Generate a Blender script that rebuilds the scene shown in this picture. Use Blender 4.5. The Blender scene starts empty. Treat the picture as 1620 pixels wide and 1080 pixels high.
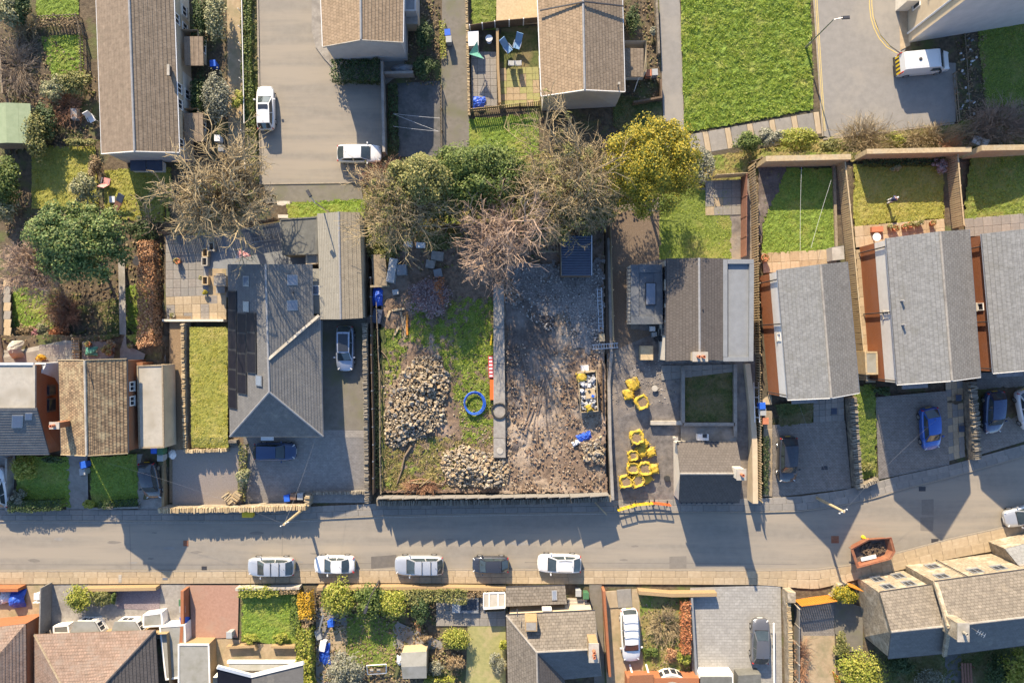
import bpy, math, random
from mathutils import Vector, Matrix, noise
random.seed(11)
sc = bpy.context.scene
col = sc.collection
R = random.Random(5)

# ---------------------------------------------------------------- camera, sky, sun, exposure
H = 68.0          # flying height of the drone in metres
F = 1088.0        # focal length in pixels of the 1620 px wide photograph
cam_d = bpy.data.cameras.new('camera')
cam_d.sensor_width = 36.0
cam_d.lens = 36.0 * F / 1620.0
cam_d.clip_end = 3000.0
cam = bpy.data.objects.new('camera', cam_d)
cam.location = (0, 0, H)
col.objects.link(cam)
sc.camera = cam

SUN_EL = math.radians(27.5)
SUN_DIR = Vector((0.272 * math.cos(SUN_EL), -0.962 * math.cos(SUN_EL), -math.sin(SUN_EL)))
world = bpy.data.worlds.new('World')
sc.world = world
world.use_nodes = True
wn = world.node_tree
sky = wn.nodes.new('ShaderNodeTexSky')
sky.sky_type = 'NISHITA'
sky.sun_disc = False
sky.sun_elevation = SUN_EL
sky.sun_rotation = math.atan2(-0.272, 0.962)
sky.altitude = 150
sky.ozone_density = 4.0
wn.links.new(sky.outputs[0], wn.nodes['Background'].inputs[0])
wn.nodes['Background'].inputs[1].default_value = 0.13
sun_d = bpy.data.lights.new('sun', 'SUN')
sun_d.energy = 5.0
sun_d.angle = math.radians(0.5)
sun_d.color = (1.0, 0.825, 0.58)
sun = bpy.data.objects.new('sun', sun_d)
sun.rotation_euler = SUN_DIR.to_track_quat('-Z', 'Y').to_euler()
sun.location = (-20, 60, 60)
col.objects.link(sun)
sc.view_settings.view_transform = 'Standard'
sc.view_settings.look = 'None'
sc.view_settings.gamma = 1.0
sc.view_settings.use_curve_mapping = False
sc.view_settings.exposure = 1.3

# ---------------------------------------------------------------- helpers
def T(px, py):
	"""height of the hillside above the road at a map position: level house plots, drives falling to the road"""
	if px < 262: top, y0, y1, n = 1.8, 721, 806, 530
	elif px < 588: top, y0, y1, n = 1.2, 692, 795, 325
	elif px > 1196:
		top, y0, n = 1.4, 633, 245
		y1 = 788 if px < 1200 else (788 - (px - 1200) * 0.19 if px < 1385 else 763 - (px - 1385) * 0.255)
	else: return 0.0
	if py < n or py >= y1: return 0.0
	return top if py <= y0 else top * (y1 - py) / (y1 - y0)

def TW(x, y):
	return T(810 + x * F / H, 540 - y * F / H)

def P(px, py, z=0.0):
	"""map position (photo pixels) of a point z metres above the local ground, in metres"""
	z += T(px, py)
	s = (H - z) / F
	return Vector(((px - 810) * s, (540 - py) * s, z))

class G:
	"""collects faces of one mesh"""
	def __init__(s):
		s.v = []; s.f = []; s.uv = None
	def poly(s, pts, uv=None):
		n = len(s.v)
		s.v += [tuple(p) for p in pts]
		s.f.append(tuple(range(n, n + len(pts))))
		if uv:
			if s.uv is None: s.uv = []
			s.uv += uv
	def box(s, c, size, rz=0.0, taper=1.0, tilt=None):
		cx, cy, cz = c; a, b, h = size[0] / 2, size[1] / 2, size[2] / 2
		n = len(s.v); ca, sa = math.cos(rz), math.sin(rz)
		for k in (-1, 1):
			t = taper if k > 0 else 1.0
			for (x, y) in ((-a, -b), (a, -b), (a, b), (-a, b)):
				x *= t; y *= t
				p = Vector((x, y, k * h))
				if tilt is not None: p = tilt @ p
				s.v.append((cx + p.x * ca - p.y * sa, cy + p.x * sa + p.y * ca, cz + p.z))
		for q in ((3, 2, 1, 0), (4, 5, 6, 7), (0, 1, 5, 4), (1, 2, 6, 5), (2, 3, 7, 6), (3, 0, 4, 7)):
			s.f.append(tuple(n + i for i in q))
		return s
	def prism(s, pts, z0, z1):
		m = len(pts); n = len(s.v)
		ar = sum(pts[i][0] * pts[(i + 1) % m][1] - pts[(i + 1) % m][0] * pts[i][1] for i in range(m))
		if ar < 0: pts = list(reversed(pts))
		for z in (z0, z1):
			for i, p in enumerate(pts):
				s.v.append((p[0], p[1], z if not isinstance(z, (list, tuple)) else z[i]))
		s.f.append(tuple(n + i for i in reversed(range(m))))
		s.f.append(tuple(n + m + i for i in range(m)))
		for i in range(m):
			j = (i + 1) % m
			s.f.append((n + i, n + j, n + m + j, n + m + i))
		return s
	def tube(s, p, q, r0, r1=None, n=6, cap=True):
		p = Vector(p); q = Vector(q); r1 = r0 if r1 is None else r1
		d = q - p
		if d.length < 1e-6: return s
		d.normalize()
		u = d.orthogonal().normalized(); w = d.cross(u)
		b = len(s.v)
		for (c, r) in ((p, r0), (q, r1)):
			for i in range(n):
				a = 2 * math.pi * i / n
				s.v.append(tuple(c + u * (r * math.cos(a)) + w * (r * math.sin(a))))
		for i in range(n):
			j = (i + 1) % n
			s.f.append((b + i, b + j, b + n + j, b + n + i))
		if cap:
			s.f.append(tuple(b + i for i in reversed(range(n))))
			s.f.append(tuple(b + n + i for i in range(n)))
		return s
	def path(s, pts, r, n=5):
		for a, b in zip(pts[:-1], pts[1:]): s.tube(a, b, r, r, n)
		return s
	def beam(s, p, q, w, h):
		"""square bar from p to q"""
		p = Vector(p); q = Vector(q); d = (q - p).normalized()
		up = Vector((0, 0, 1)) if abs(d.z) < 0.95 else Vector((0, 1, 0))
		x = d.cross(up).normalized() * (w / 2); y = x.cross(d).normalized() * (h / 2)
		b = len(s.v)
		for c in (p, q):
			for (i, j) in ((-1, -1), (1, -1), (1, 1), (-1, 1)):
				s.v.append(tuple(c + x * i + y * j))
		for qd in ((3, 2, 1, 0), (4, 5, 6, 7), (0, 1, 5, 4), (1, 2, 6, 5), (2, 3, 7, 6), (3, 0, 4, 7)):
			s.f.append(tuple(b + i for i in qd))
		return s
	def lathe(s, c, prof, n=12, sx=1.0, sy=1.0):
		b = len(s.v)
		for (r, z) in prof:
			for i in range(n):
				a = 2 * math.pi * i / n
				s.v.append((c[0] + r * sx * math.cos(a), c[1] + r * sy * math.sin(a), c[2] + z))
		for k in range(len(prof) - 1):
			for i in range(n):
				j = (i + 1) % n
				s.f.append((b + k * n + i, b + k * n + j, b + (k + 1) * n + j, b + (k + 1) * n + i))
		s.f.append(tuple(b + i for i in reversed(range(n))))
		s.f.append(tuple(b + (len(prof) - 1) * n + i for i in range(n)))
		return s

def mesh(name, g, mat, smooth=False):
	me = bpy.data.meshes.new(name)
	me.from_pydata(g.v, [], g.f)
	if g.uv is not None:
		l = me.uv_layers.new(name='UVMap')
		for i, uv in enumerate(g.uv): l.data[i].uv = uv
	for m in (mat if isinstance(mat, (list, tuple)) else [mat]): me.materials.append(m)
	if smooth:
		me.polygons.foreach_set('use_smooth', [True] * len(me.polygons))
	me.update()
	return me

def obj(name, g, mat, parent=None, smooth=False, kind=None, label=None):
	o = bpy.data.objects.new(name, mesh(name, g, mat, smooth))
	col.objects.link(o)
	if parent is not None:
		o.parent = parent
		off = BASE.get(parent.name, Vector((0, 0, 0)))
		o.matrix_parent_inverse = Matrix.Translation(-off)
	if kind: o['kind'] = kind
	if label: o['label'] = label
	return o

BASE = {}
def thing(name, label, cat, loc=(0, 0, 0), group=None, rz=0.0):
	o = bpy.data.objects.new(name, None)
	o.empty_display_size = 0.3
	col.objects.link(o)
	o.location = loc; o.rotation_euler = (0, 0, rz)
	if rz == 0.0: BASE[o.name] = Vector(loc)
	o['label'] = label; o['category'] = cat
	if group: o['group'] = group
	return o

def one(name, g, mat, label, cat, group=None, smooth=False, kind=None):
	"""a thing that is one mesh; its origin goes to its base"""
	xs = [v[0] for v in g.v]; ys = [v[1] for v in g.v]; zs = [v[2] for v in g.v]
	c = Vector(((min(xs) + max(xs)) / 2, (min(ys) + max(ys)) / 2, min(zs)))
	g.v = [(v[0] - c.x, v[1] - c.y, v[2] - c.z) for v in g.v]
	o = bpy.data.objects.new(name, mesh(name, g, mat, smooth))
	o.location = c
	BASE[o.name] = c
	col.objects.link(o)
	o['label'] = label
	if kind: o['kind'] = kind
	else: o['category'] = cat
	if group: o['group'] = group
	return o

def copy_tree(o, parent=None):
	c = o.copy(); col.objects.link(c)
	if parent is not None:
		c.parent = parent
	for ch in o.children: copy_tree(ch, c)
	return c

# ---------------------------------------------------------------- materials
MATS = {}
def nodes(name):
	m = bpy.data.materials.new(name); m.use_nodes = True
	t = m.node_tree
	return m, t, t.nodes['Principled BSDF'], t.nodes, t.links

def mat(name, c1, c2=None, scale=3.0, rough=0.85, bump=0.0, bscale=None, detail=6.0, metal=0.0, coat=0.0, c3=None, s3=0.4, spec=0.4, lo=0.35, hi=0.65, coord='Object', th3=(0.5, 0.68), stretch=None):
	"""plain procedural surface: two tones in a noise, an optional third one in broad patches"""
	m, t, b, n, l = nodes(name)
	b.inputs['Roughness'].default_value = rough
	b.inputs['Metallic'].default_value = metal
	b.inputs['Coat Weight'].default_value = coat
	b.inputs['Specular IOR Level'].default_value = spec
	c2 = c2 or tuple(x * 0.75 for x in c1)
	tc = n.new('ShaderNodeTexCoord')
	nz = n.new('ShaderNodeTexNoise'); nz.inputs['Scale'].default_value = scale; nz.inputs['Detail'].default_value = detail
	nz.inputs['Roughness'].default_value = 0.65
	l.new(tc.outputs[coord], nz.inputs['Vector'])
	r = n.new('ShaderNodeValToRGB')
	r.color_ramp.elements[0].position = lo; r.color_ramp.elements[1].position = hi
	r.color_ramp.elements[0].color = (*c2, 1); r.color_ramp.elements[1].color = (*c1, 1)
	l.new(nz.outputs['Fac'], r.inputs['Fac'])
	out = r.outputs['Color']
	if c3:
		n3 = n.new('ShaderNodeTexNoise'); n3.inputs['Scale'].default_value = s3; n3.inputs['Detail'].default_value = 5
		n3.inputs['Roughness'].default_value = 0.6
		if stretch:
			mp = n.new('ShaderNodeMapping'); mp.inputs['Scale'].default_value = (*stretch, 1)
			l.new(tc.outputs[coord], mp.inputs['Vector']); l.new(mp.outputs[0], n3.inputs['Vector'])
		else: l.new(tc.outputs[coord], n3.inputs['Vector'])
		mr = n.new('ShaderNodeMapRange'); mr.inputs[1].default_value = th3[0]; mr.inputs[2].default_value = th3[1]
		l.new(n3.outputs['Fac'], mr.inputs[0])
		mx = n.new('ShaderNodeMix'); mx.data_type = 'RGBA'
		l.new(mr.outputs[0], mx.inputs[0]); l.new(out, mx.inputs[6]); mx.inputs[7].default_value = (*c3, 1)
		out = mx.outputs[2]
	l.new(out, b.inputs['Base Color'])
	if bump:
		nb = n.new('ShaderNodeTexNoise'); nb.inputs['Scale'].default_value = bscale or scale * 3; nb.inputs['Detail'].default_value = 5
		l.new(tc.outputs[coord], nb.inputs['Vector'])
		bp = n.new('ShaderNodeBump'); bp.inputs['Strength'].default_value = bump; bp.inputs['Distance'].default_value = 0.05
		l.new(nb.outputs['Fac'], bp.inputs['Height']); l.new(bp.outputs[0], b.inputs['Normal'])
	MATS[name] = m
	return m

def tiles(name, c1, c2, mortar, w=0.3, h=0.33, msize=0.02, rough=0.85, stain=None, sth=(0.5, 0.75), bump=0.6, coord='UV', offset=0.5, spk=0.25):
	"""roof tiles, bricks, setts: brick pattern in metres with a tone for each piece and weathering"""
	m, t, b, n, l = nodes(name)
	b.inputs['Roughness'].default_value = rough
	b.inputs['Specular IOR Level'].default_value = 0.3
	tc = n.new('ShaderNodeTexCoord')
	br = n.new('ShaderNodeTexBrick')
	br.offset = offset; br.squash = 1.0
	br.inputs['Scale'].default_value = 1.0
	br.inputs['Brick Width'].default_value = w; br.inputs['Row Height'].default_value = h
	br.inputs['Mortar Size'].default_value = msize; br.inputs['Mortar Smooth'].default_value = 0.1
	br.inputs['Bias'].default_value = 0.0
	br.inputs['Color1'].default_value = (*c1, 1); br.inputs['Color2'].default_value = (*c2, 1); br.inputs['Mortar'].default_value = (*mortar, 1)
	l.new(tc.outputs[coord], br.inputs['Vector'])
	nz = n.new('ShaderNodeTexNoise'); nz.inputs['Scale'].default_value = 2.2; nz.inputs['Detail'].default_value = 8; nz.inputs['Roughness'].default_value = 0.7
	l.new(tc.outputs['Object'], nz.inputs['Vector'])
	mr = n.new('ShaderNodeMapRange'); mr.inputs[1].default_value = 0.3; mr.inputs[2].default_value = 0.7
	mr.inputs[3].default_value = 1 - spk; mr.inputs[4].default_value = 1 + spk
	l.new(nz.outputs['Fac'], mr.inputs[0])
	mu = n.new('ShaderNodeMix'); mu.data_type = 'RGBA'; mu.blend_type = 'MULTIPLY'; mu.inputs[0].default_value = 1.0
	l.new(br.outputs['Color'], mu.inputs[6]); l.new(mr.outputs[0], mu.inputs[7])
	out = mu.outputs[2]
	if stain:
		n3 = n.new('ShaderNodeTexNoise'); n3.inputs['Scale'].default_value = 0.8; n3.inputs['Detail'].default_value = 9; n3.inputs['Roughness'].default_value = 0.75
		l.new(tc.outputs['Object'], n3.inputs['Vector'])
		m3 = n.new('ShaderNodeMapRange'); m3.inputs[1].default_value = sth[0]; m3.inputs[2].default_value = sth[1]
		l.new(n3.outputs['Fac'], m3.inputs[0])
		mx = n.new('ShaderNodeMix'); mx.data_type = 'RGBA'
		l.new(m3.outputs[0], mx.inputs[0]); l.new(out, mx.inputs[6]); mx.inputs[7].default_value = (*stain, 1)
		out = mx.outputs[2]
	l.new(out, b.inputs['Base Color'])
	bp = n.new('ShaderNodeBump'); bp.inputs['Strength'].default_value = bump; bp.inputs['Distance'].default_value = 0.02; bp.invert = True
	l.new(br.outputs['Fac'], bp.inputs['Height']); l.new(bp.outputs[0], b.inputs['Normal'])
	MATS[name] = m
	return m

def leaf(name, cols, rough=0.6, trans=0.15):
	"""foliage: one tone for each leaf clump, drawn from a ramp"""
	m, t, b, n, l = nodes(name)
	b.inputs['Roughness'].default_value = rough
	b.inputs['Specular IOR Level'].default_value = 0.3
	g = n.new('ShaderNodeNewGeometry')
	r = n.new('ShaderNodeValToRGB')
	e = r.color_ramp.elements
	e[0].color = (*cols[0], 1); e[1].color = (*cols[-1], 1)
	for i, c in enumerate(cols[1:-1]):
		k = e.new((i + 1) / (len(cols) - 1)); k.color = (*c, 1)
	l.new(g.outputs['Random Per Island'], r.inputs['Fac'])
	l.new(r.outputs['Color'], b.inputs['Base Color'])
	if trans:
		tr = n.new('ShaderNodeBsdfTranslucent'); l.new(r.outputs['Color'], tr.inputs['Color'])
		mx = n.new('ShaderNodeMixShader'); mx.inputs[0].default_value = trans
		l.new(b.outputs[0], mx.inputs[1]); l.new(tr.outputs[0], mx.inputs[2])
		l.new(mx.outputs[0], n['Material Output'].inputs['Surface'])
	MATS[name] = m
	return m

def paint(name, c, metal=0.3, rough=0.3, coat=1.0):
	m, t, b, n, l = nodes(name)
	b.inputs['Base Color'].default_value = (*c, 1)
	b.inputs['Metallic'].default_value = metal; b.inputs['Roughness'].default_value = rough
	b.inputs['Coat Weight'].default_value = coat; b.inputs['Coat Roughness'].default_value = 0.06
	tc = n.new('ShaderNodeTexCoord'); nz = n.new('ShaderNodeTexNoise'); nz.inputs['Scale'].default_value = 1.5; nz.inputs['Detail'].default_value = 6
	l.new(tc.outputs['Object'], nz.inputs['Vector'])
	mr = n.new('ShaderNodeMapRange'); mr.inputs[3].default_value = rough * 0.8; mr.inputs[4].default_value = rough * 1.5
	l.new(nz.outputs['Fac'], mr.inputs[0]); l.new(mr.outputs[0], b.inputs['Roughness'])
	MATS[name] = m
	return m

m = mat
m('soil', (0.13, 0.10, 0.065), (0.06, 0.045, 0.03), 2.5, 0.95, 0.9, 9, c3=(0.09, 0.11, 0.035), s3=0.5)
m('asphalt', (0.232, 0.21, 0.178), (0.20, 0.18, 0.152), 1.3, 0.9, 0.35, 30, c3=(0.27, 0.236, 0.19), s3=1.0, detail=10, stretch=(0.06, 0.7), th3=(0.42, 0.62))
m('asphalt_grey', (0.235, 0.222, 0.205), (0.20, 0.19, 0.175), 1.6, 0.9, 0.25, 40, c3=(0.26, 0.24, 0.21), s3=0.2, detail=9)
m('asphalt_dark', (0.13, 0.125, 0.12), (0.085, 0.085, 0.085), 2.5, 0.9, 0.4, 30, c3=(0.06, 0.065, 0.06), s3=0.5)
m('path_tar', (0.17, 0.155, 0.135), (0.13, 0.12, 0.10), 2.0, 0.9, 0.3, 30, c3=(0.12, 0.12, 0.07), s3=0.5)
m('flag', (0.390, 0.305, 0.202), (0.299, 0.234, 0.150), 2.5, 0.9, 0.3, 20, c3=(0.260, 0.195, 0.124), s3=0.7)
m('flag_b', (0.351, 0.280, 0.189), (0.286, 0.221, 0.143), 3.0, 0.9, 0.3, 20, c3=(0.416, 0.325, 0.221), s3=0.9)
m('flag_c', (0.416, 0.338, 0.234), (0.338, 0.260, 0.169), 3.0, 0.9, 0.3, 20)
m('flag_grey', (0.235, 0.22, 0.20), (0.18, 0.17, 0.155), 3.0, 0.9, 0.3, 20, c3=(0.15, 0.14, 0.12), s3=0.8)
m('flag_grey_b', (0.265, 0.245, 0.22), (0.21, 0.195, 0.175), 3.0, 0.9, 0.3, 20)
m('flag_joint', (0.10, 0.08, 0.055), (0.05, 0.045, 0.03), 6, 0.95)
m('kerb', (0.30, 0.26, 0.21), (0.22, 0.19, 0.15), 4, 0.9, 0.2)
m('patio', (0.27, 0.245, 0.22), (0.19, 0.17, 0.15), 2.5, 0.9, 0.2, c3=(0.15, 0.14, 0.12), s3=0.6)
m('patio_warm', (0.36, 0.28, 0.18), (0.28, 0.21, 0.13), 2.0, 0.9, 0.2, c3=(0.22, 0.19, 0.11), s3=0.6)
m('patio_moss', (0.30, 0.28, 0.12), (0.22, 0.22, 0.09), 2.0, 0.9, 0.2, c3=(0.33, 0.27, 0.15), s3=0.5)
m('gravel_pale', (0.34, 0.29, 0.25), (0.22, 0.185, 0.16), 14, 0.95, 0.8, 25, c3=(0.30, 0.25, 0.2), s3=0.8)
m('gravel_tan', (0.28, 0.20, 0.12), (0.15, 0.105, 0.065), 12, 0.95, 0.8, 25)
m('gravel_grey', (0.30, 0.275, 0.255), (0.10, 0.09, 0.085), 7, 0.95, 0.9, 14)
m('gravel_brown', (0.20, 0.15, 0.11), (0.10, 0.075, 0.055), 12, 0.95, 0.8, 20)
m('mud', (0.215, 0.15, 0.105), (0.11, 0.078, 0.055), 3.0, 0.95, 1.0, 10, c3=(0.28, 0.21, 0.165), s3=0.35, detail=10)
m('mud_pink', (0.295, 0.225, 0.165), (0.165, 0.12, 0.083), 4.0, 0.95, 1.0, 12, c3=(0.36, 0.29, 0.225), s3=0.35, detail=10)
m('mud_dark', (0.13, 0.105, 0.09), (0.065, 0.052, 0.045), 4.0, 0.9, 1.0, 12, c3=(0.2, 0.17, 0.15), s3=0.4, detail=10)
m('yard_mud', (0.20, 0.18, 0.165), (0.10, 0.09, 0.085), 1.6, 0.9, 0.7, 10, c3=(0.27, 0.22, 0.17), s3=0.3, detail=10)
m('grass', (0.179, 0.221, 0.041), (0.076, 0.110, 0.019), 5, 0.9, 0.8, 16, c3=(0.221, 0.206, 0.062), s3=0.45)
m('grass_lush', (0.179, 0.256, 0.038), (0.076, 0.124, 0.017), 4.5, 0.9, 0.9, 14, c3=(0.228, 0.235, 0.055), s3=0.4)
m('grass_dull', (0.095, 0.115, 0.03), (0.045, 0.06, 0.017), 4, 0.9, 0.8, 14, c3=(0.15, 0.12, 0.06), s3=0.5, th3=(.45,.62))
m('grass_yellow', (0.265, 0.253, 0.052), (0.161, 0.172, 0.034), 4.0, 0.9, 0.5, 16, c3=(0.299, 0.259, 0.081), s3=0.5)
m('grass_dry', (0.27, 0.21, 0.085), (0.16, 0.14, 0.045), 4.0, 0.95, 0.8, 14, c3=(0.13, 0.17, 0.03), s3=0.7, th3=(0.45, 0.6))
m('turf_fake', (0.028, 0.058, 0.015), (0.020, 0.043, 0.010), 10, 0.9, 0.4, 20)
m('concrete', (0.29, 0.27, 0.24), (0.22, 0.2, 0.18), 3, 0.9, 0.3, 20, c3=(0.17, 0.155, 0.14), s3=0.7)
m('concrete_pale', (0.40, 0.37, 0.32), (0.31, 0.28, 0.24), 2, 0.9, 0.2, 20, c3=(0.24, 0.22, 0.18), s3=0.6)
m('render_white', (0.62, 0.57, 0.48), (0.53, 0.48, 0.40), 1.2, 0.9, 0.15, 20)
m('render_grey', (0.42, 0.41, 0.40), (0.36, 0.355, 0.35), 1.0, 0.9, 0.15, 20)
m('render_cream', (0.50, 0.41, 0.29), (0.42, 0.34, 0.24), 1.0, 0.9, 0.2, 20)
m('white', (0.74, 0.72, 0.68), (0.66, 0.64, 0.60), 2, 0.5, 0)
m('white_plastic', (0.68, 0.68, 0.68), (0.6, 0.6, 0.6), 3, 0.35, 0)
m('brick_orange', (0.340, 0.132, 0.055), (0.238, 0.085, 0.038), 14, 0.9, 0.4, 20, c3=(0.281, 0.119, 0.064), s3=0.7)
m('brick_brown', (0.27, 0.115, 0.055), (0.17, 0.07, 0.035), 14, 0.9, 0.4, 20, c3=(0.20, 0.1, 0.055), s3=0.8)
m('brick_buff', (0.34, 0.24, 0.13), (0.25, 0.17, 0.09), 12, 0.9, 0.4, 20)
m('stone', (0.33, 0.275, 0.20), (0.17, 0.14, 0.10), 5, 0.95, 1.0, 7, c3=(0.41, 0.355, 0.275), s3=1.2, detail=8)
m('stone_dark', (0.20, 0.175, 0.14), (0.09, 0.075, 0.06), 5, 0.95, 1.0, 7, c3=(0.30, 0.25, 0.18), s3=1.2)
m('stone_grey', (0.25, 0.235, 0.215), (0.13, 0.12, 0.11), 6, 0.95, 1.0, 8)
m('wood_fence', (0.442, 0.345, 0.208), (0.312, 0.234, 0.137), 4, 0.85, 0.2, c3=(0.351, 0.299, 0.208), s3=0.9)
m('wood_old', (0.27, 0.22, 0.155), (0.17, 0.135, 0.095), 5, 0.9, 0.3)
m('wood_dark', (0.15, 0.105, 0.07), (0.09, 0.06, 0.04), 5, 0.9, 0.3)
m('wood_red', (0.25, 0.12, 0.08), (0.17, 0.08, 0.055), 5, 0.85, 0.2)
m('wood_orange', (0.50, 0.20, 0.03), (0.42, 0.155, 0.02), 5, 0.6, 0.1)
m('wood_pale', (0.46, 0.36, 0.22), (0.36, 0.27, 0.16), 5, 0.85, 0.2)
m('fence_grey', (0.210, 0.199, 0.185), (0.168, 0.158, 0.143), 3, 0.85, 0.2)
m('felt_grey', (0.265, 0.26, 0.235), (0.225, 0.22, 0.195), 1.5, 0.9, 0.2, 30, c3=(0.19, 0.185, 0.15), s3=0.7)
m('felt_dark', (0.13, 0.13, 0.12), (0.10, 0.10, 0.09), 2, 0.9, 0.2, 30, c3=(0.16, 0.16, 0.14), s3=0.5)
m('felt_pale', (0.37, 0.34, 0.29), (0.30, 0.28, 0.24), 2, 0.9, 0.2, 30, c3=(0.26, 0.235, 0.19), s3=0.5)
m('felt_green', (0.25, 0.30, 0.185), (0.21, 0.26, 0.155), 2, 0.9, 0.2, 30)
m('flat_blue', (0.20, 0.212, 0.225), (0.17, 0.18, 0.192), 1.5, 0.7, 0.1)
m('lead', (0.26, 0.26, 0.265), (0.20, 0.2, 0.205), 3, 0.6, 0.1)
m('metal_grey', (0.35, 0.35, 0.35), (0.28, 0.28, 0.28), 3, 0.45, 0, metal=0.7)
m('metal_dark', (0.05, 0.05, 0.055), (0.035, 0.035, 0.04), 3, 0.5, 0)
m('alu', (0.6, 0.6, 0.6), (0.5, 0.5, 0.5), 3, 0.35, 0, metal=0.9)
m('rust', (0.254, 0.115, 0.063), (0.173, 0.069, 0.038), 3, 0.8, 0.3, c3=(0.202, 0.063, 0.034), s3=1.0)
m('glass', (0.03, 0.035, 0.045), (0.025, 0.03, 0.04), 1, 0.06, 0, spec=0.6)
m('glass_car', (0.045, 0.06, 0.065), (0.03, 0.04, 0.045), 1.5, 0.05, 0, spec=0.8)
m('glass_sky', (0.16, 0.18, 0.22), (0.13, 0.15, 0.19), 1, 0.05, 0, spec=0.8)
m('solar', (0.016, 0.016, 0.022), (0.012, 0.012, 0.017), 2, 0.35, 0, spec=0.15)
m('shed_blue', (0.05, 0.065, 0.10), (0.04, 0.05, 0.08), 3, 0.5, 0)
m('rubber', (0.03, 0.03, 0.03), (0.02, 0.02, 0.02), 3, 0.8, 0)
m('black_plastic', (0.04, 0.04, 0.042), (0.03, 0.03, 0.03), 3, 0.5, 0)
m('blue_plastic', (0.03, 0.12, 0.55), (0.025, 0.10, 0.45), 3, 0.4, 0)
m('blue_tarp', (0.03, 0.10, 0.5), (0.02, 0.07, 0.36), 5, 0.45, 0.4, 8)
m('blue_chair', (0.16, 0.30, 0.50), (0.13, 0.25, 0.42), 4, 0.7, 0)
m('grey_plastic', (0.33, 0.34, 0.34), (0.28, 0.29, 0.29), 3, 0.5, 0)
m('brown_plastic', (0.20, 0.125, 0.08), (0.17, 0.10, 0.065), 3, 0.5, 0)
m('green_plastic', (0.06, 0.16, 0.08), (0.045, 0.12, 0.06), 3, 0.5, 0)
m('teal_cloth', (0.09, 0.27, 0.21), (0.06, 0.2, 0.16), 6, 0.8, 0.2)
m('yellow_bag', (0.52, 0.36, 0.03), (0.36, 0.24, 0.03), 4, 0.7, 0.9, 7, c3=(0.33, 0.25, 0.10), s3=1.5)
m('yellow', (0.66, 0.46, 0.02), (0.58, 0.40, 0.02), 4, 0.5, 0)
m('yellow_line', (0.60, 0.45, 0.13), (0.45, 0.35, 0.14), 6, 0.8, 0)
m('white_line', (0.36, 0.33, 0.29), (0.24, 0.22, 0.19), 6, 0.8, 0)
m('orange_plastic', (0.65, 0.14, 0.03), (0.55, 0.11, 0.02), 4, 0.45, 0)
m('red_plastic', (0.5, 0.06, 0.06), (0.4, 0.045, 0.045), 4, 0.45, 0)
m('pink_cloth', (0.55, 0.25, 0.24), (0.45, 0.2, 0.19), 5, 0.8, 0)
m('terracotta', (0.45, 0.17, 0.09), (0.36, 0.13, 0.07), 6, 0.85, 0)
m('paving_red', (0.34, 0.20, 0.145), (0.28, 0.16, 0.115), 5, 0.9, 0.2, c3=(0.30, 0.2, 0.15), s3=0.4)
m('slate_chip', (0.25, 0.205, 0.215), (0.13, 0.105, 0.115), 12, 0.9, 0.8, 20)
m('bark', (0.22, 0.165, 0.11), (0.13, 0.095, 0.065), 6, 0.95, 0.3)
m('twig_tan', (0.36, 0.285, 0.165), (0.22, 0.17, 0.10), 5, 0.9)
m('twig_grey', (0.33, 0.265, 0.20), (0.22, 0.17, 0.12), 5, 0.9)
m('twig_pink', (0.39, 0.285, 0.21), (0.27, 0.19, 0.14), 5, 0.9)
m('twig_rust', (0.36, 0.205, 0.125), (0.26, 0.14, 0.08), 5, 0.9)
m('skin', (0.55, 0.34, 0.25), (0.5, 0.3, 0.22), 6, 0.6)
m('navy_cloth', (0.035, 0.05, 0.12), (0.025, 0.035, 0.09), 6, 0.85)
m('pale_cloth', (0.55, 0.55, 0.56), (0.48, 0.48, 0.5), 6, 0.85)
tiles('roof_brown_row', (0.195, 0.155, 0.115), (0.165, 0.13, 0.095), (0.13, 0.10, 0.075), 0.34, 0.33, 0.02, stain=(0.24, 0.21, 0.15), sth=(0.6, 0.8))
tiles('roof_course', (0.20, 0.155, 0.115), (0.175, 0.135, 0.10), (0.16, 0.12, 0.085), 1.1, 0.36, 0.012, stain=(0.2, 0.17, 0.12), sth=(0.55, 0.8))
tiles('roof_tan', (0.28, 0.205, 0.135), (0.235, 0.17, 0.11), (0.17, 0.125, 0.08), 0.30, 0.33, 0.02, stain=(0.33, 0.26, 0.17), sth=(0.58, 0.8))
tiles('roof_lichen', (0.29, 0.20, 0.115), (0.18, 0.125, 0.075), (0.10, 0.07, 0.045), 0.27, 0.30, 0.03, stain=(0.42, 0.35, 0.21), sth=(0.5, 0.72), spk=0.5)
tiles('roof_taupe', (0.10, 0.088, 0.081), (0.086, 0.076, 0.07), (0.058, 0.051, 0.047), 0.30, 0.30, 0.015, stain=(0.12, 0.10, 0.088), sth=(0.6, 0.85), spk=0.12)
tiles('roof_grey', (0.195, 0.197, 0.198), (0.18, 0.182, 0.183), (0.145, 0.147, 0.147), 0.38, 0.34, 0.015, stain=(0.155, 0.155, 0.145), sth=(0.5, 0.75), spk=0.24)
tiles('roof_grey_course', (0.19, 0.18, 0.165), (0.165, 0.155, 0.14), (0.11, 0.10, 0.09), 0.33, 0.34, 0.018, stain=(0.30, 0.235, 0.11), sth=(0.66, 0.85), spk=0.2)
tiles('roof_slate', (0.145, 0.143, 0.14), (0.13, 0.128, 0.126), (0.10, 0.098, 0.096), 0.26, 0.22, 0.010, stain=(0.24, 0.225, 0.19), sth=(0.55, 0.8), spk=0.15)
tiles('roof_stone', (0.165, 0.145, 0.122), (0.13, 0.114, 0.097), (0.09, 0.075, 0.06), 0.35, 0.28, 0.02, stain=(0.23, 0.195, 0.15), sth=(0.55, 0.8), spk=0.3)
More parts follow.
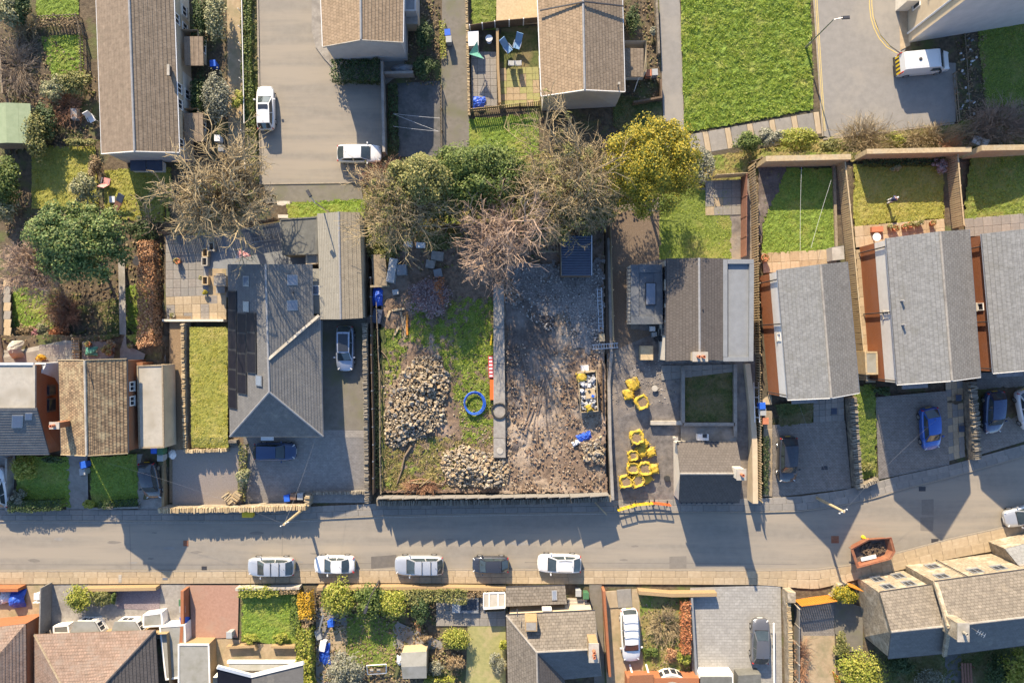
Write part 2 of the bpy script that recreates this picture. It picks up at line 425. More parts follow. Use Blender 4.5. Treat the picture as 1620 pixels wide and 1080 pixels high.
tiles('roof_red', (0.235, 0.165, 0.13), (0.19, 0.135, 0.105), (0.13, 0.09, 0.07), 0.27, 0.28, 0.02, stain=(0.20, 0.16, 0.135), sth=(0.48, 0.65), spk=0.3)
tiles('roof_corrugated', (0.27, 0.255, 0.215), (0.25, 0.235, 0.2), (0.2, 0.19, 0.16), 3.0, 0.17, 0.03, stain=(0.24, 0.225, 0.185), sth=(0.55, 0.8), spk=0.12)
tiles('roof_shed_brown', (0.235, 0.205, 0.155), (0.215, 0.185, 0.14), (0.17, 0.145, 0.11), 0.2, 0.2, 0.01, stain=(0.26, 0.22, 0.16), sth=(0.5, 0.8), spk=0.2)
tiles('setts_warm', (0.225, 0.205, 0.185), (0.195, 0.178, 0.16), (0.12, 0.10, 0.08), 0.30, 0.15, 0.012, stain=(0.2, 0.17, 0.14), sth=(0.6, 0.9), coord='Object')
tiles('setts_grey', (0.25, 0.235, 0.22), (0.22, 0.205, 0.19), (0.16, 0.15, 0.14), 0.32, 0.16, 0.010, stain=(0.2, 0.19, 0.175), sth=(0.5, 0.8), coord='Object', spk=0.2)
tiles('setts_big', (0.31, 0.30, 0.28), (0.27, 0.26, 0.24), (0.21, 0.2, 0.18), 0.5, 0.28, 0.012, stain=(0.24, 0.23, 0.215), sth=(0.45, 0.7), coord='Object', spk=0.2)
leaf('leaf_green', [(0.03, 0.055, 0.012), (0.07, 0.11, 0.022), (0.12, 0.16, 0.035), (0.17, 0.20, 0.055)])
m('roof_tree_shade', (0.10, 0.11, 0.125), (0.08, 0.09, 0.105), 1.5, .7, .2, c3=(.14, .145, .15), s3=.8)  # extension roof tone, darkened and blued to carry the tree shade
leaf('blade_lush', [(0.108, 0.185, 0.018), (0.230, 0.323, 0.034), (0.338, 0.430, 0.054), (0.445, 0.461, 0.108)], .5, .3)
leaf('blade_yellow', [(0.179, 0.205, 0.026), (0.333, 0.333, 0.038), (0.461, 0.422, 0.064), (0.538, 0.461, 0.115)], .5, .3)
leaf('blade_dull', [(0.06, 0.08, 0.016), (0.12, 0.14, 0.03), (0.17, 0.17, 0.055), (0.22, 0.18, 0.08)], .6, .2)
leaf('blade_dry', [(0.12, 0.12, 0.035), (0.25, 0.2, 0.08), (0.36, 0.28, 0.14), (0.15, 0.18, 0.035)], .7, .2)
leaf('bits_pink', [(0.30, 0.225, 0.16), (0.19, 0.14, 0.10), (0.38, 0.31, 0.24), (0.26, 0.155, 0.10), (0.12, 0.09, 0.065), (0.22, 0.165, 0.115)], .95, 0)
leaf('bits_brown', [(0.16, 0.11, 0.065), (0.26, 0.19, 0.115), (0.07, 0.05, 0.03), (0.11, 0.12, 0.035), (0.34, 0.27, 0.17)], .95, 0)
leaf('bits_grey', [(0.30, 0.28, 0.26), (0.13, 0.12, 0.115), (0.42, 0.39, 0.36), (0.07, 0.065, 0.06)], .95, 0)
leaf('leaf_dark', [(0.018, 0.035, 0.012), (0.035, 0.065, 0.02), (0.06, 0.095, 0.03), (0.09, 0.12, 0.045)])
leaf('leaf_olive', [(0.06, 0.075, 0.02), (0.13, 0.14, 0.04), (0.21, 0.205, 0.065), (0.29, 0.255, 0.10)])
leaf('leaf_conifer', [(0.03, 0.065, 0.018), (0.07, 0.12, 0.03), (0.13, 0.18, 0.05), (0.24, 0.26, 0.09)])
leaf('leaf_gold', [(0.06, 0.085, 0.014), (0.16, 0.16, 0.016), (0.31, 0.255, 0.02), (0.41, 0.30, 0.028)])
leaf('leaf_lime', [(0.12, 0.16, 0.015), (0.20, 0.23, 0.03), (0.30, 0.30, 0.05), (0.36, 0.33, 0.08)])
leaf('leaf_pale', [(0.10, 0.12, 0.06), (0.19, 0.20, 0.09), (0.30, 0.29, 0.16), (0.40, 0.37, 0.22)])
leaf('leaf_brown', [(0.11, 0.075, 0.04), (0.20, 0.14, 0.075), (0.28, 0.2, 0.11), (0.35, 0.26, 0.15)])
leaf('leaf_beech', [(0.19, 0.085, 0.04), (0.31, 0.155, 0.075), (0.42, 0.23, 0.115), (0.48, 0.30, 0.17)])
leaf('leaf_rust', [(0.25, 0.08, 0.03), (0.42, 0.15, 0.06), (0.48, 0.22, 0.10), (0.36, 0.14, 0.06)])
leaf('leaf_pink', [(0.20, 0.07, 0.09), (0.32, 0.11, 0.15), (0.36, 0.17, 0.18), (0.30, 0.19, 0.14)])
leaf('leaf_amber', [(0.36, 0.20, 0.02), (0.50, 0.28, 0.02), (0.58, 0.36, 0.03), (0.42, 0.28, 0.03)])
leaf('leaf_grey', [(0.09, 0.095, 0.06), (0.17, 0.175, 0.12), (0.24, 0.24, 0.18), (0.30, 0.29, 0.22)])
leaf('leaf_purple', [(0.16, 0.10, 0.10), (0.28, 0.21, 0.21), (0.37, 0.30, 0.29), (0.22, 0.09, 0.07)])
leaf('rubble_tone', [(0.30, 0.24, 0.165), (0.20, 0.16, 0.115), (0.38, 0.32, 0.23), (0.13, 0.11, 0.085), (0.27, 0.21, 0.14), (0.44, 0.38, 0.29)], 0.95, 0)
leaf('coping_tone', [(0.40, 0.30, 0.175), (0.29, 0.22, 0.13), (0.48, 0.385, 0.24), (0.34, 0.26, 0.16)], 0.95, 0)
leaf('coping_dark', [(0.17, 0.15, 0.12), (0.24, 0.21, 0.165), (0.12, 0.105, 0.085), (0.3, 0.26, 0.2)], 0.95, 0)
M = MATS
# ---------------------------------------------------------------- ground, roads, pavements, lawns
SITE = 1.35      # level of the building plot above the road
def struct(name, g, mt, smooth=False):
	o = obj(name, g, mt, None, smooth, 'structure'); return o

def patch(name, pts, z, mt):
	g = G(); w = [P(x, y, z) for x, y in pts]
	ar = sum(w[i].x * w[(i + 1) % len(w)].y - w[(i + 1) % len(w)].x * w[i].y for i in range(len(w)))
	if ar < 0: w.reverse()
	g.poly(w)
	return struct(name, g, M[mt])

def inside(x, y, poly):
	c = False; j = len(poly) - 1
	for i in range(len(poly)):
		xi, yi = poly[i]; xj, yj = poly[j]
		if (yi > y) != (yj > y) and x < (xj - xi) * (y - yi) / (yj - yi) + xi: c = not c
		j = i
	return c

def TG(x, y, z):
	k = F / (H - z - 1.0)
	t = T(810 + x * k, 540 - y * k); k = F / (H - z - t)
	return T(810 + x * k, 540 - y * k)

def rough_sheet(name, pts, z, mt, amp=0.05, cell=0.18, freq=2.5, edge=0.25, freq2=None, smooth=True):
	"""uneven ground: a grid with real relief, cut to an outline"""
	w = [(p.x, p.y) for p in (P(x, y, z) for x, y in pts)]
	x0 = min(p[0] for p in w); x1 = max(p[0] for p in w); y0 = min(p[1] for p in w); y1 = max(p[1] for p in w)
	nx = int((x1 - x0) / cell) + 1; ny = int((y1 - y0) / cell) + 1
	g = G(); idx = {}
	def vert(i, j):
		k = (i, j)
		if k not in idx:
			x = x0 + i * cell; y = y0 + j * cell
			v = Vector((x * freq, y * freq, z * 3.1))
			h = noise.noise(v) + 0.6 * noise.noise(v * 2.3) + 0.4 * noise.noise(v * 5.1)
			if freq2: h += 1.5 * noise.noise(Vector((x * freq2, y * freq2, 7.7)))
			idx[k] = len(g.v); g.v.append((x + R.uniform(-.3, .3) * cell, y + R.uniform(-.3, .3) * cell, z + TG(x, y, z) + amp * h))
		return idx[k]
	for i in range(nx):
		for j in range(ny):
			x = x0 + (i + .5) * cell; y = y0 + (j + .5) * cell
			if edge:
				e = Vector((x * 1.3, y * 1.3, 3.3))
				x += edge * noise.noise(e); y += edge * noise.noise(e + Vector((9, 4, 1)))
			if inside(x, y, w):
				g.f.append((vert(i, j), vert(i + 1, j), vert(i + 1, j + 1), vert(i, j + 1)))
	return struct(name, g, M[mt], smooth)

BLADE = {'grass': 'blade_lush', 'grass_lush': 'blade_lush', 'grass_yellow': 'blade_yellow', 'grass_dull': 'blade_dull', 'grass_dry': 'blade_dry'}
RB = random.Random(99)
def lawn(pts, mt='grass', z=0.03, amp=0.05, cell=0.15, freq=3.0, edge=0.2, name='lawn', dens=180, bh=.06):
	"""grass: uneven thatch with standing blades in tufts"""
	o = rough_sheet(name, pts, z, mt, amp, cell, freq, edge, smooth=False)
	w = [(p.x, p.y) for p in (P(x, y, z) for x, y in pts)]
	x0, x1, y0, y1 = min(p[0] for p in w), max(p[0] for p in w), min(p[1] for p in w), max(p[1] for p in w)
	g = G(); r = RB.random
	bh = max(bh, amp)
	for _ in range(int((x1 - x0) * (y1 - y0) * dens)):
		x, y = x0 + (x1 - x0) * r(), y0 + (y1 - y0) * r()
		if not inside(x, y, w): continue
		t = noise.noise(Vector((x * 1.7, y * 1.7, 4))) + .6 * noise.noise(Vector((x * 4.5, y * 4.5, 8)))
		if t < -.42: continue
		h = bh * (.7 + .7 * max(t, -.3)) * (.6 + .8 * r()); a = 6.283 * r(); q = .014 + .02 * r()
		v = Vector((x * freq, y * freq, z * 3.1)); zz = z + TG(x, y, z) + amp * (noise.noise(v) + 0.6 * noise.noise(v * 2.3) + 0.4 * noise.noise(v * 5.1)) - .01
		c, s_ = math.cos(a) * q, math.sin(a) * q; lx, ly = (r() - .5) * h * 3.2, (r() - .5) * h * 3.2
		n = len(g.v)
		g.v += [(x - c, y - s_, zz), (x + c, y + s_, zz), (x + c * .6 + lx, y + s_ * .6 + ly, zz + h), (x - c * .6 + lx, y - s_ * .6 + ly, zz + h)]
		g.f.append((n, n + 1, n + 2, n + 3))
	if g.f: obj('grass_blades', g, M[BLADE[mt]], o, kind='stuff')
	return o

def scatter(name, pts, n, s0, s1, mt, z=0.0, flat=.6):
	"""loose bits lying about: fragments, clods, leaf litter"""
	w = [(p.x, p.y) for p in (P(x, y, z) for x, y in pts)]
	x0, x1, y0, y1 = min(p[0] for p in w), max(p[0] for p in w), min(p[1] for p in w), max(p[1] for p in w)
	g = G(); k = 0
	while k < n:
		x, y = RB.uniform(x0, x1), RB.uniform(y0, y1); k += 1
		if not inside(x, y, w) or noise.noise(Vector((x * .8, y * .8, 6))) < RB.uniform(-.6, .35): continue
		s = RB.uniform(s0, s1); g.box((x, y, z + TG(x, y, z) + s * .2), (s, s * RB.uniform(.5, 1), s * flat), RB.uniform(0, 3.1), RB.uniform(.5, .9), Matrix.Rotation(RB.uniform(-.6, .6), 3, 'X'))
	o = obj(name, g, M[mt], None, kind='stuff'); o['label'] = 'loose ' + name.replace('_', ' ') + ' scattered over the ground'
	return o

g = G(); g.poly([(-500, -500, -0.06), (500, -500, -0.06), (500, 500, -0.06), (-500, 500, -0.06)])
struct('ground', g, M['soil'])

rough_sheet('ground', [(-150, 531), (261, 531), (261, 805), (-150, 805)], -0.2, 'soil', 0.03, 0.4, 2, 0)
rough_sheet('ground', [(262, 326), (587, 326), (587, 796), (262, 800)], -0.2, 'soil', 0.03, 0.4, 2, 0)
rough_sheet('ground', [(1197, 246), (1800, 246), (1800, 655), (1620, 702), (1420, 752), (1330, 774), (1197, 786)], -0.25, 'soil', 0.03, 0.4, 2, 0)
# kerb lines of the main road (map pixels), from left to right
NK = [(-160, 826), (0, 825), (240, 825), (440, 825), (600, 817), (720, 814.5), (960, 811), (1200, 811), (1270, 809), (1330, 801), (1385, 788), (1420, 777), (1500, 757), (1620, 723), (1780, 676)]
NO = [(-160, 807), (0, 806), (240, 806), (440, 803), (600, 796), (720, 795), (960, 791), (1200, 788), (1270, 784), (1330, 776), (1385, 763), (1420, 753), (1500, 736), (1620, 703), (1780, 656)]
SK = [(-160, 903), (0, 902), (300, 902), (600, 900), (1000, 900), (1200, 901), (1290, 900), (1350, 892), (1417, 874), (1500, 852), (1592, 832), (1700, 802), (1780, 780)]
SO = [(-160, 925), (0, 924), (300, 923), (600, 922), (1000, 924), (1200, 925), (1290, 932), (1350, 918), (1417, 903), (1500, 884), (1592, 868), (1700, 836), (1780, 812)]
patch('road', NK + SK[::-1], 0.0, 'asphalt')
def along(line, x):
	for a, b in zip(line[:-1], line[1:]):
		if a[0] <= x <= b[0]: return a[1] + (b[1] - a[1]) * (x - a[0]) / (b[0] - a[0])
	return line[-1][1]

SLAB = {}
def slab_mesh(mt):
	if mt not in SLAB:
		g = G(); b = 0.03
		lo = [(-.5, -.5, -.5), (.5, -.5, -.5), (.5, .5, -.5), (-.5, .5, -.5)]
		mid = [(-.5, -.5, .3), (.5, -.5, .3), (.5, .5, .3), (-.5, .5, .3)]
		top = [(-.5 + b, -.5 + b, .5), (.5 - b, -.5 + b, .5), (.5 - b, .5 - b, .5), (-.5 + b, .5 - b, .5)]
		g.v = lo + mid + top
		for k in (0, 4):
			for i in range(4):
				j = (i + 1) % 4; g.f.append((k + i, k + j, k + 4 + j, k + 4 + i))
		g.f.append((8, 9, 10, 11))
		SLAB[mt] = mesh('slab', g, M[mt])
	return SLAB[mt]

def slab(parent, a, b, c, d, top, mts, gap=0.015, th=0.06, name='slab'):
	"""one paving slab on the quad a,b,c,d (world xy), all slabs of a kind share their mesh"""
	cx = (a + b + c + d) / 4
	u = ((b + c) - (a + d)) / 2; v = ((c + d) - (a + b)) / 2
	o = bpy.data.objects.new(name, slab_mesh(R.choice(mts)))
	o.location = (cx.x, cx.y, cx.z - th / 2 + R.uniform(-.004, .004))
	n = u.cross(v).normalized()
	if n.z < 0: n = -n
	ux = u.normalized(); vy = n.cross(ux)
	o.rotation_euler = Matrix((ux, vy, n)).transposed().to_euler()
	o.scale = (max(u.length - gap, .05), max(v.length - gap, .05), th)
	col.objects.link(o)
	o.parent = parent
	return o

def strip(parent, A, B, x0, x1, step, rows, top, mts, jit=0.2, stag=True, gap=0.02, name='slab'):
	for r in range(rows):
		x = x0 - (R.random() * step if stag else 0)
		while x < x1:
			nx = x + step * (1 + R.uniform(-jit, jit))
			a, b = max(x, x0), min(nx, x1)
			if b - a > 2:
				q = []
				for xx, k in ((a, r), (b, r), (b, r + 1), (a, r + 1)):
					t = k / rows
					q.append(P(xx, along(A, xx) * (1 - t) + along(B, xx) * t, top))
				slab(parent, q[3], q[2], q[1], q[0], top, mts, gap, name=name)
			x = nx

NK2 = [(x, y - 2.2) for x, y in NK]; SK2 = [(x, y + 2.2) for x, y in SK]
pn = patch('pavement', NO + NK[::-1], 0.06, 'flag_joint')
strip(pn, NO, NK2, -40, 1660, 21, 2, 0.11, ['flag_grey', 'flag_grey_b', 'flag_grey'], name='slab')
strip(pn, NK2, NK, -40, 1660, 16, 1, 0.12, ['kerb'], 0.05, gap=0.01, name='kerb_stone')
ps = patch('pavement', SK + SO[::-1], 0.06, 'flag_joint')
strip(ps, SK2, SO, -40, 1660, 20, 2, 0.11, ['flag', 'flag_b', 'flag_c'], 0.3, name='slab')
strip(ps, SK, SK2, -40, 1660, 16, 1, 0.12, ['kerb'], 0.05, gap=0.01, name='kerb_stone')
# worn edge line along the north gutter, repair patches, covers
def road_mark(name, pts, z, mt):
	o = patch(name, pts, z, mt); return o
ln = [(x, y + 0.6) for x, y in NK if x <= 1000]
road_mark('gutter_line', ln + [(x, y + 1.4) for x, y in ln[::-1]], 0.006, 'white_line')
m('asphalt_patch', (0.19, 0.17, 0.145), (0.16, 0.145, 0.125), 2, 0.9, 0.3, 40)
m('asphalt_wet', (0.14, 0.125, 0.11), (0.11, 0.10, 0.09), 2, 0.8, 0.3, 40)
road_mark('road_repair', [(1059, 880), (1086, 879), (1086, 898), (1059, 899)], 0.005, 'asphalt_patch')
road_mark('road_repair', [(587, 880), (627, 877), (627, 896), (587, 899)], 0.005, 'asphalt_wet')
road_mark('road_repair', [(1458, 790), (1477, 789), (1477, 815), (1458, 814)], 0.005, 'asphalt_patch')
road_mark('road_repair', [(1456, 818), (1477, 817), (1476, 840), (1456, 839)], 0.005, 'asphalt_patch')
for k, (x0, y0, x1, y1) in enumerate([(0, 892.5, 330, 893), (330, 893, 640, 890), (830, 889, 1260, 892), (205, 826, 207, 900), (448, 826, 446, 880)]):
	dx, dy = x1 - x0, y1 - y0; L = math.hypot(dx, dy); nx, ny = -dy / L * .5, dx / L * .5
	road_mark('road_seam', [(x0 + nx, y0 + ny), (x1 + nx, y1 + ny), (x1 - nx, y1 - ny), (x0 - nx, y0 - ny)], 0.004, 'asphalt_patch')

for k in range(16):
	x = R.uniform(30, 1500); y = R.uniform(838, 893) - max(0, x - 1300) * .2; s = R.uniform(2, 7); e = R.uniform(1, 3)
	road_mark('road_stain', [(x + s * e * math.cos(a * .7) * R.uniform(.6, 1.2), y + s * .5 * math.sin(a * .7) * R.uniform(.6, 1.2)) for a in range(9)], .003 + k * .0001, 'asphalt_patch' if k % 3 else 'asphalt_grey')
# parking court, side road, footpaths
patch('road', [(405, -80), (640, -80), (640, 110), (610, 135), (611, 246), (590, 262), (570, 289), (412, 292)], -0.004, 'asphalt')
fp = patch('footpath', [(493, -80), (512, -80), (512, 60), (530, 108), (525, 106), (512, 92), (499, 74), (493, 48)], 0.10, 'concrete')
patch('footpath', [(418, 292), (570, 289), (575, 318), (420, 322)], 0.02, 'path_tar')
patch('footpath', [(438, 318), (458, 318), (466, 345), (440, 345)], 0.03, 'concrete')
patch('kerb', [(405, -80), (407.5, -80), (413, 292), (410.5, 292)], 0.09, 'kerb')
patch('kerb', [(412, 290), (570, 287.5), (570, 289.5), (412, 292)], 0.09, 'kerb')
patch('road', [(1283, -80), (1440, -80), (1437, 68), (1425, 95), (1512, 100), (1512, 193), (1312, 218), (1302, 215)], -0.008, 'asphalt_grey')
patch('kerb', [(1281, -80), (1283.5, -80), (1303, 216), (1300.5, 216)], 0.08, 'kerb')
patch('kerb', [(1302, 219), (1510, 194), (1510, 196.5), (1302, 221.5)], 0.08, 'kerb')
patch('yellow_line', [(1284.5, -80), (1285.6, -80), (1303.6, 208), (1302.5, 208)], 0.004, 'yellow_line')
patch('yellow_line', [(1287, -80), (1288.1, -80), (1306, 208), (1305, 208)], 0.004, 'yellow_line')
yl = [(1374, -80), (1375, 10), (1377, 28), (1382, 45), (1390, 61), (1402, 75), (1419, 85)]
for off in (0, 4):
	q = [(x + off * .9, y - off * (0.2 if y < 40 else .7)) for x, y in yl]
	patch('yellow_line', q + [(x + 1.3, y - .6) for x, y in q[::-1]], 0.005, 'yellow_line')
patch('footpath', [(1381, -80), (1425, -80), (1425, 84), (1408, 72), (1393, 55), (1384, 30)], 0.05, 'asphalt_grey')
patch('footpath', [(1421, -80), (1447, -80), (1440, 72), (1424, 80)], 0.06, 'flag_b')
patch('footpath', [(1040, -80), (1073, -80), (1083, 212), (1100, 246), (1052, 262)], 0.01, 'asphalt_grey')
patch('footpath', [(700, -80), (738, -80), (744, 245), (697, 245)], 0.01, 'path_tar')
patch('footpath', [(358, -80), (380, -80), (387, 300), (362, 300)], 0.01, 'patio_warm')
patch('yard', [(628, 132), (696, 128), (697, 248), (630, 248)], 0.01, 'asphalt_dark')
# slab path below the big lawn
sp = patch('footpath', [(1082, 212), (1300, 172), (1304, 216), (1180, 240), (1095, 250)], 0.02, 'flag_joint')
A = [(1085, 214), (1300, 176)]; B = [(1085, 248), (1300, 212)]
x = 1088
k = 0
while x < 1290:
	w = 26 if k % 2 == 0 else 9
	q = [P(xx, along(L_, xx + (6 if L_ is B else 0)), 0.05) for xx, L_ in ((x, B), (x + w, B), (x + w, A), (x, A))]
	slab(sp, q[0], q[1], q[2], q[3], 0.06, ['flag_grey_b', 'flag_grey'] if k % 2 == 0 else ['flag_c'], 0.04)
	x += w; k += 1

# lawns
lawn([(1075, -60), (1280, -60), (1287, 172), (1200, 189), (1083, 209)], 'grass_lush', 0.12, 0.09, 0.15, 2.6, 0.15, dens=260, bh=.11)
lawn([(57, -40), (122, -40), (124, 28), (57, 31)], 'grass_lush')
lawn([(64, 58), (130, 54), (132, 118), (84, 128)], 'grass_lush', amp=0.08)
lawn([(50, 230), (150, 232), (158, 330), (50, 330)], 'grass_yellow')
lawn([(165, 268), (268, 264), (268, 350), (165, 345)], 'grass_yellow')
lawn([(20, 452), (92, 462), (88, 524), (20, 520)], 'grass_lush', amp=0.06)
lawn([(198, 455), (228, 450), (228, 545), (215, 545), (200, 515)], 'grass_lush')
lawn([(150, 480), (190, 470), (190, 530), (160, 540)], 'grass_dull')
lawn([(457, 320), (580, 314), (580, 345), (457, 345)], 'grass_lush')
lawn([(748, -40), (784, -40), (784, 48), (745, 48)], 'grass')
lawn([(742, 188), (852, 180), (852, 246), (742, 246)], 'grass_lush')
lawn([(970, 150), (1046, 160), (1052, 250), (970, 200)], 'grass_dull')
lawn([(1043, 300), (1156, 300), (1156, 410), (1043, 410)], 'grass', 1.02, amp=0.03)
lawn([(1205, 268), (1319, 266), (1321, 396), (1206, 403)], 'grass_lush')
rough_sheet('flower_bed', [(1200, 262), (1245, 262), (1225, 310), (1208, 345), (1200, 405)], 0.09, 'mud_dark', 0.05)
lawn([(1350, 260), (1492, 258), (1494, 346), (1352, 358)], 'grass_yellow', amp=0.035)
lawn([(1521, 244), (1680, 240), (1680, 335), (1526, 346)], 'grass')
lawn([(1545, 40), (1690, 30), (1690, 165), (1560, 170)], 'grass', amp=0.06)
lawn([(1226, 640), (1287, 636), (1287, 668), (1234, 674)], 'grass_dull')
lawn([(1352, 612), (1384, 608), (1386, 752), (1358, 760)], 'grass')
lawn([(26, 720), (108, 722), (112, 802), (26, 802)], 'grass_lush', amp=0.04)
lawn([(143, 722), (217, 718), (218, 802), (145, 802)], 'grass_lush', amp=0.04)
lawn([(382, 934), (476, 930), (476, 1018), (382, 1014)], 'grass_lush')
lawn([(548, 970), (626, 970), (626, 1052), (548, 1056)], 'grass')
lawn([(1405, 1030), (1700, 1010), (1700, 1160), (1405, 1160)], 'grass_dull')
lawn([(386, -60), (405, -60), (410, 200), (412, 290), (388, 292)], 'grass_dull', amp=0.12)
lawn([(300, 517), (359, 517), (362, 708), (304, 708)], 'grass_yellow', 0.9, 0.03, 0.13, 4, 0.0)
lawn(name='verge', mt='grass_dry', z=0.0, amp=.08, dens=60, pts=[(700, 240), (860, 240), (1060, 250), (1060, 330), (960, 345), (700, 400), (580, 400), (575, 300)])
lawn(name='verge', mt='grass_dry', z=0.02, amp=.06, dens=80, pts=[(1095, 250), (1180, 238), (1310, 218), (1510, 196), (1640, 165), (1640, 245), (1340, 256), (1190, 262), (1170, 285), (1100, 290)])

# gardens: patios, drives, gravel
def slab_field(name, quad, nu, nv, top, mts, base='flag_joint', gap=0.02, skip=0.0):
	o = patch(name, quad, top - 0.045, base)
	c = [P(x, y, top) for x, y in quad]      # a b c d round the outline
	for i in range(nu):
		for j in range(nv):
			if R.random() < skip: continue
			def bl(u, v): return (c[0] * (1 - u) + c[1] * u) * (1 - v) + (c[3] * (1 - u) + c[2] * u) * v
			a, b, d, e = bl(i / nu, j / nv), bl((i + 1) / nu, j / nv), bl((i + 1) / nu, (j + 1) / nv), bl(i / nu, (j + 1) / nv)
			slab(o, e, d, b, a, top, mts, gap)
	return o
slab_field('patio', [(745, 82), (785, 82), (787, 168), (746, 168)], 4, 8, 0.06, ['patio', 'flag_grey', 'flag_grey_b'])
slab_field('patio', [(791, 108), (852, 106), (855, 168), (791, 170)], 6, 6, 0.05, ['patio_moss', 'patio_moss', 'patio_warm'])
patch('patio', [(786, -60), (850, -60), (850, 38), (785, 40)], 0.3, 'wood_pale')
rough_sheet('gravel', [(790, 45), (852, 42), (852, 108), (790, 108)], 0.0, 'grass_dull', 0.03)
slab_field('patio', [(1116, 286), (1172, 284), (1172, 340), (1116, 341)], 4, 4, 1.06, ['flag_grey', 'flag_b', 'patio'])
patch('gravel', [(958, 330), (1045, 335), (1045, 410), (1000, 420), (998, 520), (1040, 525), (958, 560)], 1.004, 'gravel_brown')
slab_field('patio', [(262, 372), (322, 372), (322, 468), (262, 470)], 5, 7, 0.05, ['patio', 'flag_grey', 'flag_grey_b'])
slab_field('patio', [(262, 470), (358, 466), (358, 508), (264, 508)], 7, 3, 0.05, ['flag_b', 'patio', 'flag_c'])
patch('patio', [(322, 372), (510, 340), (510, 420), (360, 420), (360, 470), (322, 470)], 0.03, 'flat_blue')
patch('patio', [(330, 425), (358, 425), (358, 482), (330, 482)], 0.045, 'patio_warm')
patch('driveway', [(500, 500), (587, 500), (587, 692), (500, 692)], 0.02, 'setts_grey')
patch('driveway', [(380, 691.5), (587, 691.5), (587, 795), (380, 795)], 0.02, 'setts_grey')
patch('driveway', [(505, 505), (580, 505), (582, 680), (511, 680)], 0.028, 'path_tar')
patch('front_yard', [(268, 500), (302, 500), (304, 692), (268, 692)], 0.3, 'gravel_tan')
patch('front_yard', [(268, 691.5), (385, 691.5), (385, 795), (268, 795)], 0.3, 'gravel_tan')
patch('gravel', [(273, 712), (390, 704), (382, 797), (273, 799)], 0.32, 'gravel_pale')
patch('driveway', [(215, 718), (262, 718), (262, 806), (218, 806)], 0.02, 'concrete')
patch('footpath', [(105, 720), (138, 720), (140, 806), (105, 806)], 0.02, 'flag_grey')
patch('driveway', [(-60, 720), (24, 720), (20, 806), (-60, 806)], 0.02, 'concrete')
patch('patio', [(-40, 525), (125, 540), (125, 575), (-40, 575)], 0.03, 'flag_grey')
slab_field('patio', [(62, 545), (124, 545), (124, 573), (62, 573)], 6, 3, 0.05, ['flag_grey', 'patio'])
slab_field('footpath', [(5, 440), (16, 440), (18, 572), (6, 572)], 1, 10, 0.05, ['flag_b', 'flag_grey'])
patch('footpath', [(187, 410), (197, 410), (200, 545), (230, 560), (225, 575), (190, 575)], 0.03, 'flag_grey')
patch('patio', [(130, 540), (262, 540), (262, 578), (130, 578)], 0.02, 'flag_grey')
# right-hand drives
slab_field('patio', [(1205, 400), (1322, 394), (1325, 425), (1208, 432)], 8, 2, 0.05, ['patio_warm', 'flag_c'])
slab_field('patio', [(1352, 358), (1494, 346), (1496, 375), (1354, 392)], 10, 2, 0.05, ['patio_warm', 'flag_c'])
slab_field('patio', [(1526, 346), (1700, 330), (1700, 362), (1528, 375)], 12, 2, 0.05, ['flag_grey', 'flag_grey_b'])
patch('driveway', [(1222, 672), (1337, 665), (1347, 772), (1222, 787)], 0.012, 'setts_warm')
slab_field('footpath', [(1286, 630), (1335, 626), (1336, 665), (1287, 668)], 5, 4, 0.05, ['flag_grey', 'flag_grey_b'])
patch('driveway', [(1385, 628), (1498, 618), (1502, 735), (1390, 758)], 0.012, 'setts_warm')
slab_field('footpath', [(1496, 605), (1523, 602), (1527, 722), (1501, 729)], 3, 11, 0.05, ['flag_b', 'flag_grey', 'flag_c'])
patch('driveway', [(1545, 590), (1720, 580), (1720, 668), (1547, 720)], 0.012, 'setts_warm')
slab_field('footpath', [(1195, 440), (1207, 440), (1222, 640), (1206, 640)], 1, 16, 0.04, ['patio_warm', 'flag_c'])
slab_field('footpath', [(1208, 650), (1222, 650), (1222, 785), (1208, 785)], 1, 10, 0.04, ['flag_c', 'flag_b'])
slab_field('footpath', [(1354, 395), (1368, 395), (1386, 605), (1370, 605)], 1, 14, 0.04, ['flag_b', 'flag_c'])
# south side
patch('driveway', [(300, 925), (378, 925), (376, 1008), (303, 1010)], 0.11, 'paving_red')
patch('footpath', [(340, 1008), (380, 1012), (380, 1060), (335, 1060)], 0.042, 'patio_warm')
patch('patio', [(365, 1018), (480, 1018), (480, 1060), (360, 1060)], 0.05, 'patio_warm')
patch('front_yard', [(185, 925), (255, 925), (252, 965), (185, 962)], 0.05, 'slate_chip')
patch('front_yard', [(-60, 925), (70, 925), (70, 985), (-60, 990)], 0.03, 'patio_warm')
patch('front_yard', [(75, 924), (300, 924), (300, 1010), (75, 1010)], 0.02, 'concrete')
slab_field('patio', [(690, 940), (800, 940), (800, 990), (690, 990)], 8, 4, 0.05, ['flag_grey', 'flag_grey_b'])
patch('patio', [(740, 990), (800, 990), (800, 1120), (735, 1120)], 0.03, 'patio_moss')
patch('footpath', [(932, 924), (952, 924), (958, 1120), (942, 1120)], 0.05, 'path_tar')
patch('driveway', [(952, 935), (1010, 930), (1022, 1120), (962, 1120)], 0.03, 'patio_warm')
slab_field('patio', [(952, 936), (999, 930), (1000, 960), (956, 962)], 2, 1, 0.12, ['flag_b', 'flag_grey'])
patch('front_yard', [(1010, 940), (1090, 935), (1092, 1120), (1022, 1120)], 0.02, 'grass_dry')
patch('driveway', [(1092, 929), (1235, 925), (1238, 1120), (1096, 1120)], 0.06, 'setts_big')
patch('driveway', [(1262, 950), (1320, 945), (1322, 1120), (1262, 1120)], 0.03, 'setts_warm')
patch('patio', [(1270, 1005), (1320, 1005), (1325, 1120), (1266, 1120)], 0.035, 'patio_warm')
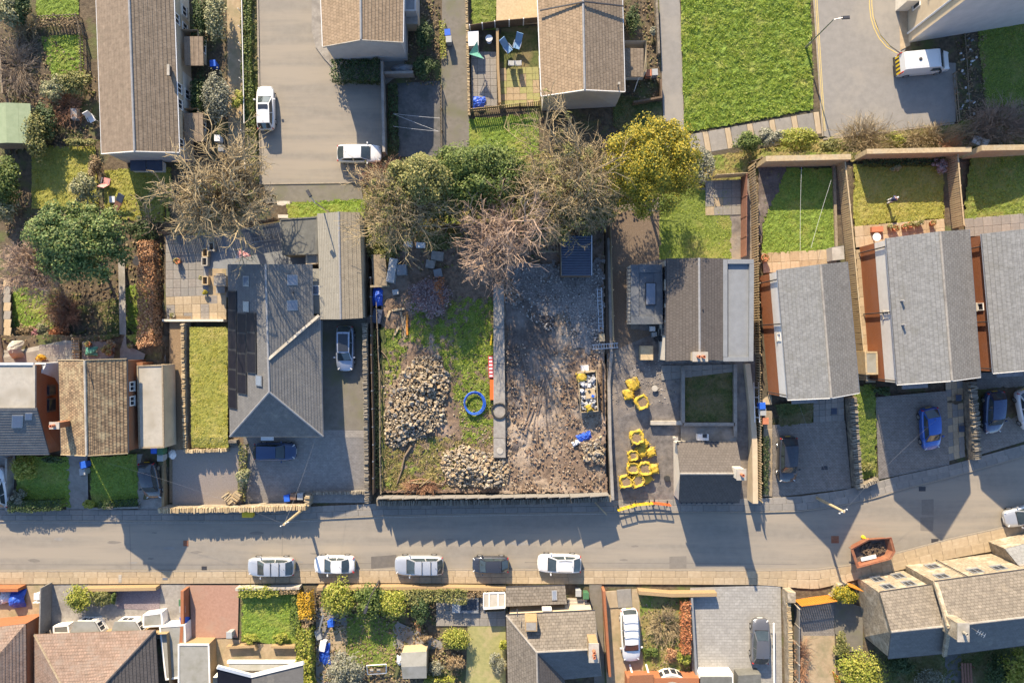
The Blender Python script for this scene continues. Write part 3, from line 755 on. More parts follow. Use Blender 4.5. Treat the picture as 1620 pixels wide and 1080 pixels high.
patch('footpath', [(1320, 945), (1365, 960), (1365, 1030), (1345, 1030), (1320, 1000)], 0.03, 'path_tar')
patch('footpath', [(1495, 1035), (1520, 1033), (1525, 1120), (1495, 1120)], 0.04, 'asphalt_dark')
patch('patio', [(500, 960), (550, 960), (550, 1080), (500, 1080)], 0.02, 'flag_grey')
patch('footpath', [(520, 990), (545, 990), (552, 1030), (525, 1030)], 0.03, 'patio_warm')
patch('footpath', [(622, 980), (700, 1015), (700, 1026), (622, 1026)], 0.03, 'flag_grey')

# the building plot: mud, gravel, rough grass, each with relief
OUT = [(603, 360), (955, 345), (957, 600), (960, 778), (603, 779)]
rough_sheet('ground', OUT, SITE, 'mud', 0.07, 0.17, 1.6, 0.0, 0.35)
rough_sheet('ground', [(800, 470), (955, 400), (955, 780), (790, 780)], SITE + 0.03, 'mud_pink', 0.10, 0.17, 1.8, 0.6, 0.5)
rough_sheet('ground', [(800, 470), (880, 470), (880, 560), (860, 610), (800, 600)], SITE + 0.08, 'mud_dark', 0.07, 0.17, 1.8, 0.9, 0.5)  # darker sheet: the big tree's shade put into the ground colour
rough_sheet('gravel', [(800, 420), (955, 410), (955, 520), (935, 560), (905, 545), (905, 500), (860, 500), (830, 480)], SITE + 0.13, 'gravel_grey', 0.08, 0.15, 2.5, 0.8, 0.4)
lawn([(650, 480), (782, 470), (782, 700), (735, 700), (700, 560), (650, 540)], 'grass', SITE + 0.03, 0.12, 0.14, 1.5, 0.9)
lawn([(604, 520), (660, 520), (625, 600), (604, 640)], 'grass', SITE + 0.0, 0.08, 0.17, 1.8, 0.8)
lawn([(604, 690), (700, 690), (800, 700), (760, 770), (604, 775)], 'grass_dry', SITE, 0.12, 0.15, 1.8, 0.6)
lawn([(606, 690), (640, 700), (650, 772), (606, 775)], 'grass_dry', SITE + 0.0, 0.10, 0.17, 1.8, 0.9)
rough_sheet('spoil_heap', [(600, 690), (602, 520), (609, 520), (609, 775), (602, 775)], SITE + 0.1, 'grass_dull', 0.1, 0.17, 1.8, 0.3)
rough_sheet('spoil_heap', [(918, 695), (958, 690), (958, 738), (930, 735), (916, 715)], SITE + 0.35, 'mud', 0.25, 0.15, 1.4, 0.4)
rough_sheet('ground', [(800, 610), (815, 610), (832, 690), (822, 735), (805, 735)], SITE + 0.04, 'mud_dark', 0.14, 0.15, 1.5, 0.9)
scatter('brick_fragments', [(800, 540), (955, 560), (957, 778), (640, 778), (800, 730)], 5200, .06, .2, 'bits_pink', SITE + .1)
scatter('gravel_lumps', [(800, 425), (955, 412), (955, 560), (860, 520), (800, 480)], 2600, .06, .2, 'bits_grey', SITE + .2)
scatter('earth_clods', [(604, 470), (780, 470), (780, 775), (604, 775)], 1800, .05, .16, 'bits_brown', SITE + .06)
scatter('yard_debris', [(962, 560), (1075, 560), (1070, 640), (962, 640)], 700, .04, .13, 'bits_grey', 1.0)
scatter('leaf_litter', [(0, 40), (60, 40), (150, 120), (150, 235), (50, 235), (0, 250)], 2600, .07, .24, 'bits_brown', 0.0, .3)
scatter('leaf_litter', [(0, 250), (50, 330), (262, 300), (262, 370), (230, 540), (0, 540)], 4200, .07, .24, 'bits_brown', 0.0, .3)
scatter('leaf_litter', [(500, 930), (690, 930), (690, 995), (735, 1000), (730, 1080), (500, 1080)], 4200, .07, .22, 'bits_brown', 0.02, .3)
scatter('leaf_litter', [(1010, 940), (1090, 935), (1092, 1080), (1022, 1080)], 1500, .07, .2, 'bits_brown', 0.03, .3)
scatter('leaf_litter', [(285, 0), (360, 0), (362, 250), (300, 330), (420, 350), (440, 310), (412, 295), (390, 300), (362, 340)], 1800, .06, .2, 'bits_brown', 0.02, .3)
scatter('leaf_litter', [(560, 250), (1050, 260), (1050, 330), (955, 345), (955, 420), (604, 430)], 3200, .08, .25, 'bits_brown', SITE + .02, .3)
scatter('leaf_litter', [(640, 0), (696, 0), (696, 135), (640, 135)], 900, .06, .2, 'bits_brown', 0.0, .3)
scatter('leaf_litter', [(985, 0), (1040, 0), (1045, 160), (985, 170)], 900, .06, .2, 'bits_brown', 0.0, .3)
scatter('leaf_litter', [(1512, 60), (1560, 50), (1560, 190), (1512, 190)], 900, .06, .2, 'bits_brown', 0.0, .3)
# wheel ruts pressed up in the soft ground
for k in range(7):
	x = 826 + k * 9; g = G(); q = [P(x + 14 * math.sin(j * .3 + k * .6) - j * (1.2 if k % 2 else .6), 560 + j * 14 + k * 5, SITE + .08 + .03 * math.sin(j * 2.1 + k)) for j in range(9)]
	for a, b in zip(q[:-1], q[1:]): g.tube(a, b, .09 + .04 * math.sin(a.y * 2), .09 + .04 * math.sin(b.y * 2), 6)
	struct('wheel_rut', g, M['mud' if k % 2 else 'mud_dark'])
# retaining edge of the plot
g = G(); g.prism([P(x, y, SITE) for x, y in OUT], -0.05, SITE - 0.12)
struct('terrace', g, M['stone_dark'])
# yard of the next house: level at the back, falling to the road in front
g = G()
zs = 1.0
a = [P(960, 330, zs), P(1195, 280, zs), P(1195, 640, zs), P(960, 640, zs), P(962, 792, 0.05), P(1078, 792, 0.05), P(1195, 792, 0.05)]
g.poly([a[3], a[2], a[1], a[0]])
g.poly([a[4], a[6], a[2], a[3]])
struct('yard', g, M['yard_mud'])
# ---------------------------------------------------------------- buildings
def roof_plane(parent, E0, E1, R1, R0, mt, course=0.34, name='roof_slope', lift=0.03, th=0.12):
	"""roof slope in overlapping courses between an eave E0-E1 and a ridge R0-R1 (world points)"""
	E0, E1, R1, R0 = (Vector(p) for p in (E0, E1, R1, R0))
	nrm = (E1 - E0).cross(R0 - E0) if (R0 - E0).length > .01 else (E1 - E0).cross(R1 - E0)
	nrm.normalize()
	if nrm.z < 0: nrm = -nrm
	ud = (E1 - E0).normalized(); vd = nrm.cross(ud)
	if vd.z < 0: vd = -vd
	L = ((R0 + R1) / 2 - (E0 + E1) / 2).length
	n = max(1, int(L / course + .5))
	g = G()
	def uv(p): return ((p - E0).dot(ud), (p - E0).dot(vd) / (L / n) * course if False else (p - E0).dot(vd))
	for i in range(n):
		t0, t1 = i / n, (i + 1) / n
		a, b = E0.lerp(R0, t0), E1.lerp(R1, t0)
		c, d = E1.lerp(R1, t1), E0.lerp(R0, t1)
		al, bl = a + nrm * lift, b + nrm * lift
		pts = [al, bl, c, d] if (c - d).length > 1e-4 else [al, bl, c]
		if (pts[1] - pts[0]).cross(pts[2] - pts[0]).z < 0: pts = pts[::-1]
		g.poly(pts, [uv(p) for p in pts])
		ris = [a, b, bl, al]
		g.poly(ris, [uv(p) for p in ris])
	# underside and edges
	dn = Vector((0, 0, -th))
	ring = [E0, E1, R1, R0]
	for i in range(4):
		a, b = ring[i], ring[(i + 1) % 4]
		if (a - b).length < 1e-4: continue
		q = [a, b, b + dn, a + dn]
		g.poly(q, [(0, 0)] * 4)
	q = [p + dn for p in ring]
	g.poly(q[::-1], [(0, 0)] * 4)
	return obj(name, g, M[mt], parent)

def bar(parent, name, a, b, w, h, mt):
	g = G(); g.beam(a, b, w, h); return obj(name, g, M[mt], parent)

TB = [0.0]
def window(parent, A, B, u, zc, w, h, out, frame='white', pane='glass', name='window', sill=True):
	"""window on the wall from A to B (world), u metres from A; out = outward normal"""
	A = Vector((A[0], A[1], 0)); B = Vector((B[0], B[1], 0)); d = (B - A).normalized(); o = Vector((out[0], out[1], 0)).normalized()
	zc += TB[0]
	c = A + d * u + Vector((0, 0, zc)); rz = math.atan2(d.y, d.x)
	g = G()
	fw = 0.09
	for s in (-1, 1):
		p = c + d * (s * (w / 2 - fw / 2)) + o * 0.03; g.box(p, (fw, 0.08, h), rz)
		p = c + Vector((0, 0, s * (h / 2 - fw / 2))) + o * 0.03; g.box(p, (w - 2 * fw - .004, 0.078, fw), rz)
	if w > 0.8: g.box(c + o * 0.03, (0.06, 0.074, h - 2 * fw - .004), rz)
	f = obj(name, g, M[frame], parent)
	g = G(); g.box(c + o * 0.012, (w - 2 * fw, 0.02, h - 2 * fw), rz); obj('pane', g, M[pane], f)
	if sill:
		g = G(); g.box(c + o * 0.07 + Vector((0, 0, -h / 2 - .035)), (w + .1, .16, .06), rz); obj('sill', g, M['concrete_pale'], f)
	return f

def gable_house(name, label, cat, L, K, Rr, ze, zr, z0=0.0, oh=0.3, og=0.12, roof=('roof_brown_row', 'roof_brown_row'), walls=('render_white',) * 4,
				course=(0.34, 0.34), zel=None, zer=None, ridge='lead', gutter='metal_dark', verge=None, skip=()):
	"""pitched house: eave line L, ridge line K, eave line Rr, each two map points; walls = left, right, first gable, second gable"""
	zel = zel or ze; zer = zer or ze
	L0, L1 = P(*L[0], zel), P(*L[1], zel); K0, K1 = P(*K[0], zr), P(*K[1], zr); R0, R1 = P(*Rr[0], zer), P(*Rr[1], zer)
	tb = T((L[0][0] + Rr[1][0]) / 2, (L[0][1] + Rr[1][1]) / 2); z0 = z0 + tb; TB[0] = tb
	base = (L0 + L1 + R0 + R1) / 4; base.z = z0
	t = thing(name, label, cat, base)
	h = {'t': t}
	roof_plane(t, L0, L1, K1, K0, roof[0], course[0])
	roof_plane(t, R0, R1, K1, K0, roof[1], course[1])
	if ridge:
		g = G(); g.tube(K0, K1, .11, .11, 8); obj('ridge_tiles', g, M[ridge], t)
	if gutter:
		for a, b in ((L0, L1), (R0, R1)):
			e = Vector((0, 0, -.06)); o = (a - (K0 if a is L0 else K0)); o.z = 0; o = o.normalized() * .05
			g = G(); g.tube(a + o + e, b + o + e, .055, .055, 6); obj('gutter', g, M[gutter], t)
	ax = (K1 - K0).normalized()
	def inn(e, k, s):
		d = k - e; l = math.hypot(d.x, d.y); p = e + d * (oh / l); return p + ax * (og * s) + Vector((0, 0, -.10))
	l0, l1, r0, r1 = inn(L0, K0, 1), inn(L1, K1, -1), inn(R0, K0, 1), inn(R1, K1, -1)
	k0, k1 = K0 + ax * og + Vector((0, 0, -.10)), K1 - ax * og + Vector((0, 0, -.10))
	def dn(p): return Vector((p.x, p.y, z0))
	for nm, mt, pts, n_ in (('l', walls[0], [dn(l0), dn(l1), l1, l0], 'wall'), ('r', walls[1], [dn(r0), dn(r1), r1, r0], 'wall'),
							('0', walls[2], [dn(l0), dn(r0), r0, k0, l0], 'gable_wall'), ('1', walls[3], [dn(l1), dn(r1), r1, k1, l1], 'gable_wall')):
		if nm in skip: continue
		g = G(); g.poly(pts); obj(n_, g, M[mt], t)
	if verge:
		for a, k, b in ((L0, K0, R0), (L1, K1, R1)):
			s = -1 if a is L0 else 1
			for p, q in ((a, k), (k, b)):
				bar(t, 'bargeboard', p + ax * s * .04 + Vector((0, 0, -.03)), q + ax * s * .04 + Vector((0, 0, -.03)), .07, .2, verge)
	h.update(l0=l0, l1=l1, r0=r0, r1=r1, k0=k0, k1=k1, L0=L0, L1=L1, R0=R0, R1=R1, K0=K0, K1=K1, ax=ax,
             nl=(L0 - K0).xy.to_3d(), nr=(R0 - K0).xy.to_3d())
	return h

def on_plane(E0, E1, R1, R0, u, v):
	return (Vector(E0).lerp(Vector(E1), u)).lerp(Vector(R0).lerp(Vector(R1), u), v)

def roof_window(parent, c, ud, vd, w, h, glass='glass_sky', frame='metal_grey', name='roof_window', up=0.07):
	"""skylight lying on a slope: centre c, along-eave ud, up-slope vd"""
	ud = ud.normalized(); vd = vd.normalized(); n = ud.cross(vd)
	if n.z < 0: n = -n
	def quadbox(g, cc, a, b, t):
		pts = []
		for k in (0, 1):
			for (i, j) in ((-1, -1), (1, -1), (1, 1), (-1, 1)): pts.append(cc + ud * (i * a / 2) + vd * (j * b / 2) + n * (k * t))
		s = len(g.v); g.v += [tuple(p) for p in pts]
		for q in ((3, 2, 1, 0), (4, 5, 6, 7), (0, 1, 5, 4), (1, 2, 6, 5), (2, 3, 7, 6), (3, 0, 4, 7)): g.f.append(tuple(s + i for i in q))
	g = G(); quadbox(g, c, w, h, up); f = obj(name, g, M[frame], parent)
	g = G(); quadbox(g, c + n * (up + .002), w - .16, h - .16, .012); obj('pane', g, M[glass], f)
	return f

def flat_block(name, label, cat, pts, z0, z1, wall, top, parapet=0.1, pw=0.16, parent=None, kind=None, trim=None):
	"""flat-roofed block; outline in map pixels at its roof level"""
	tb = T(sum(p[0] for p in pts) / len(pts), sum(p[1] for p in pts) / len(pts))
	w = [P(x, y, z1) for x, y in pts]
	z0 += tb; z1 += tb
	ar = sum(w[i].x * w[(i + 1) % len(w)].y - w[(i + 1) % len(w)].x * w[i].y for i in range(len(w)))
	if ar < 0: w.reverse()
	c = sum(w, Vector()) / len(w)
	if parent is None:
		b = Vector((c.x, c.y, z0)); t = thing(name, label, cat, b)
	else: t = parent
	g = G(); n = len(w)
	for i in range(n):
		a, b = w[i], w[(i + 1) % n]
		g.poly([(a.x, a.y, z0), (b.x, b.y, z0), (b.x, b.y, z1), (a.x, a.y, z1)])
	obj('wall', g, M[wall], t)
	g = G(); g.poly([(p.x, p.y, z1 - .02) for p in w]); obj('flat_roof', g, M[top], t)
	if parapet:
		for i in range(n):
			a, b = w[i], w[(i + 1) % n]; d = (b - a).normalized(); inn = Vector((-d.y, d.x, 0)) * (pw / 2 - .02)
			ext = d * .0
			bar(t, 'roof_edge', a + inn - ext + Vector((0, 0, parapet / 2 - .05)), b + inn - d * pw + Vector((0, 0, parapet / 2 - .05)), pw, parapet, trim or wall)
	return t

def chimney(parent, c, size, z0, z1, mt='brick_brown', pots=1, pot='terracotta', rz=0.0, cap='concrete_pale', along_y=False):
	g = G(); g.box((c[0], c[1], (z0 + z1) / 2), (size[0], size[1], z1 - z0), rz); ch = obj('chimney', g, M[mt], parent)
	g = G(); g.box((c[0], c[1], z1 + .05), (size[0] + .12, size[1] + .12, .1), rz); obj('chimney_cap', g, M[cap], ch)
	for k in range(pots):
		o = (k - (pots - 1) / 2) * .42
		dx, dy = (o * math.cos(rz), o * math.sin(rz)) if not along_y else (0, o)
		g = G(); g.lathe((c[0] + dx, c[1] + dy, z1 + .1), [(.15, 0), (.14, .1), (.12, .42), (.15, .44), (.15, .5), (.1, .5), (.09, .3)], 10); obj('chimney_pot', g, M[pot], ch, True)
	return ch

def pipe(parent, pts, r=.05, mt='metal_dark', name='pipe'):
	g = G(); g.path(pts, r, 6); return obj(name, g, M[mt], parent)

# --- terrace at the top left
hA = gable_house('terraced_house', 'long brown tiled terraced house with two brown porches at the top left', 'house',
                 [(150, -70), (161, 243)], [(202, -70), (213, 239)], [(272, -70), (283, 241)], 3.7, 5.5, roof=('roof_course', 'roof_brown_row'), walls=('render_cream', 'render_cream', 'render_grey', 'render_grey'),
                 course=(0.34, 0.37), ridge='lead', verge='white', gutter='white_plastic', oh=0.25)
t = hA['t']
d = (hA['r1'] - hA['r0']); Lr = d.xy.length
for (py, zz) in ((30, 2.7), (140, 2.7), (228, 2.7), (18, 1.1), (45, 1.1), (150, 1.1), (165, 2.7)):
	y = P(0, py, zz).y; u = (hA['r0'].y - y)
	window(t, hA['r0'], hA['r1'], u, zz, 1.0, 0.95, (1, 0, 0))
# rendered bands between the brown brick bays
for y0, y1 in ((-60, 22), (112, 178)):
	a, b = P(283, y0, 2).y, P(283, y1, 2).y; x = hA['r0'].x + (hA['r1'].x - hA['r0'].x) * .5
	xa = hA['r0'].lerp(hA['r1'], (hA['r0'].y - a) / (hA['r0'].y - hA['r1'].y)); xb = hA['r0'].lerp(hA['r1'], (hA['r0'].y - b) / (hA['r0'].y - hA['r1'].y))
	g = G(); g.poly([(xa.x + .02, xa.y, .0), (xb.x + .02, xb.y, .0), (xb.x + .02, xb.y, 1.9), (xa.x + .02, xa.y, 1.9)]); obj('render_panel', g, M['render_white'], t)
for (y0, y1) in ((58, 104), (179, 224)):
	x0, x1 = 283, 324
	a = [P(x0 + 8, y0, 2.3), P(x0 + 9, y1, 2.3), P(x1 - 2, y1, 2.05), P(x1 - 3, y0, 2.05)]
	po = roof_plane(t, a[3], a[2], a[1], a[0], 'roof_course', 0.4, 'porch_roof')
	g = G()
	q = [P(x0, y0 + 3, 0), P(x1 + 3, y0 + 3, 0), P(x1 + 3, y1, 0), P(x0, y1, 0)]
	q[0].x = q[3].x = hA['r0'].x - .1
	for i in range(3):
		b0, b1 = q[i], q[i + 1]; g.poly([b0, b1, (b1.x, b1.y, 2.0), (b0.x, b0.y, 2.0)])
	pw = obj('porch_wall', g, M['render_cream'], po)
	window(po, q[1], q[2], (q[1] - q[2]).length / 2, 1.1, .8, 1.6, (1, 0, 0), name='porch_door', sill=False)
chimney(t, P(268, 112, 4.3), (.12, .9), 4.0, 4.45, 'metal_dark', 0)
g = G()
for (x, y) in ((222, 264), (248, 264)):
	t2 = thing('storage_box', 'low dark blue garden box under the white gable, ' + ('left one' if x < 240 else 'right one'), 'storage box', P(x, y), 'dark blue boxes under the gable')
	c = P(x, y, .45)
	g = G(); g.box((c.x, c.y, .4), (1.4, .9, .8)); obj('body', g, M['white_plastic'], t2)
	g = G(); g.box((c.x, c.y, .84), (1.5, 1.0, .07)); obj('lid', g, M['shed_blue'], t2)

# --- house with grey gable beside the parking court
hB = gable_house('end_terrace_house', 'brown tiled house with grey gable beside the parking court', 'house',
                 [(505, -80), (511, 74)], [(570, -80), (571, 63)], [(639, -80), (637, 67)], 4.4, 6.2, roof=('roof_tan', 'roof_tan'), walls=('render_grey', 'render_grey', 'render_grey', 'render_grey'), gutter='white_plastic', verge='concrete_pale', oh=.2)
flat_block('', '', '', [(640, -60), (658, -60), (658, 18), (640, 18)], 0, 2.7, 'render_grey', 'flat_blue', parent=hB['t'])
flat_block('', '', '', [(642, 18.5), (661, 18.5), (661, 38), (642, 38)], 0, 1.6, 'render_cream', 'concrete', 0, parent=hB['t'])
# --- middle top house
hC = gable_house('end_terrace_house', 'pinkish brown tiled house with picket-fenced patio on its left', 'house',
                 [(848, -80), (857, 152)], [(921, -80), (925, 142)], [(982, -80), (988, 145)], 4.4, 6.2, roof=('roof_tan', 'roof_brown_row'), walls=('render_white', 'render_cream', 'render_grey', 'render_grey'), gutter='white_plastic', verge='white', oh=.2)
t = hC['t']
for yy, z in ((60, 3.3), (110, 3.3), (95, 1.2)):
	y = P(0, yy, z).y; window(t, hC['l0'], hC['l1'], (hC['l0'].y - y), z, 1.1, 1.0, (-1, 0, 0))
a = [P(987, 76, 2.5), P(989, 121, 2.5), P(1018, 122, 2.2), P(1018, 77, 2.2)]
po = roof_plane(t, a[3], a[2], a[1], a[0], 'roof_brown_row', .3, 'porch_roof')
g = G(); q = [P(980, 79, 0), P(1016, 79, 0), P(1016, 127, 0), P(980, 127, 0)]
for i in range(3):
	b0, b1 = q[i], q[i + 1]; g.poly([b0, b1, (b1.x, b1.y, 2.1), (b0.x, b0.y, 2.1)])
obj('porch_wall', g, M['render_white'], po)
pp = [P(854, 17, 4.9), P(925, 3, 6.35), P(986, 10, 4.9)]
bar(t, 'party_wall_seam', pp[0], pp[1], .1, .12, 'metal_dark'); bar(t, 'party_wall_seam', pp[1], pp[2], .1, .12, 'metal_dark')
chimney(t, P(978, 135, 4.9), (.1, .1), 4.6, 5.3, 'metal_dark', 0)
pipe(t, [P(1012, 121, 2.2), P(1008, 130, 1.5), P(1003, 145, .2)], .05, 'white_plastic', 'downpipe')

TB[0] = 0.0
# --- tall block in the top right corner
b0, b1 = P(1437, 68), P(1700, 25); b2, b3 = P(1690, -260), P(1427, -220)
t = thing('apartment_block', 'tall rendered block with plain shaded end wall behind the white van', 'building', (b0 + b1 + b2 + b3) / 4)
for a, b, mt in ((b0, b1, 'render_grey'), (b1, b2, 'render_cream'), (b2, b3, 'render_cream'), (b3, b0, 'render_cream')):  # end wall greyer than the sunny sides: its shade is in the colour
	g = G(); g.poly([a, b, (b.x, b.y, 9.5), (a.x, a.y, 9.5)]); obj('wall', g, M[mt], t)
g = G(); g.prism([b0, b1, b2, b3], 9.5, 9.9); obj('roof', g, M['roof_brown_row'], t)
for k, (zz, u) in enumerate(((1.6, 3.2), (4.3, 3.2), (4.3, 6.5), (1.6, 7.5))):
	window(t, b0, b3, u, zz, 1.1, 1.2, (-1, 0, 0))
pipe(t, [b0 + Vector((-.1, .9, 0)), b0 + Vector((-.1, .9, 9.3))], .1, 'white_plastic', 'downpipe')
g = G(); g.box(b0 + Vector((-.7, 4.2, 1.1)), (1.2, 2.2, 2.2)); obj('entrance_porch', g, M['render_white'], t)

# --- bungalow with solar panels
z_e, z_r = 3.0, 5.8
BM = T(430, 550)
E = dict(tl=P(361, 418, z_e), bl=P(364, 690, z_e), br=P(511, 690, z_e), kt=P(420, 418, z_r), kb=P(426, 620, z_r),
         r1=P(493, 418, z_e), r2=P(495, 499, z_e), km=P(423.5, 500, z_r), q0=P(506, 499, 2.6), q1=P(511, 690, 3.0))
base = (E['tl'] + E['br']) / 2; base.z = BM
tM = thing('bungalow', 'grey slated hipped bungalow with black solar panels and roof windows', 'house', base)
roof_plane(tM, E['tl'], E['bl'], E['kb'], E['kt'], 'roof_slate', .3)
roof_plane(tM, E['bl'], E['br'], E['kb'], E['kb'], 'roof_slate', .3, 'hip_slope')
roof_plane(tM, E['r1'], E['r2'], E['km'], E['kt'], 'roof_slate', .3)
roof_plane(tM, E['q0'], E['q1'], E['kb'], E['km'], 'roof_slate', .3)
for a, b in (('kt', 'kb'), ('kb', 'bl'), ('kb', 'br')):
	g = G(); g.tube(E[a], E[b], .1, .1, 8); obj('ridge_tiles', g, M['roof_slate'] if 0 else M['lead'], tM)
v0, v1 = P(425, 568, z_r + .02), P(505, 499, 2.8)
bar(tM, 'valley_flashing', v0 + Vector((0, 0, .03)), v1 + Vector((0, 0, .1)), .24, .10, 'concrete_pale')
g = G()
foot = [P(368, 424, 0), P(368, 676, 0), P(500, 676, 0), P(500, 506, 0), P(484, 506, 0), P(484, 424, 0)]
foot = [Vector((p.x * .965, p.y * .965, BM)) for p in foot]
for i in range(6):
	a, b = foot[i], foot[(i + 1) % 6]; g.poly([a, b, (b.x, b.y, BM + 2.95), (a.x, a.y, BM + 2.95)])
obj('wall', g, M['render_grey'], tM)
g = G(); g.poly([E['tl'], E['r1'], E['kt']]); obj('gable_wall', g, M['render_grey'], tM)
for a, b in ((E['tl'], E['bl']), (E['r1'], E['r2']), (E['q0'], E['q1']), (E['bl'], E['br'])):
	g = G(); g.tube(a + Vector((0, 0, -.06)), b + Vector((0, 0, -.06)), .06, .06, 6); obj('gutter', g, M['metal_grey'], tM)
# solar panels lie on the left slope
ud = (E['bl'] - E['tl']).normalized(); vd = (E['kt'] - E['tl']).normalized()
def on_left(px, py):
	o = Vector((0, 0, H)); d = P(px, py, 0) - o
	n = ud.cross(vd); t_ = (E['tl'] - o).dot(n) / d.dot(n); return o + d * t_
def on_right(px, py):
	o = Vector((0, 0, H)); d = P(px, py, 0) - o
	n = (E['r2'] - E['r1']).cross(E['kt'] - E['r1']); t_ = (E['r1'] - o).dot(n) / d.dot(n); return o + d * t_
for (xa, xb, ya, yb, n) in ((361.5, 374.5, 460, 646, 6), (375.5, 390, 495, 623, 4), (390.5, 405, 494, 590, 3)):
	for k in range(n):
		y0 = ya + (yb - ya) * k / n; y1 = ya + (yb - ya) * (k + 1) / n
		sh = (y0 - 540) * .004
		c = on_left((xa + xb) / 2 + sh + 1, (y0 + y1) / 2); w = (on_left(xa, y0) - on_left(xa, y1)).length; h = (on_left(xa, y0) - on_left(xb, y0)).length
		roof_window(tM, c, ud, vd, w - .03, h - .02, 'solar', 'black_plastic', 'solar_panel', .11)
for (x, y) in ((390, 445), (390, 485), (410, 602)):
	roof_window(tM, on_left(x, y), ud, vd, .95, .85)
udr = (E['r2'] - E['r1']); vdr = (E['kt'] - E['r1'])
for (x, y) in ((462, 443), (462, 483)):
	roof_window(tM, on_right(x, y), udr, vdr, .95, 1.0)
pipe(tM, [on_right(465, 463), on_right(465, 463) + Vector((0, 0, .4))], .07, 'metal_dark', 'vent_pipe')
g = G(); g.box(P(423, 692, 1.2), (1.2, .5, .15)); obj('door_canopy', g, M['white_plastic'], tM)
# aerial mast and small sheds behind
flat_block('', '', '', [(338, 436), (357, 436), (357, 452), (338, 452)], 0, 1.2, 'render_cream', 'concrete', 0, parent=tM)

hG = gable_house('garage', 'long garage with corrugated grey roof joined to the bungalow', 'garage',
                 [(502, 338), (507, 505)], [(536, 335), (539, 505)], [(569, 336), (574, 503)], 2.6, 3.0, roof=('roof_corrugated', 'roof_shed_brown'), walls=('render_cream',) * 4, course=(.5, .4), ridge='lead', oh=.1, gutter=None)
flat_block('shed', 'dark felt flat-roofed shed beside the corrugated garage', 'shed', [(443, 347), (502, 343), (503, 402), (447, 403)], 0, 2.3, 'wood_pale', 'felt_dark', .1, .12, trim='felt_dark')
flat_block('store', 'small green-grey store between bungalow and garage', 'store', [(484, 400), (503, 399), (503, 417), (484, 418)], 0, 1.9, 'render_cream', 'felt_grey', .08)
t = thing('side_porch', 'narrow mossy lean-to with white rooflight between bungalow and garage', 'porch', P(500, 450))
g = G(); q = [P(494, 425, 2.2), P(505, 425, 2.2), P(506, 496, 2.2), P(496, 496, 2.2)]; g.prism(q, BM, BM + 2.2); obj('body', g, M['felt_grey'], t)
roof_window(t, P(500, 459, 2.2), Vector((0, 1, 0)), Vector((1, 0, 0)), .9, .7, 'glass_sky', 'white', 'rooflight')

# --- the two houses at the left
hN = gable_house('house', 'brown house with lichen-speckled clay tile roof and chimney shadow', 'house',
                 [(93, 570), (97, 718)], [(134, 570), (137, 720)], [(200, 568), (202, 716)], 3.6, 5.4, roof=('roof_lichen', 'roof_lichen'), walls=('brick_brown', 'brick_brown', 'brick_brown', 'brick_brown'), ridge='concrete_pale', verge='wood_pale', oh=.12, course=(.3, .3))
t = hN['t']
for yy, z in ((611, 2.6), (634, 2.6)): window(t, hN['r0'], hN['r1'], hN['r0'].y - P(0, yy, z).y, z, .9, .8, (1, 0, 0))
g = G(); g.box((hN['r0'].x + .3, P(0, 586, 1).y, 2.7), (.7, 1.6, 1.9)); obj('side_porch', g, M['brick_brown'], t)
c = P(102, 670, 4.6); chimney(t, c, (.75, .5), 5.4, 7.7, 'brick_brown', 1)
for k, (x0, x1, y0, y1) in enumerate([(93, 137, 573, 720)]): pass
pipe(t, [P(137, 578, 5.5), P(152, 625, 4.9), P(168, 665, 4.3)], .025, 'metal_dark', 'aerial_cable')
flat_block('garage', 'flat felt-roofed garage beside the lichen-speckled house', 'garage', [(217, 578), (258, 577), (260, 708), (220, 709)], 0, 2.3, 'render_cream', 'felt_pale', .1, .14, trim='wood_old')

tO = thing('house', 'brick house with pale flat roof and blue slate front slope at the left edge', 'house', P(20, 650))
e0, e1 = P(-80, 720, 2.4), P(78, 719, 2.4); k0, k1 = P(-80, 646, 4.4), P(58, 645, 4.4)
roof_plane(tO, e0, e1, k1, k0, 'roof_slate', .28)
w = [P(-80, 577, 4.2), P(54, 577, 4.2), P(54, 645, 4.2), P(-80, 645, 4.2)]
g = G(); g.poly([(p.x, p.y, p.z) for p in w[::-1]]); obj('flat_roof', g, M['felt_pale'], tO)
bar(tO, 'roof_edge', w[0] + Vector((0, .1, .02)), w[1] + Vector((0, .1, .02)), .2, .2, 'white_plastic')
bar(tO, 'roof_edge', w[1] + Vector((0.05, 0, .01)), w[2] + Vector((0.05, 0, .01)), .2, .2, 'felt_pale')
xb = P(94, 640, 0).x
g = G()
g.poly([(xb, w[1].y, 1.7), (xb, e1.y, 1.7), (xb - .1, e1.y, 4.1), (w[2].x + .12, k1.y, 6.1), (w[1].x + .12, w[1].y, 5.9)]); obj('wall', g, M['brick_orange'], tO)
g = G(); g.poly([(-60, w[1].y, 1.7), (xb, w[1].y, 1.7), (w[1].x, w[1].y, 5.9), (-60, w[1].y, 5.9)]); obj('wall', g, M['brick_orange'], tO)
g = G(); g.poly([(-60, e1.y + .2, 1.7), (xb, e1.y + .2, 1.7), (xb, e1.y + .2, 4.1), (-60, e1.y + .2, 4.1)]); obj('wall', g, M['brick_orange'], tO)
for yy in (617, 640):
	g = G(); c = P(79, yy, 1.8); g.box(c, (.5, 1.0 if yy < 630 else 1.3, .9)); f = obj('window', g, M['wood_dark'], tO)
	g = G(); g.box(c + Vector((.02, 0, .02)), (.5, .7 if yy < 630 else 1.0, .9)); obj('pane', g, M['glass'], f)
nO = (e1 - e0).cross(k0 - e0).normalized()
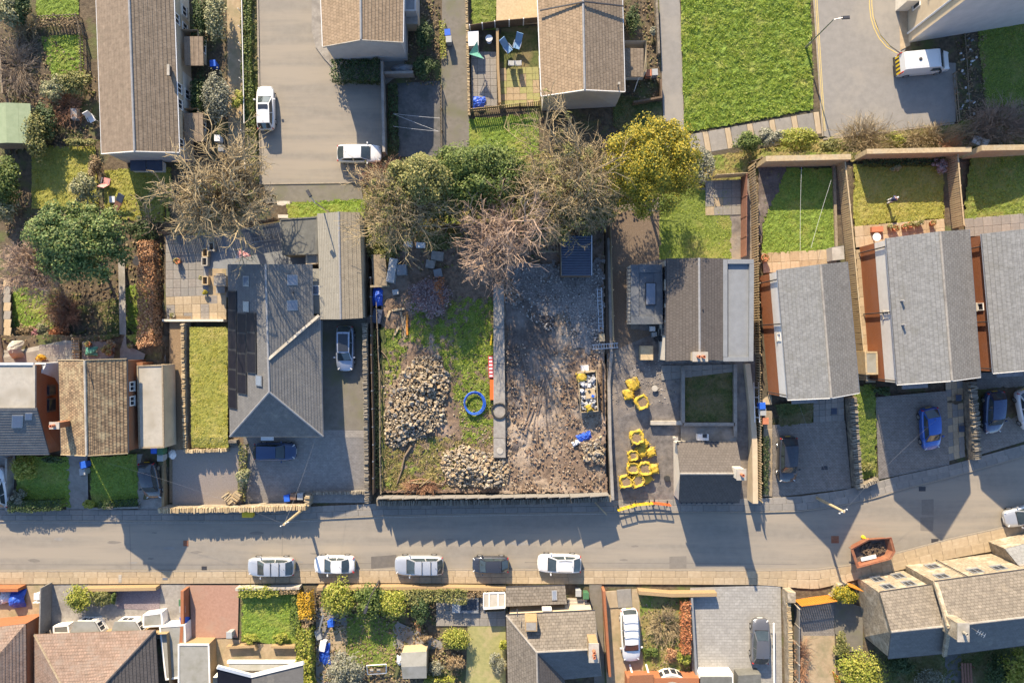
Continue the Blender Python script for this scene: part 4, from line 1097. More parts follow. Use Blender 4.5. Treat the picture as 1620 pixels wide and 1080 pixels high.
for (x, y, w_, h_) in ((28, 666, 1.0, 1.4), (46, 658, .65, .75)):
	o = Vector((0, 0, H)); d = P(x, y, 0) - o; nn = (e1 - e0).cross(k0 - e0); t_ = (e0 - o).dot(nn) / d.dot(nn); c = o + d * t_
	roof_window(tO, c, e1 - e0, k0 - e0, w_, h_, 'glass_sky')
flat_block('lean_to', 'white edged lean-to behind the brick house with blue slates', 'lean-to', [(54, 574), (73, 574), (73, 577), (60, 600), (54, 640)], 0, 3.2, 'white_plastic', 'lead', .08, .14, trim='white_plastic')

# --- new house with brown tiles and flat grey wing
z0 = 1.0
hF = gable_house('new_house', 'new house with taupe tiled roof, flat grey wing and two-pot chimney', 'house',
                 [(1055, 409), (1054, 571)], [(1106, 408), (1107, 569)], [(1152, 409), (1152, 570)], 5.0, 6.6, z0=z0, zer=5.5, roof=('roof_taupe', 'roof_taupe'), walls=('render_white',) * 4, ridge='lead', oh=.15, og=.03, course=(.3, .3))
t = hF['t']
flat_block('', '', '', [(1143, 411), (1191, 411), (1190, 571), (1143, 571)], z0, 5.55, 'render_white', 'flat_blue', .3, .4, parent=t, trim='flat_blue')
for yy, z in ((432, 3.4), (470, 3.4), (497, 3.4), (520, 3.4), (455, 1.9), (530, 2.0)):
	window(t, hF['l0'], hF['l1'], hF['l0'].y - P(0, yy, z).y, z, 1.2, 1.1, (-1, 0, 0), 'metal_dark')
c = P(1107, 564, 6.9); chimney(t, c, (1.25, .75), 6.0, 7.0, 'render_cream', 2)
pipe(t, [P(1112, 489, 6.3), P(1112, 489, 6.6)], .07, 'metal_dark', 'vent_pipe')
tx = flat_block('extension', 'flat-roofed extension with a long skylight beside the new house', 'extension', [(998, 419), (1047, 419), (1048, 512), (998, 512)], z0, 3.4, 'render_white', 'roof_tree_shade', .16, .75, trim='roof_tree_shade')
roof_window(tx, P(1029, 465, 3.4), Vector((0, 1, 0)), Vector((1, 0, 0)), 2.1, 1.0, 'glass_sky', 'metal_dark', 'skylight', .18)
for yy in range(425, 512, 6):
	g = G(); a = P(997, yy, 3.4); g.box((a.x, a.y, 3.36), (.5, .1, .1)); obj('rafter_end', g, M['metal_dark'], tx)
TB[0] = 0.0
for u, z in ((.22, 2.2), (.7, 2.2), (.25, 4.4), (.72, 4.4)): window(t, hF['l1'], hF['r1'], (hF['l1'] - hF['r1']).xy.length * u, z, 1.1, 1.1, (0, -1, 0), 'metal_dark')
# --- cottage by the road
hK = gable_house('cottage', 'small slate cottage at the roadside with white side wall and chimney', 'cottage',
                 [(1071, 700), (1166, 700)], [(1076, 749), (1175, 749)], [(1074, 794), (1170, 794)], 2.6, 5.4, roof=('roof_taupe', 'roof_taupe'), walls=('render_white',) * 4, ridge='concrete', oh=.1, course=(.3, .3))
c = P(1169, 748, 5.7); chimney(hK['t'], c, (.75, .9), 4.6, 6.3, 'render_white', 1)
c = P(1068, 693, 2.6); chimney(hK['t'], c, (.2, .2), 2.0, 3.0, 'render_white', 0)
for x in range(1078, 1166, 8):
	for y, zz in ((699, 2.62), (795.5, 2.62)):
		g = G(); a = P(x, y, zz); g.box(a, (.16, .14, .08)); obj('rafter_end', g, M['metal_dark'], hK['t'])

for u in (.25, .72): window(hK['t'], hK['r0'], hK['r1'], (hK['r0'] - hK['r1']).xy.length * u, 1.4, 1.0, 1.1, (0, -1, 0))
# --- three new houses on the right
def right_house(label, L, K, Rr, ylist, white=True, posts=((0, 0),)):
	h = gable_house('new_house', label, 'house', L, K, Rr, 5.0, 7.4, roof=('roof_grey', 'roof_grey_course'), walls=('brick_orange', 'brick_orange', 'brick_orange', 'brick_orange'), ridge='roof_grey' if 0 else 'concrete', gutter='metal_grey', oh=.12, course=(.36, .36))
	t = h['t']
	if white:      # white boarded upper storey on the left side
		a, b = h['l0'], h['l1']
		n = Vector((h['nl'].x, h['nl'].y, 0)).normalized() * .03
		g = G(); g.poly([(a.x + n.x, a.y + n.y, 4.2), (b.x + n.x, b.y + n.y, 4.2), (b.x + n.x, b.y + n.y, 6.32), (a.x + n.x, a.y + n.y, 6.32)]); obj('white_cladding', g, M['white'], t)
	n = Vector((h['nl'].x, h['nl'].y, 0)).normalized()
	for yy in ylist:
		y = P(0, yy, 4).y; k = (h['l0'].y - y) / (h['l0'].y - h['l1'].y); p = h['l0'].lerp(h['l1'], k)
		pipe(t, [p + n * .12, Vector((p.x, p.y, 1.4)) + n * .12], .055, 'metal_dark', 'downpipe')
	a, b = h['l0'], h['l1']
	window(t, a, b, (a - b).xy.length * .52, 3.9, .7, .8, n, 'white', 'glass')
	d = (h['l1'] - h['r1']).xy.to_3d(); o = h['ax'].xy.to_3d()
	for u, z in ((.25, 3.7), (.7, 3.7), (.3, 1.2), (.7, 1.1)):
		window(t, h['l1'], h['r1'], d.length * u, z, 1.3, 1.1, o)
	bar(t, 'barge_board', h['L1'] + Vector((0, -.04, -.08)), h['K1'] + Vector((0, -.04, -.08)), .06, .2, 'white'); bar(t, 'barge_board', h['K1'] + Vector((0, -.04, -.08)), h['R1'] + Vector((0, -.04, -.08)), .06, .2, 'white')
	g = G(); c = (h['l1'] + h['r1']) / 2; g.box((c.x - .6, c.y - .5, 3.7), (2.4, 1.0, .12), 0.06); obj('door_canopy', g, M['lead'], t)
	return h
h1 = right_house('grey tiled brick house nearest the new taupe house, white band under the eaves', [(1230, 427), (1247, 632)], [(1298, 418), (1315, 629)], [(1340, 414), (1359, 621)], (445, 513, 625))
h2 = right_house('middle grey tiled brick house of the three on the right', [(1402, 377), (1420, 608)], [(1487, 366), (1506, 602)], [(1533, 363), (1551, 596)], (395, 495, 602))
h3 = right_house('grey tiled brick house cut by the right edge, orange side wall', [(1553, 370), (1572, 590)], [(1640, 360), (1662, 582)], [(1690, 355), (1712, 575)], (395, 510, 583), False)
for h, pts in ((h1, [(1263, 535)]), (h2, [(1427, 476), (1429, 514)])):
	for (x, y) in pts:
		c = P(x, y, 5.6); pipe(h['t'], [c + Vector((0, 0, -.3)), c + Vector((0, 0, .35))], .09, 'lead', 'vent_pipe')
flat_block('meter_shed', 'flat grey shed between two brick houses on the right', 'shed', [(1368, 556), (1388, 556), (1389, 592), (1370, 592)], 0, 2.1, 'wood_fence', 'felt_grey', .06)

# --- south side
t = thing('brick_house', 'red brick house in the bottom left corner', 'house', P(5, 1030))
a = [P(-80, 1000, 2.6), P(41, 986, 2.6), P(42, 1120, 2.6), P(-80, 1130, 2.6)]
b = [P(-80, 983, 0), P(56, 968, 0), P(56, 1120, 0), P(-80, 1130, 0)]
b = [Vector((p.x * 4.2 / 68 * 0 + q.x, q.y, 0)) for p, q in zip(a, a)]
for i in range(4):
	j = (i + 1) % 4; g = G(); g.poly([b[i], b[j], a[j], a[i]]); obj('wall', g, M['brick_orange'], t)
k = P(-50, 1060, 5.6)
roof_plane(t, a[2], a[1], P(-20, 1055, 4.4), P(-20, 1120, 4.4), 'roof_red', .3)
roof_plane(t, a[1], a[0], P(-80, 1055, 4.4), P(-20, 1055, 4.4), 'roof_red', .3)

TB[0] = 0.0
t = thing('hipped_house', 'red-brown hipped tile roof with white bay windows facing the road', 'house', P(150, 1060))
z1, z2 = 1.9, 4.6
e = [P(54, 1003, z1), P(246, 996, z1), P(256, 1180, z1), P(54, 1180, z1)]; ka, kb = P(112, 1110, z2), P(163, 1085, z2)
roof_plane(t, e[0], e[1], kb, ka, 'roof_red', .3)
roof_plane(t, e[1], e[2], kb + Vector((0, -2, 0)), kb, 'roof_taupe', .3, 'hip_slope')  # side away from the sun: shade put in by darker tiles
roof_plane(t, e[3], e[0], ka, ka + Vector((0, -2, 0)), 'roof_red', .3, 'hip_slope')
for p, q, mt in ((e[0], ka, 'roof_tan'), (e[1], kb, 'lead')):
	g = G(); g.tube(p, q, .1, .1, 6); obj('ridge_tiles', g, M['wood_old' if mt == 'roof_tan' else 'metal_dark'], t)  # right-hand hip line near black: shading painted into its colour
w = [Vector((p.x * .97 , p.y + (-.4 if p.y > -32 else 0), 0)) for p in e]
for i in range(4):
	p, q = w[i], w[(i + 1) % 4]; g = G(); g.poly([p, q, (q.x, q.y, z1 - .05), (p.x, p.y, z1 - .05)]); obj('wall', g, M['brick_buff'], t)
for (x0, x1, y0) in ((112, 160, 978), (176, 224, 978)):
	q = [P(x0, 1003, 1.35), P(x0 + 8, y0 + 5, 1.35), P(x1 - 12, y0 + 5, 1.35), P(x1, 1003, 1.35)]
	g = G(); g.prism(q, 0, 1.35); bw = obj('bay_window', g, M['white'], t)
	g = G(); g.prism([p + (p - (q[0] + q[2]) / 2).normalized() * .12 for p in q], 1.35, 1.46); obj('bay_roof', g, M['felt_grey'], bw)
	mid = (q[0] + q[1] + q[2] + q[3]) / 4
	for a_, b_ in ((q[0], q[1]), (q[1], q[2]), (q[2], q[3])):
		n = (a_ + b_) / 2 - mid
		window(bw, a_, b_, (a_ - b_).xy.length / 2, .78, (a_ - b_).xy.length * .7, .9, n, name='bay_pane', sill=False)
flat_block('', '', '', [(84, 990), (108, 988), (110, 1002), (84, 1002)], 0, .9, 'white', 'felt_dark', .06, parent=t)
flat_block('side_extension', 'narrow grey felt-roofed block beside the red-brown hipped roof', 'extension', [(252, 990), (293, 987), (296, 1070), (262, 1075)], 0, 1.3, 'white', 'felt_grey', .08)
flat_block('porch', 'small flat porch with white windows above the narrow grey block', 'porch', [(226, 972), (256, 968), (258, 990), (226, 992)], 0, 1.1, 'white', 'felt_grey', .06)
flat_block('side_extension', 'pale concrete flat roof block between red drive and white-trimmed gable', 'extension', [(282, 1018), (331, 1018), (334, 1130), (282, 1130)], 0, 1.6, 'brick_buff', 'felt_grey', .1, .14, trim='white')
t = thing('gabled_house', 'white trimmed dark roof with a valley at the bottom edge', 'house', P(420, 1080))
z1, z2 = 2.0, 3.4
v = [P(344, 1054, z2), P(398, 1068, z1), P(480, 1048, z2), P(480, 1200, z2), P(398, 1200, z1), P(344, 1200, z2)]
g = G(); g.poly([v[0], v[5], v[4], v[1]]); obj('roof_slope', g, M['solar'], t)
g = G(); g.poly([v[1], v[4], v[3], v[2]]); obj('roof_slope', g, M['roof_slate'], t)
bar(t, 'bargeboard', v[0], v[1], .3, .25, 'white'); bar(t, 'bargeboard', v[1], v[2], .3, .25, 'white')
g = G(); q = [P(350, 1056, 0), P(478, 1052, 0), P(478, 1200, 0), P(350, 1200, 0)]
for i in range(4):
	a, b = q[i], q[(i + 1) % 4]; g.poly([a, b, (b.x, b.y, 1.9), (a.x, a.y, 1.9)])
obj('wall', g, M['white'], t)
g = G(); q = [P(362, 1046, 1.3), P(478, 1046, 1.3), P(478, 1060, 1.6), P(362, 1060, 1.6)]; g.poly(q[::-1]); obj('lean_to_roof', g, M['felt_grey'], t)
bar(t, 'fascia', P(360, 1046, 1.3), P(480, 1046, 1.3), .25, .3, 'white')
for x in (385, 420, 455): window(t, P(362, 1046, 0), P(478, 1046, 0), (x - 362) / 16.5, .7, 1.3, .9, (0, 1, 0))

# cottage with lean-to front (bottom centre)
t = thing('hipped_cottage', 'grey-brown tiled L-shaped cottage with lean-to facing the parked cars', 'house', P(875, 1020))
z1, z2 = 3.0, 5.2
e0, e1, k0, k1 = P(801, 973, z1), P(941, 966, z1), P(849, 1031, z2), P(946, 1026, z2)
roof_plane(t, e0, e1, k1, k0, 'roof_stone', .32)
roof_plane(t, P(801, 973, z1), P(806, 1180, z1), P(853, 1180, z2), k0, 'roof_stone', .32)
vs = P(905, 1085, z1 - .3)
roof_plane(t, P(893, 1074, z1), P(952, 1068, z1), k1, k0, 'roof_slate', .32)  # back slope: cooler tiles carry its shade in the colour
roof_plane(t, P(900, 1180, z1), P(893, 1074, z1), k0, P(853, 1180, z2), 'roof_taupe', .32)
for p, q in ((e0, k0), (k0, k1), (k0, P(853, 1180, z2))):
	g = G(); g.tube(p, q, .1, .1, 6); obj('ridge_tiles', g, M['concrete'], t)
w = [P(806, 978, z1), P(938, 971, z1), P(946, 1064, z1), P(893, 1070, z1), P(898, 1180, z1), P(808, 1180, z1)]
g = G()
for i in range(6):
	p, q = w[i], w[(i + 1) % 6]; g.poly([(p.x, p.y, 0), (q.x, q.y, 0), (q.x, q.y, z1 - .04), (p.x, p.y, z1 - .04)])
obj('wall', g, M['render_cream'], t)
g = G(); g.poly([P(941, 966, z1 - .1), P(946, 1026, z2 - .1), P(952, 1068, z1 - .1)]); obj('gable_wall', g, M['render_cream'], t)
d0 = P(840, 985, 4.2)
g = G(); g.box((d0.x, d0.y, 4.0), (1.1, .9, 1.9)); dm = obj('chimney', g, M['brick_buff'], t)
g = G(); g.box((d0.x, d0.y, 4.9), (.9, .7, .12)); obj('chimney_cap', g, M['concrete'], dm)
chimney(t, P(938, 1027, 5.8), (.8, 1.6), 4.4, 6.4, 'brick_buff', 2, along_y=True)
a = [P(800, 929, 1.3), P(894, 926, 1.3), P(897, 955, 1.9), P(800, 959, 1.9)]
lr = roof_plane(t, a[0], a[1], a[2], a[3], 'roof_stone', .3, 'lean_to_roof')
roof_window(t, P(877, 941, 1.65), a[1] - a[0], a[3] - a[0], .5, .9, 'glass_sky', 'metal_grey')
g = G(); q = [P(803, 932, 0), P(892, 929, 0), P(892, 966, 0), P(803, 966, 0)]
for i in range(4):
	p, r_ = q[i], q[(i + 1) % 4]; g.poly([p, r_, (r_.x, r_.y, 1.25), (p.x, p.y, 1.25)])
obj('lean_to_wall', g, M['white'], t)
g = G(); g.box(P(865, 964, 2.2) + Vector((0, .1, 0)), (.9, .15, .8)); obj('window', g, M['white'], t)
pipe(t, [P(818, 962, 4.3), P(819, 975, 4.5)], .05, 'metal_dark', 'downpipe')
bar(t, 'gutter', e0 + Vector((0, .06, -.05)), e1 + Vector((0, .06, -.05)), .1, .1, 'metal_dark'); bar(t, 'gutter', a[0] + Vector((0, .06, -.04)), a[1] + Vector((0, .06, -.04)), .09, .09, 'metal_dark')
# glazed store next to it
tg = thing('glazed_lean_to', 'lean-to with white-barred translucent roof beside the cottage', 'lean-to', P(782, 952))
q = [P(765, 938, 1.3), P(799, 937, 1.3), P(799, 960, 1.5), P(765, 962, 1.5)]
g = G(); g.poly([q[3], q[2], q[1], q[0]]); obj('roof_sheet', g, M['felt_pale'], tg)
for x in (765, 774, 788, 799): bar(tg, 'glazing_bar', P(x, 938, 1.33), P(x, 961, 1.53), .09, .07, 'white')
bar(tg, 'front_beam', q[0], q[1], .12, .12, 'white'); bar(tg, 'rear_beam', q[3], q[2], .18, .14, 'white')
g = G(); w = [P(768, 942, 0), P(798, 941, 0), P(798, 958, 0), P(768, 960, 0)]
for i in range(4):
	a_, b_ = w[i], w[(i + 1) % 4]; g.poly([a_, b_, (b_.x, b_.y, 1.25), (a_.x, a_.y, 1.25)])
obj('wall', g, M['wood_fence'], tg)

# stone house at bottom right: lower left part, taller right part
hS = gable_house('stone_house', 'lower stone-built house with brown stone slates beside the skip', 'house',
                 [(1392, 937), (1474, 925)], [(1410, 999), (1497, 990)], [(1405, 1041), (1491, 1033)], 4.4, 7.0, roof=('roof_stone', 'roof_slate'), walls=('stone', 'stone', 'stone', 'stone'), ridge='concrete', oh=.1, course=(.3, .3))  # second slope faces away from the sun, shade put into its cooler tiles
t = hS['t']; a, b = hS['l0'], hS['l1']; n = hS['nl']; Lw = (a - b).xy.length
for u, z in ((.28, 3.2), (.72, 3.2), (.3, 1.2), (.75, 1.2)): window(t, a, b, Lw * u, z, 1.0, 1.1, n, 'flat_blue')
hT = gable_house('stone_house', 'taller stone-built house with long brown roof at the right edge', 'house',
                 [(1479, 920), (1720, 888)], [(1500, 990), (1740, 962)], [(1493, 1036), (1735, 1005)], 5.0, 7.8, roof=('roof_stone', 'roof_slate'), walls=('stone', 'stone', 'stone', 'stone'), ridge='concrete', oh=.1, course=(.3, .3))  # cooler tiles at the back paint in the shade of that slope
t = hT['t']; a, b = hT['l0'], hT['l1']; n = hT['nl']
for u, z in ((1.3, 3.8), (4.6, 3.6), (2.0, 1.3), (6.8, 3.6), (9.5, 1.3)): window(t, a, b, u, z, 1.1, 1.0, n, 'flat_blue')
c = hT['K0'] + Vector((.5, 0, 0)); chimney(t, (c.x, c.y, 0), (.9, 1.5), 6.9, 9.0, 'stone', 1, 'concrete_pale')
g = G(); g.beam(hT['L0'] + Vector((0, 0, .1)), hT['K0'] + Vector((0, 0, .1)), .35, .2); obj('coping', g, M['stone'], t)
g = G(); g.beam(hT['K0'] + Vector((0, 0, .1)), hT['R0'] + Vector((0, 0, .1)), .35, .2); obj('coping', g, M['stone'], t)
p = hT['l0'] + (hT['l1'] - hT['l0']) * .22; pipe(t, [p + Vector((0, .15, 0)), Vector((p.x, p.y + .15, 0))], .05, 'metal_dark', 'downpipe')
p = hT['K0'] + Vector((2.0, -.1, .1)); g = G(); g.tube(p, p + Vector((0, 0, 1.4)), .02); g.tube(p + Vector((-.35, .2, 1.2)), p + Vector((.35, -.2, 1.2)), .015)
for k in range(4): g.tube(p + Vector((-.3 + k * .2 - .1, .17 - k * .11 - .18, 1.2)), p + Vector((-.3 + k * .2 + .1, .17 - k * .11 + .18, 1.2)), .012)
obj('aerial', g, M['alu'], t)
tq = gable_house('stone_outbuilding', 'small stone outbuilding with grey roof at the right edge by the road', 'outbuilding',
                 [(1590, 868), (1680, 845)], [(1612, 895), (1700, 870)], [(1612, 925), (1700, 900)], 2.6, 3.8, roof=('roof_grey', 'roof_grey'), walls=('stone',) * 4, oh=.05, ridge='concrete', gutter=None)
# house fronts at the bottom right
t = thing('brick_bungalow', 'orange brick house with white bow window at the bottom edge', 'house', P(1040, 1085))
g = G(); q = [P(992, 1072, 1.5), P(1112, 1072, 1.5), P(1112, 1200, 1.5), P(992, 1200, 1.5)]; g.prism(q, 0, 1.5); obj('wall', g, M['brick_orange'], t)
g = G(); q = [P(996, 1068, 1.6), P(1034, 1066, 1.6), P(1034, 1200, 1.6), P(996, 1200, 1.6)]; g.prism(q, 1.52, 1.65); obj('flat_roof', g, M['brick_brown'], t)
c = P(1058, 1082, 0); g = G(); g.lathe((c.x, c.y, 0), [(1.7, 0), (1.7, 1.4)], 20); bw = obj('bow_window', g, M['white'], t)
g = G(); g.lathe((c.x, c.y, 1.4), [(1.55, 0), (.2, .25)], 20); obj('bow_roof', g, M['felt_grey'], bw)
for k in range(4):
	an = math.radians(60 + k * 22); g = G(); g.box((c.x + 1.71 * math.cos(an), c.y + 1.71 * math.sin(an), 0.85), (.5, .06, .8), an - math.pi / 2); obj('pane', g, M['glass'], bw)
t = thing('flat_roofed_house', 'grey flat-roofed house front below the grey paved drive', 'house', P(1150, 1085))
g = G(); q = [P(1106, 1066, 1.5), P(1160, 1066, 1.5), P(1160, 1200, 1.5), P(1106, 1200, 1.5)]; g.prism(q, 0, 1.5); obj('wall', g, M['white'], t)
g = G(); g.prism([P(1108, 1070, 1.6), P(1158, 1070, 1.6), P(1158, 1200, 1.6), P(1108, 1200, 1.6)], 1.5, 1.62); obj('flat_roof', g, M['felt_dark'], t)
g = G(); q = [P(1168, 1068, 1.4), P(1204, 1066, 1.4), P(1206, 1200, 1.4), P(1168, 1200, 1.4)]; g.prism(q, 0, 1.4); obj('garage', g, M['felt_dark'], t)
# sheds
def shed(label, pts, z1, rise, wall, roof, axis='y', cat='shed', name='shed'):
	w = [P(x, y, z1) for x, y in pts]
	c = sum(w, Vector()) / 4; c.z = 0
	t = thing(name, label, cat, c)
	if axis == 'y': k0, k1 = (w[0] + w[1]) / 2, (w[3] + w[2]) / 2; sl = ((w[0], w[3]), (w[1], w[2]))
	else: k0, k1 = (w[0] + w[3]) / 2, (w[1] + w[2]) / 2; sl = ((w[0], w[1]), (w[3], w[2]))
	k0 = k0 + Vector((0, 0, rise)); k1 = k1 + Vector((0, 0, rise))
	for a, b in sl: roof_plane(t, a, b, k1, k0, roof, .9, lift=.01, th=.05)
	i = [p + (c - p).xy.to_3d().normalized() * .1 for p in w]
	g = G()
	for j in range(4):
		a, b = i[j], i[(j + 1) % 4]; pts_ = [(a.x, a.y, 0), (b.x, b.y, 0), b, a]
		if (axis == 'y' and j in (0, 2)) or (axis == 'x' and j in (1, 3)):
			m_ = (a + b) / 2 + Vector((0, 0, rise)); pts_ = [(a.x, a.y, 0), (b.x, b.y, 0), b, m_, a]
		g.poly(pts_)
	obj('wall', g, M[wall], t)
	return t
shed('green felt-roofed shed in the garden at the left edge', [(-22, 165), (48, 164), (50, 227), (-20, 228)], 2.0, .35, 'wood_old', 'felt_green')
shed('grey felt-roofed shed among shrubs below the parked cars', [(634, 1032), (675, 1030), (675, 1072), (637, 1073)], 1.9, .25, 'wood_pale', 'felt_grey', 'x')
t = thing('corrugated_shed', 'dark blue corrugated shed at the back of the building plot', 'shed', P(912, 408, SITE))
q = [P(887, 372, SITE + 2.2), P(936, 372, SITE + 2.2), P(936, 436, SITE + 1.9), P(888, 436, SITE + 1.9)]
g = G(); n = 32
for k in range(n):
	t0, t1 = k / n, (k + 1) / n; o0 = Vector((0, 0, .05 * (k % 2))); o1 = Vector((0, 0, .05 * ((k + 1) % 2)))
	g.poly([q[0].lerp(q[3], t1) + o1, q[1].lerp(q[2], t1) + o1, q[1].lerp(q[2], t0) + o0, q[0].lerp(q[3], t0) + o0])
obj('corrugated_roof', g, M['shed_blue'], t)
bar(t, 'verge', q[1] + Vector((0, 0, .05)), q[2] + Vector((0, 0, .05)), .08, .1, 'alu'); bar(t, 'verge', q[0] + Vector((0, 0, .05)), q[3] + Vector((0, 0, .05)), .06, .1, 'wood_old')
g = G()
for i in range(4):
	a, b = q[i], q[(i + 1) % 4]; g.poly([(a.x, a.y, SITE - .1), (b.x, b.y, SITE - .1), b, a])
obj('wall', g, M['wood_dark'], t)
t = flat_block('garden_store', 'pale grey storage box beside the terrace path', 'storage box', [(740, 50), (757, 49), (757, 72), (741, 73)], 0, 1.3, 'grey_plastic', 'white_plastic', 0)
flat_block('garden_store', 'grey box store at the corner of the lawn behind the nearest brick house', 'storage box', [(1316, 391), (1335, 388), (1336, 410), (1317, 412)], 0, 1.2, 'grey_plastic', 'concrete_pale', 0)
# ---------------------------------------------------------------- walls and fences
def offset_line(pts, d):
	out = []
	for i, p in enumerate(pts):
		a = pts[max(i - 1, 0)]; b = pts[min(i + 1, len(pts) - 1)]
		t = (b - a).xy.to_3d().normalized(); out.append(p + Vector((-t.y, t.x, 0)) * d)
	return out

def stone_wall(name, label, pts, h, w, mt='stone', cop='coping_tone', z0=0.0, cat='wall', size=0.28, top_rough=True, foot=None):
	"""mortared or dry stone wall: body with rough faces, coping of upright stones"""
	c = [P(x, y, z0) for x, y in pts]
	t = thing(name, label, cat, c[0])
	a, b = offset_line(c, w / 2), offset_line(c, -w / 2)
	g = G()
	for i in range(len(c) - 1):
		z = [c[i].z - .3 if foot is None else foot, c[i + 1].z - .3 if foot is None else foot]
		ti, tj = c[i].z + h, c[i + 1].z + h
		p = [(a[i].x, a[i].y, ti), (a[i + 1].x, a[i + 1].y, tj), (b[i + 1].x, b[i + 1].y, tj), (b[i].x, b[i].y, ti)]
		q = [(a[i].x, a[i].y, z[0]), (a[i + 1].x, a[i + 1].y, z[1]), (b[i + 1].x, b[i + 1].y, z[1]), (b[i].x, b[i].y, z[0])]
		g.poly(p[::-1]); 
		for k in range(4): g.poly([q[k], q[(k + 1) % 4], p[(k + 1) % 4], p[k]])
	obj('wall_body', g, M[mt], t)
	if cop:
		g = G()
		for i in range(len(c) - 1):
			d = c[i + 1] - c[i]; L = d.length; n = max(1, int(L / (size * .62))); rz = math.atan2(d.y, d.x)
			for k in range(n):
				p = c[i].lerp(c[i + 1], (k + .5) / n)
				hh = size * R.uniform(.45, .95)
				g.box((p.x + R.uniform(-.03, .03), p.y + R.uniform(-.04, .04), p.z + h + hh * .4), (size * R.uniform(.45, .6), w * R.uniform(.85, 1.15), hh), rz + R.uniform(-.2, .2), R.uniform(.75, .95))
		obj('coping_stones', g, M[cop], t, kind='stuff')
	return t

BOARD = {}
def board_fence(name, label, pts, h, mt='wood_fence', pitch=0.16, bw=0.13, z0=0.0, post=1.9, cat='fence', rails=2, lean=0.0, pmt=None, cap=False):
	"""boarded fence: posts, rails and every board its own piece"""
	c = [P(x, y, z0) for x, y in pts]
	t = thing(name, label, cat, c[0]); base = BASE[t.name]
	key = (mt, bw, h)
	if key not in BOARD:
		g = G(); g.box((0, 0, h / 2), (bw, .022, h)); BOARD[key] = mesh('board', g, M[mt])
	for i in range(len(c) - 1):
		a, b = c[i], c[i + 1]; d = b - a; L = d.xy.length; rz = math.atan2(d.y, d.x)
		nrm = Vector((-d.y, d.x, 0)).normalized()
		n = max(1, int(L / pitch))
		for k in range(n):
			p = a.lerp(b, (k + .5) / n)
			o = bpy.data.objects.new('board', BOARD[key]); col.objects.link(o); o.parent = t
			o.location = p - base + Vector((0, 0, .04 + R.uniform(-.015, .015))); o.rotation_euler = (R.uniform(-.01, .01), R.uniform(-.015, .015), rz)
		for r in range(rails):
			zz = h * (.2 + .6 * r / max(1, rails - 1)); bar(t, 'rail', a + nrm * .04 + Vector((0, 0, zz)), b + nrm * .04 + Vector((0, 0, zz)), .05, .08, pmt or mt)
		if cap: bar(t, 'cap_rail', a + Vector((0, 0, h + .05)), b + Vector((0, 0, h + .05)), .12, .05, pmt or mt)
		m_ = max(1, int(L / post + .5))
		for k in range(m_ + (1 if i == len(c) - 2 else 0)):
			p = a.lerp(b, k / m_) + nrm * .09
			g = G(); g.box((p.x, p.y, p.z + h / 2), (.09, .09, h + .1), rz); obj('post', g, M[pmt or mt], t)
	return t

def panel_fence(name, label, pts, h, mt, z0=0.0, step=1.25, slope=0.0, cat='fence', th=.05, post=None):
	c = [P(x, y, z0) for x, y in pts]
	t = thing(name, label, cat, c[0])
	for i in range(len(c) - 1):
		a, b = c[i], c[i + 1]; d = b - a; L = d.xy.length; n = max(1, int(L / step + .5)); rz = math.atan2(d.y, d.x)
		nr = Vector((-d.y, d.x, 0)).normalized() * th / 2
		for k in range(n):
			p, q = a.lerp(b, k / n + .004), a.lerp(b, (k + 1) / n - .004)
			g = G(); pts_ = [p + nr, q + nr, q - nr, p - nr]
			hs = [p.z + h + slope, q.z + h - slope, q.z + h - slope, p.z + h + slope]
			lo = [(v.x, v.y, v.z - .05) for v in pts_]; hi = [(v.x, v.y, z) for v, z in zip(pts_, hs)]
			g.poly(hi[::-1])
			for j in range(4): g.poly([lo[j], lo[(j + 1) % 4], hi[(j + 1) % 4], hi[j]])
			obj('panel', g, M[mt], t)
			g = G(); g.box((p.x, p.y, p.z + (h + slope) / 2), (.1, .12, h + slope + .06), rz); obj('post', g, M[post or mt], t)
	return t

def rail_wall(name, label, pts, h, w, mt, z0=0.0, cat='wall', foot=None):
	return stone_wall(name, label, pts, h, w, mt, None, z0, cat, foot=foot)

# front wall of the building plot: rough stone below, stepped grey panels above
stone_wall('retaining_wall', 'dark rough stone wall below the stepped grey panels of the building plot', [(600, 790.5), (720, 789.5), (850, 788), (964, 784)], 1.3, .55, 'stone_dark', 'coping_dark')
panel_fence('panel_fence', 'grey stepped panel fence along the road side of the building plot', [(601, 783.5), (720, 783), (850, 781.5), (900, 781)], 1.35, 'fence_grey', SITE, 1.22, .14)
panel_fence('panel_fence', 'grey panel fence beside the leaning plank at the plot corner', [(901, 780.8), (961, 778.5)], 1.5, 'fence_grey', SITE, 1.9, .16)
# plot's left boundary
stone_wall('stone_wall', 'rough stone wall between the bungalow drive and the building plot', [(582, 512), (584, 650), (586, 790)], 1.5, .45, 'stone_dark', 'coping_dark', 0.0, foot=0)
panel_fence('panel_fence', 'dark close panel fence above the stone wall left of the building plot', [(589.5, 440), (591, 560), (594, 700), (594, 778)], 1.2, 'wood_dark', SITE, 1.8, .02, post='metal_grey')
board_fence('wire_fence', 'thin old post fence just inside the left edge of the building plot', [(596, 470), (601, 600), (602, 720), (603, 778)], .7, 'wood_old', 1.6, .06, SITE, 1.7)
# right boundary
rail_wall('concrete_wall', 'pale concrete edge wall right of the building plot', [(960, 380), (964, 560), (960, 600), (962, 700), (966, 785)], 1.5, .28, 'concrete', 0.0, foot=0)
board_fence('plank_fence', 'pale boards along the concrete wall beside the gravel strip', [(963, 360), (966, 460), (968, 540)], 1.3, 'wood_fence', .16, .14, 1.0, 2.4)
panel_fence('timber_shuttering', 'brown timber board standing in the trench right of the trailer', [(950, 570), (952, 652)], .9, 'wood_dark', SITE - .4, 1.6, 0)

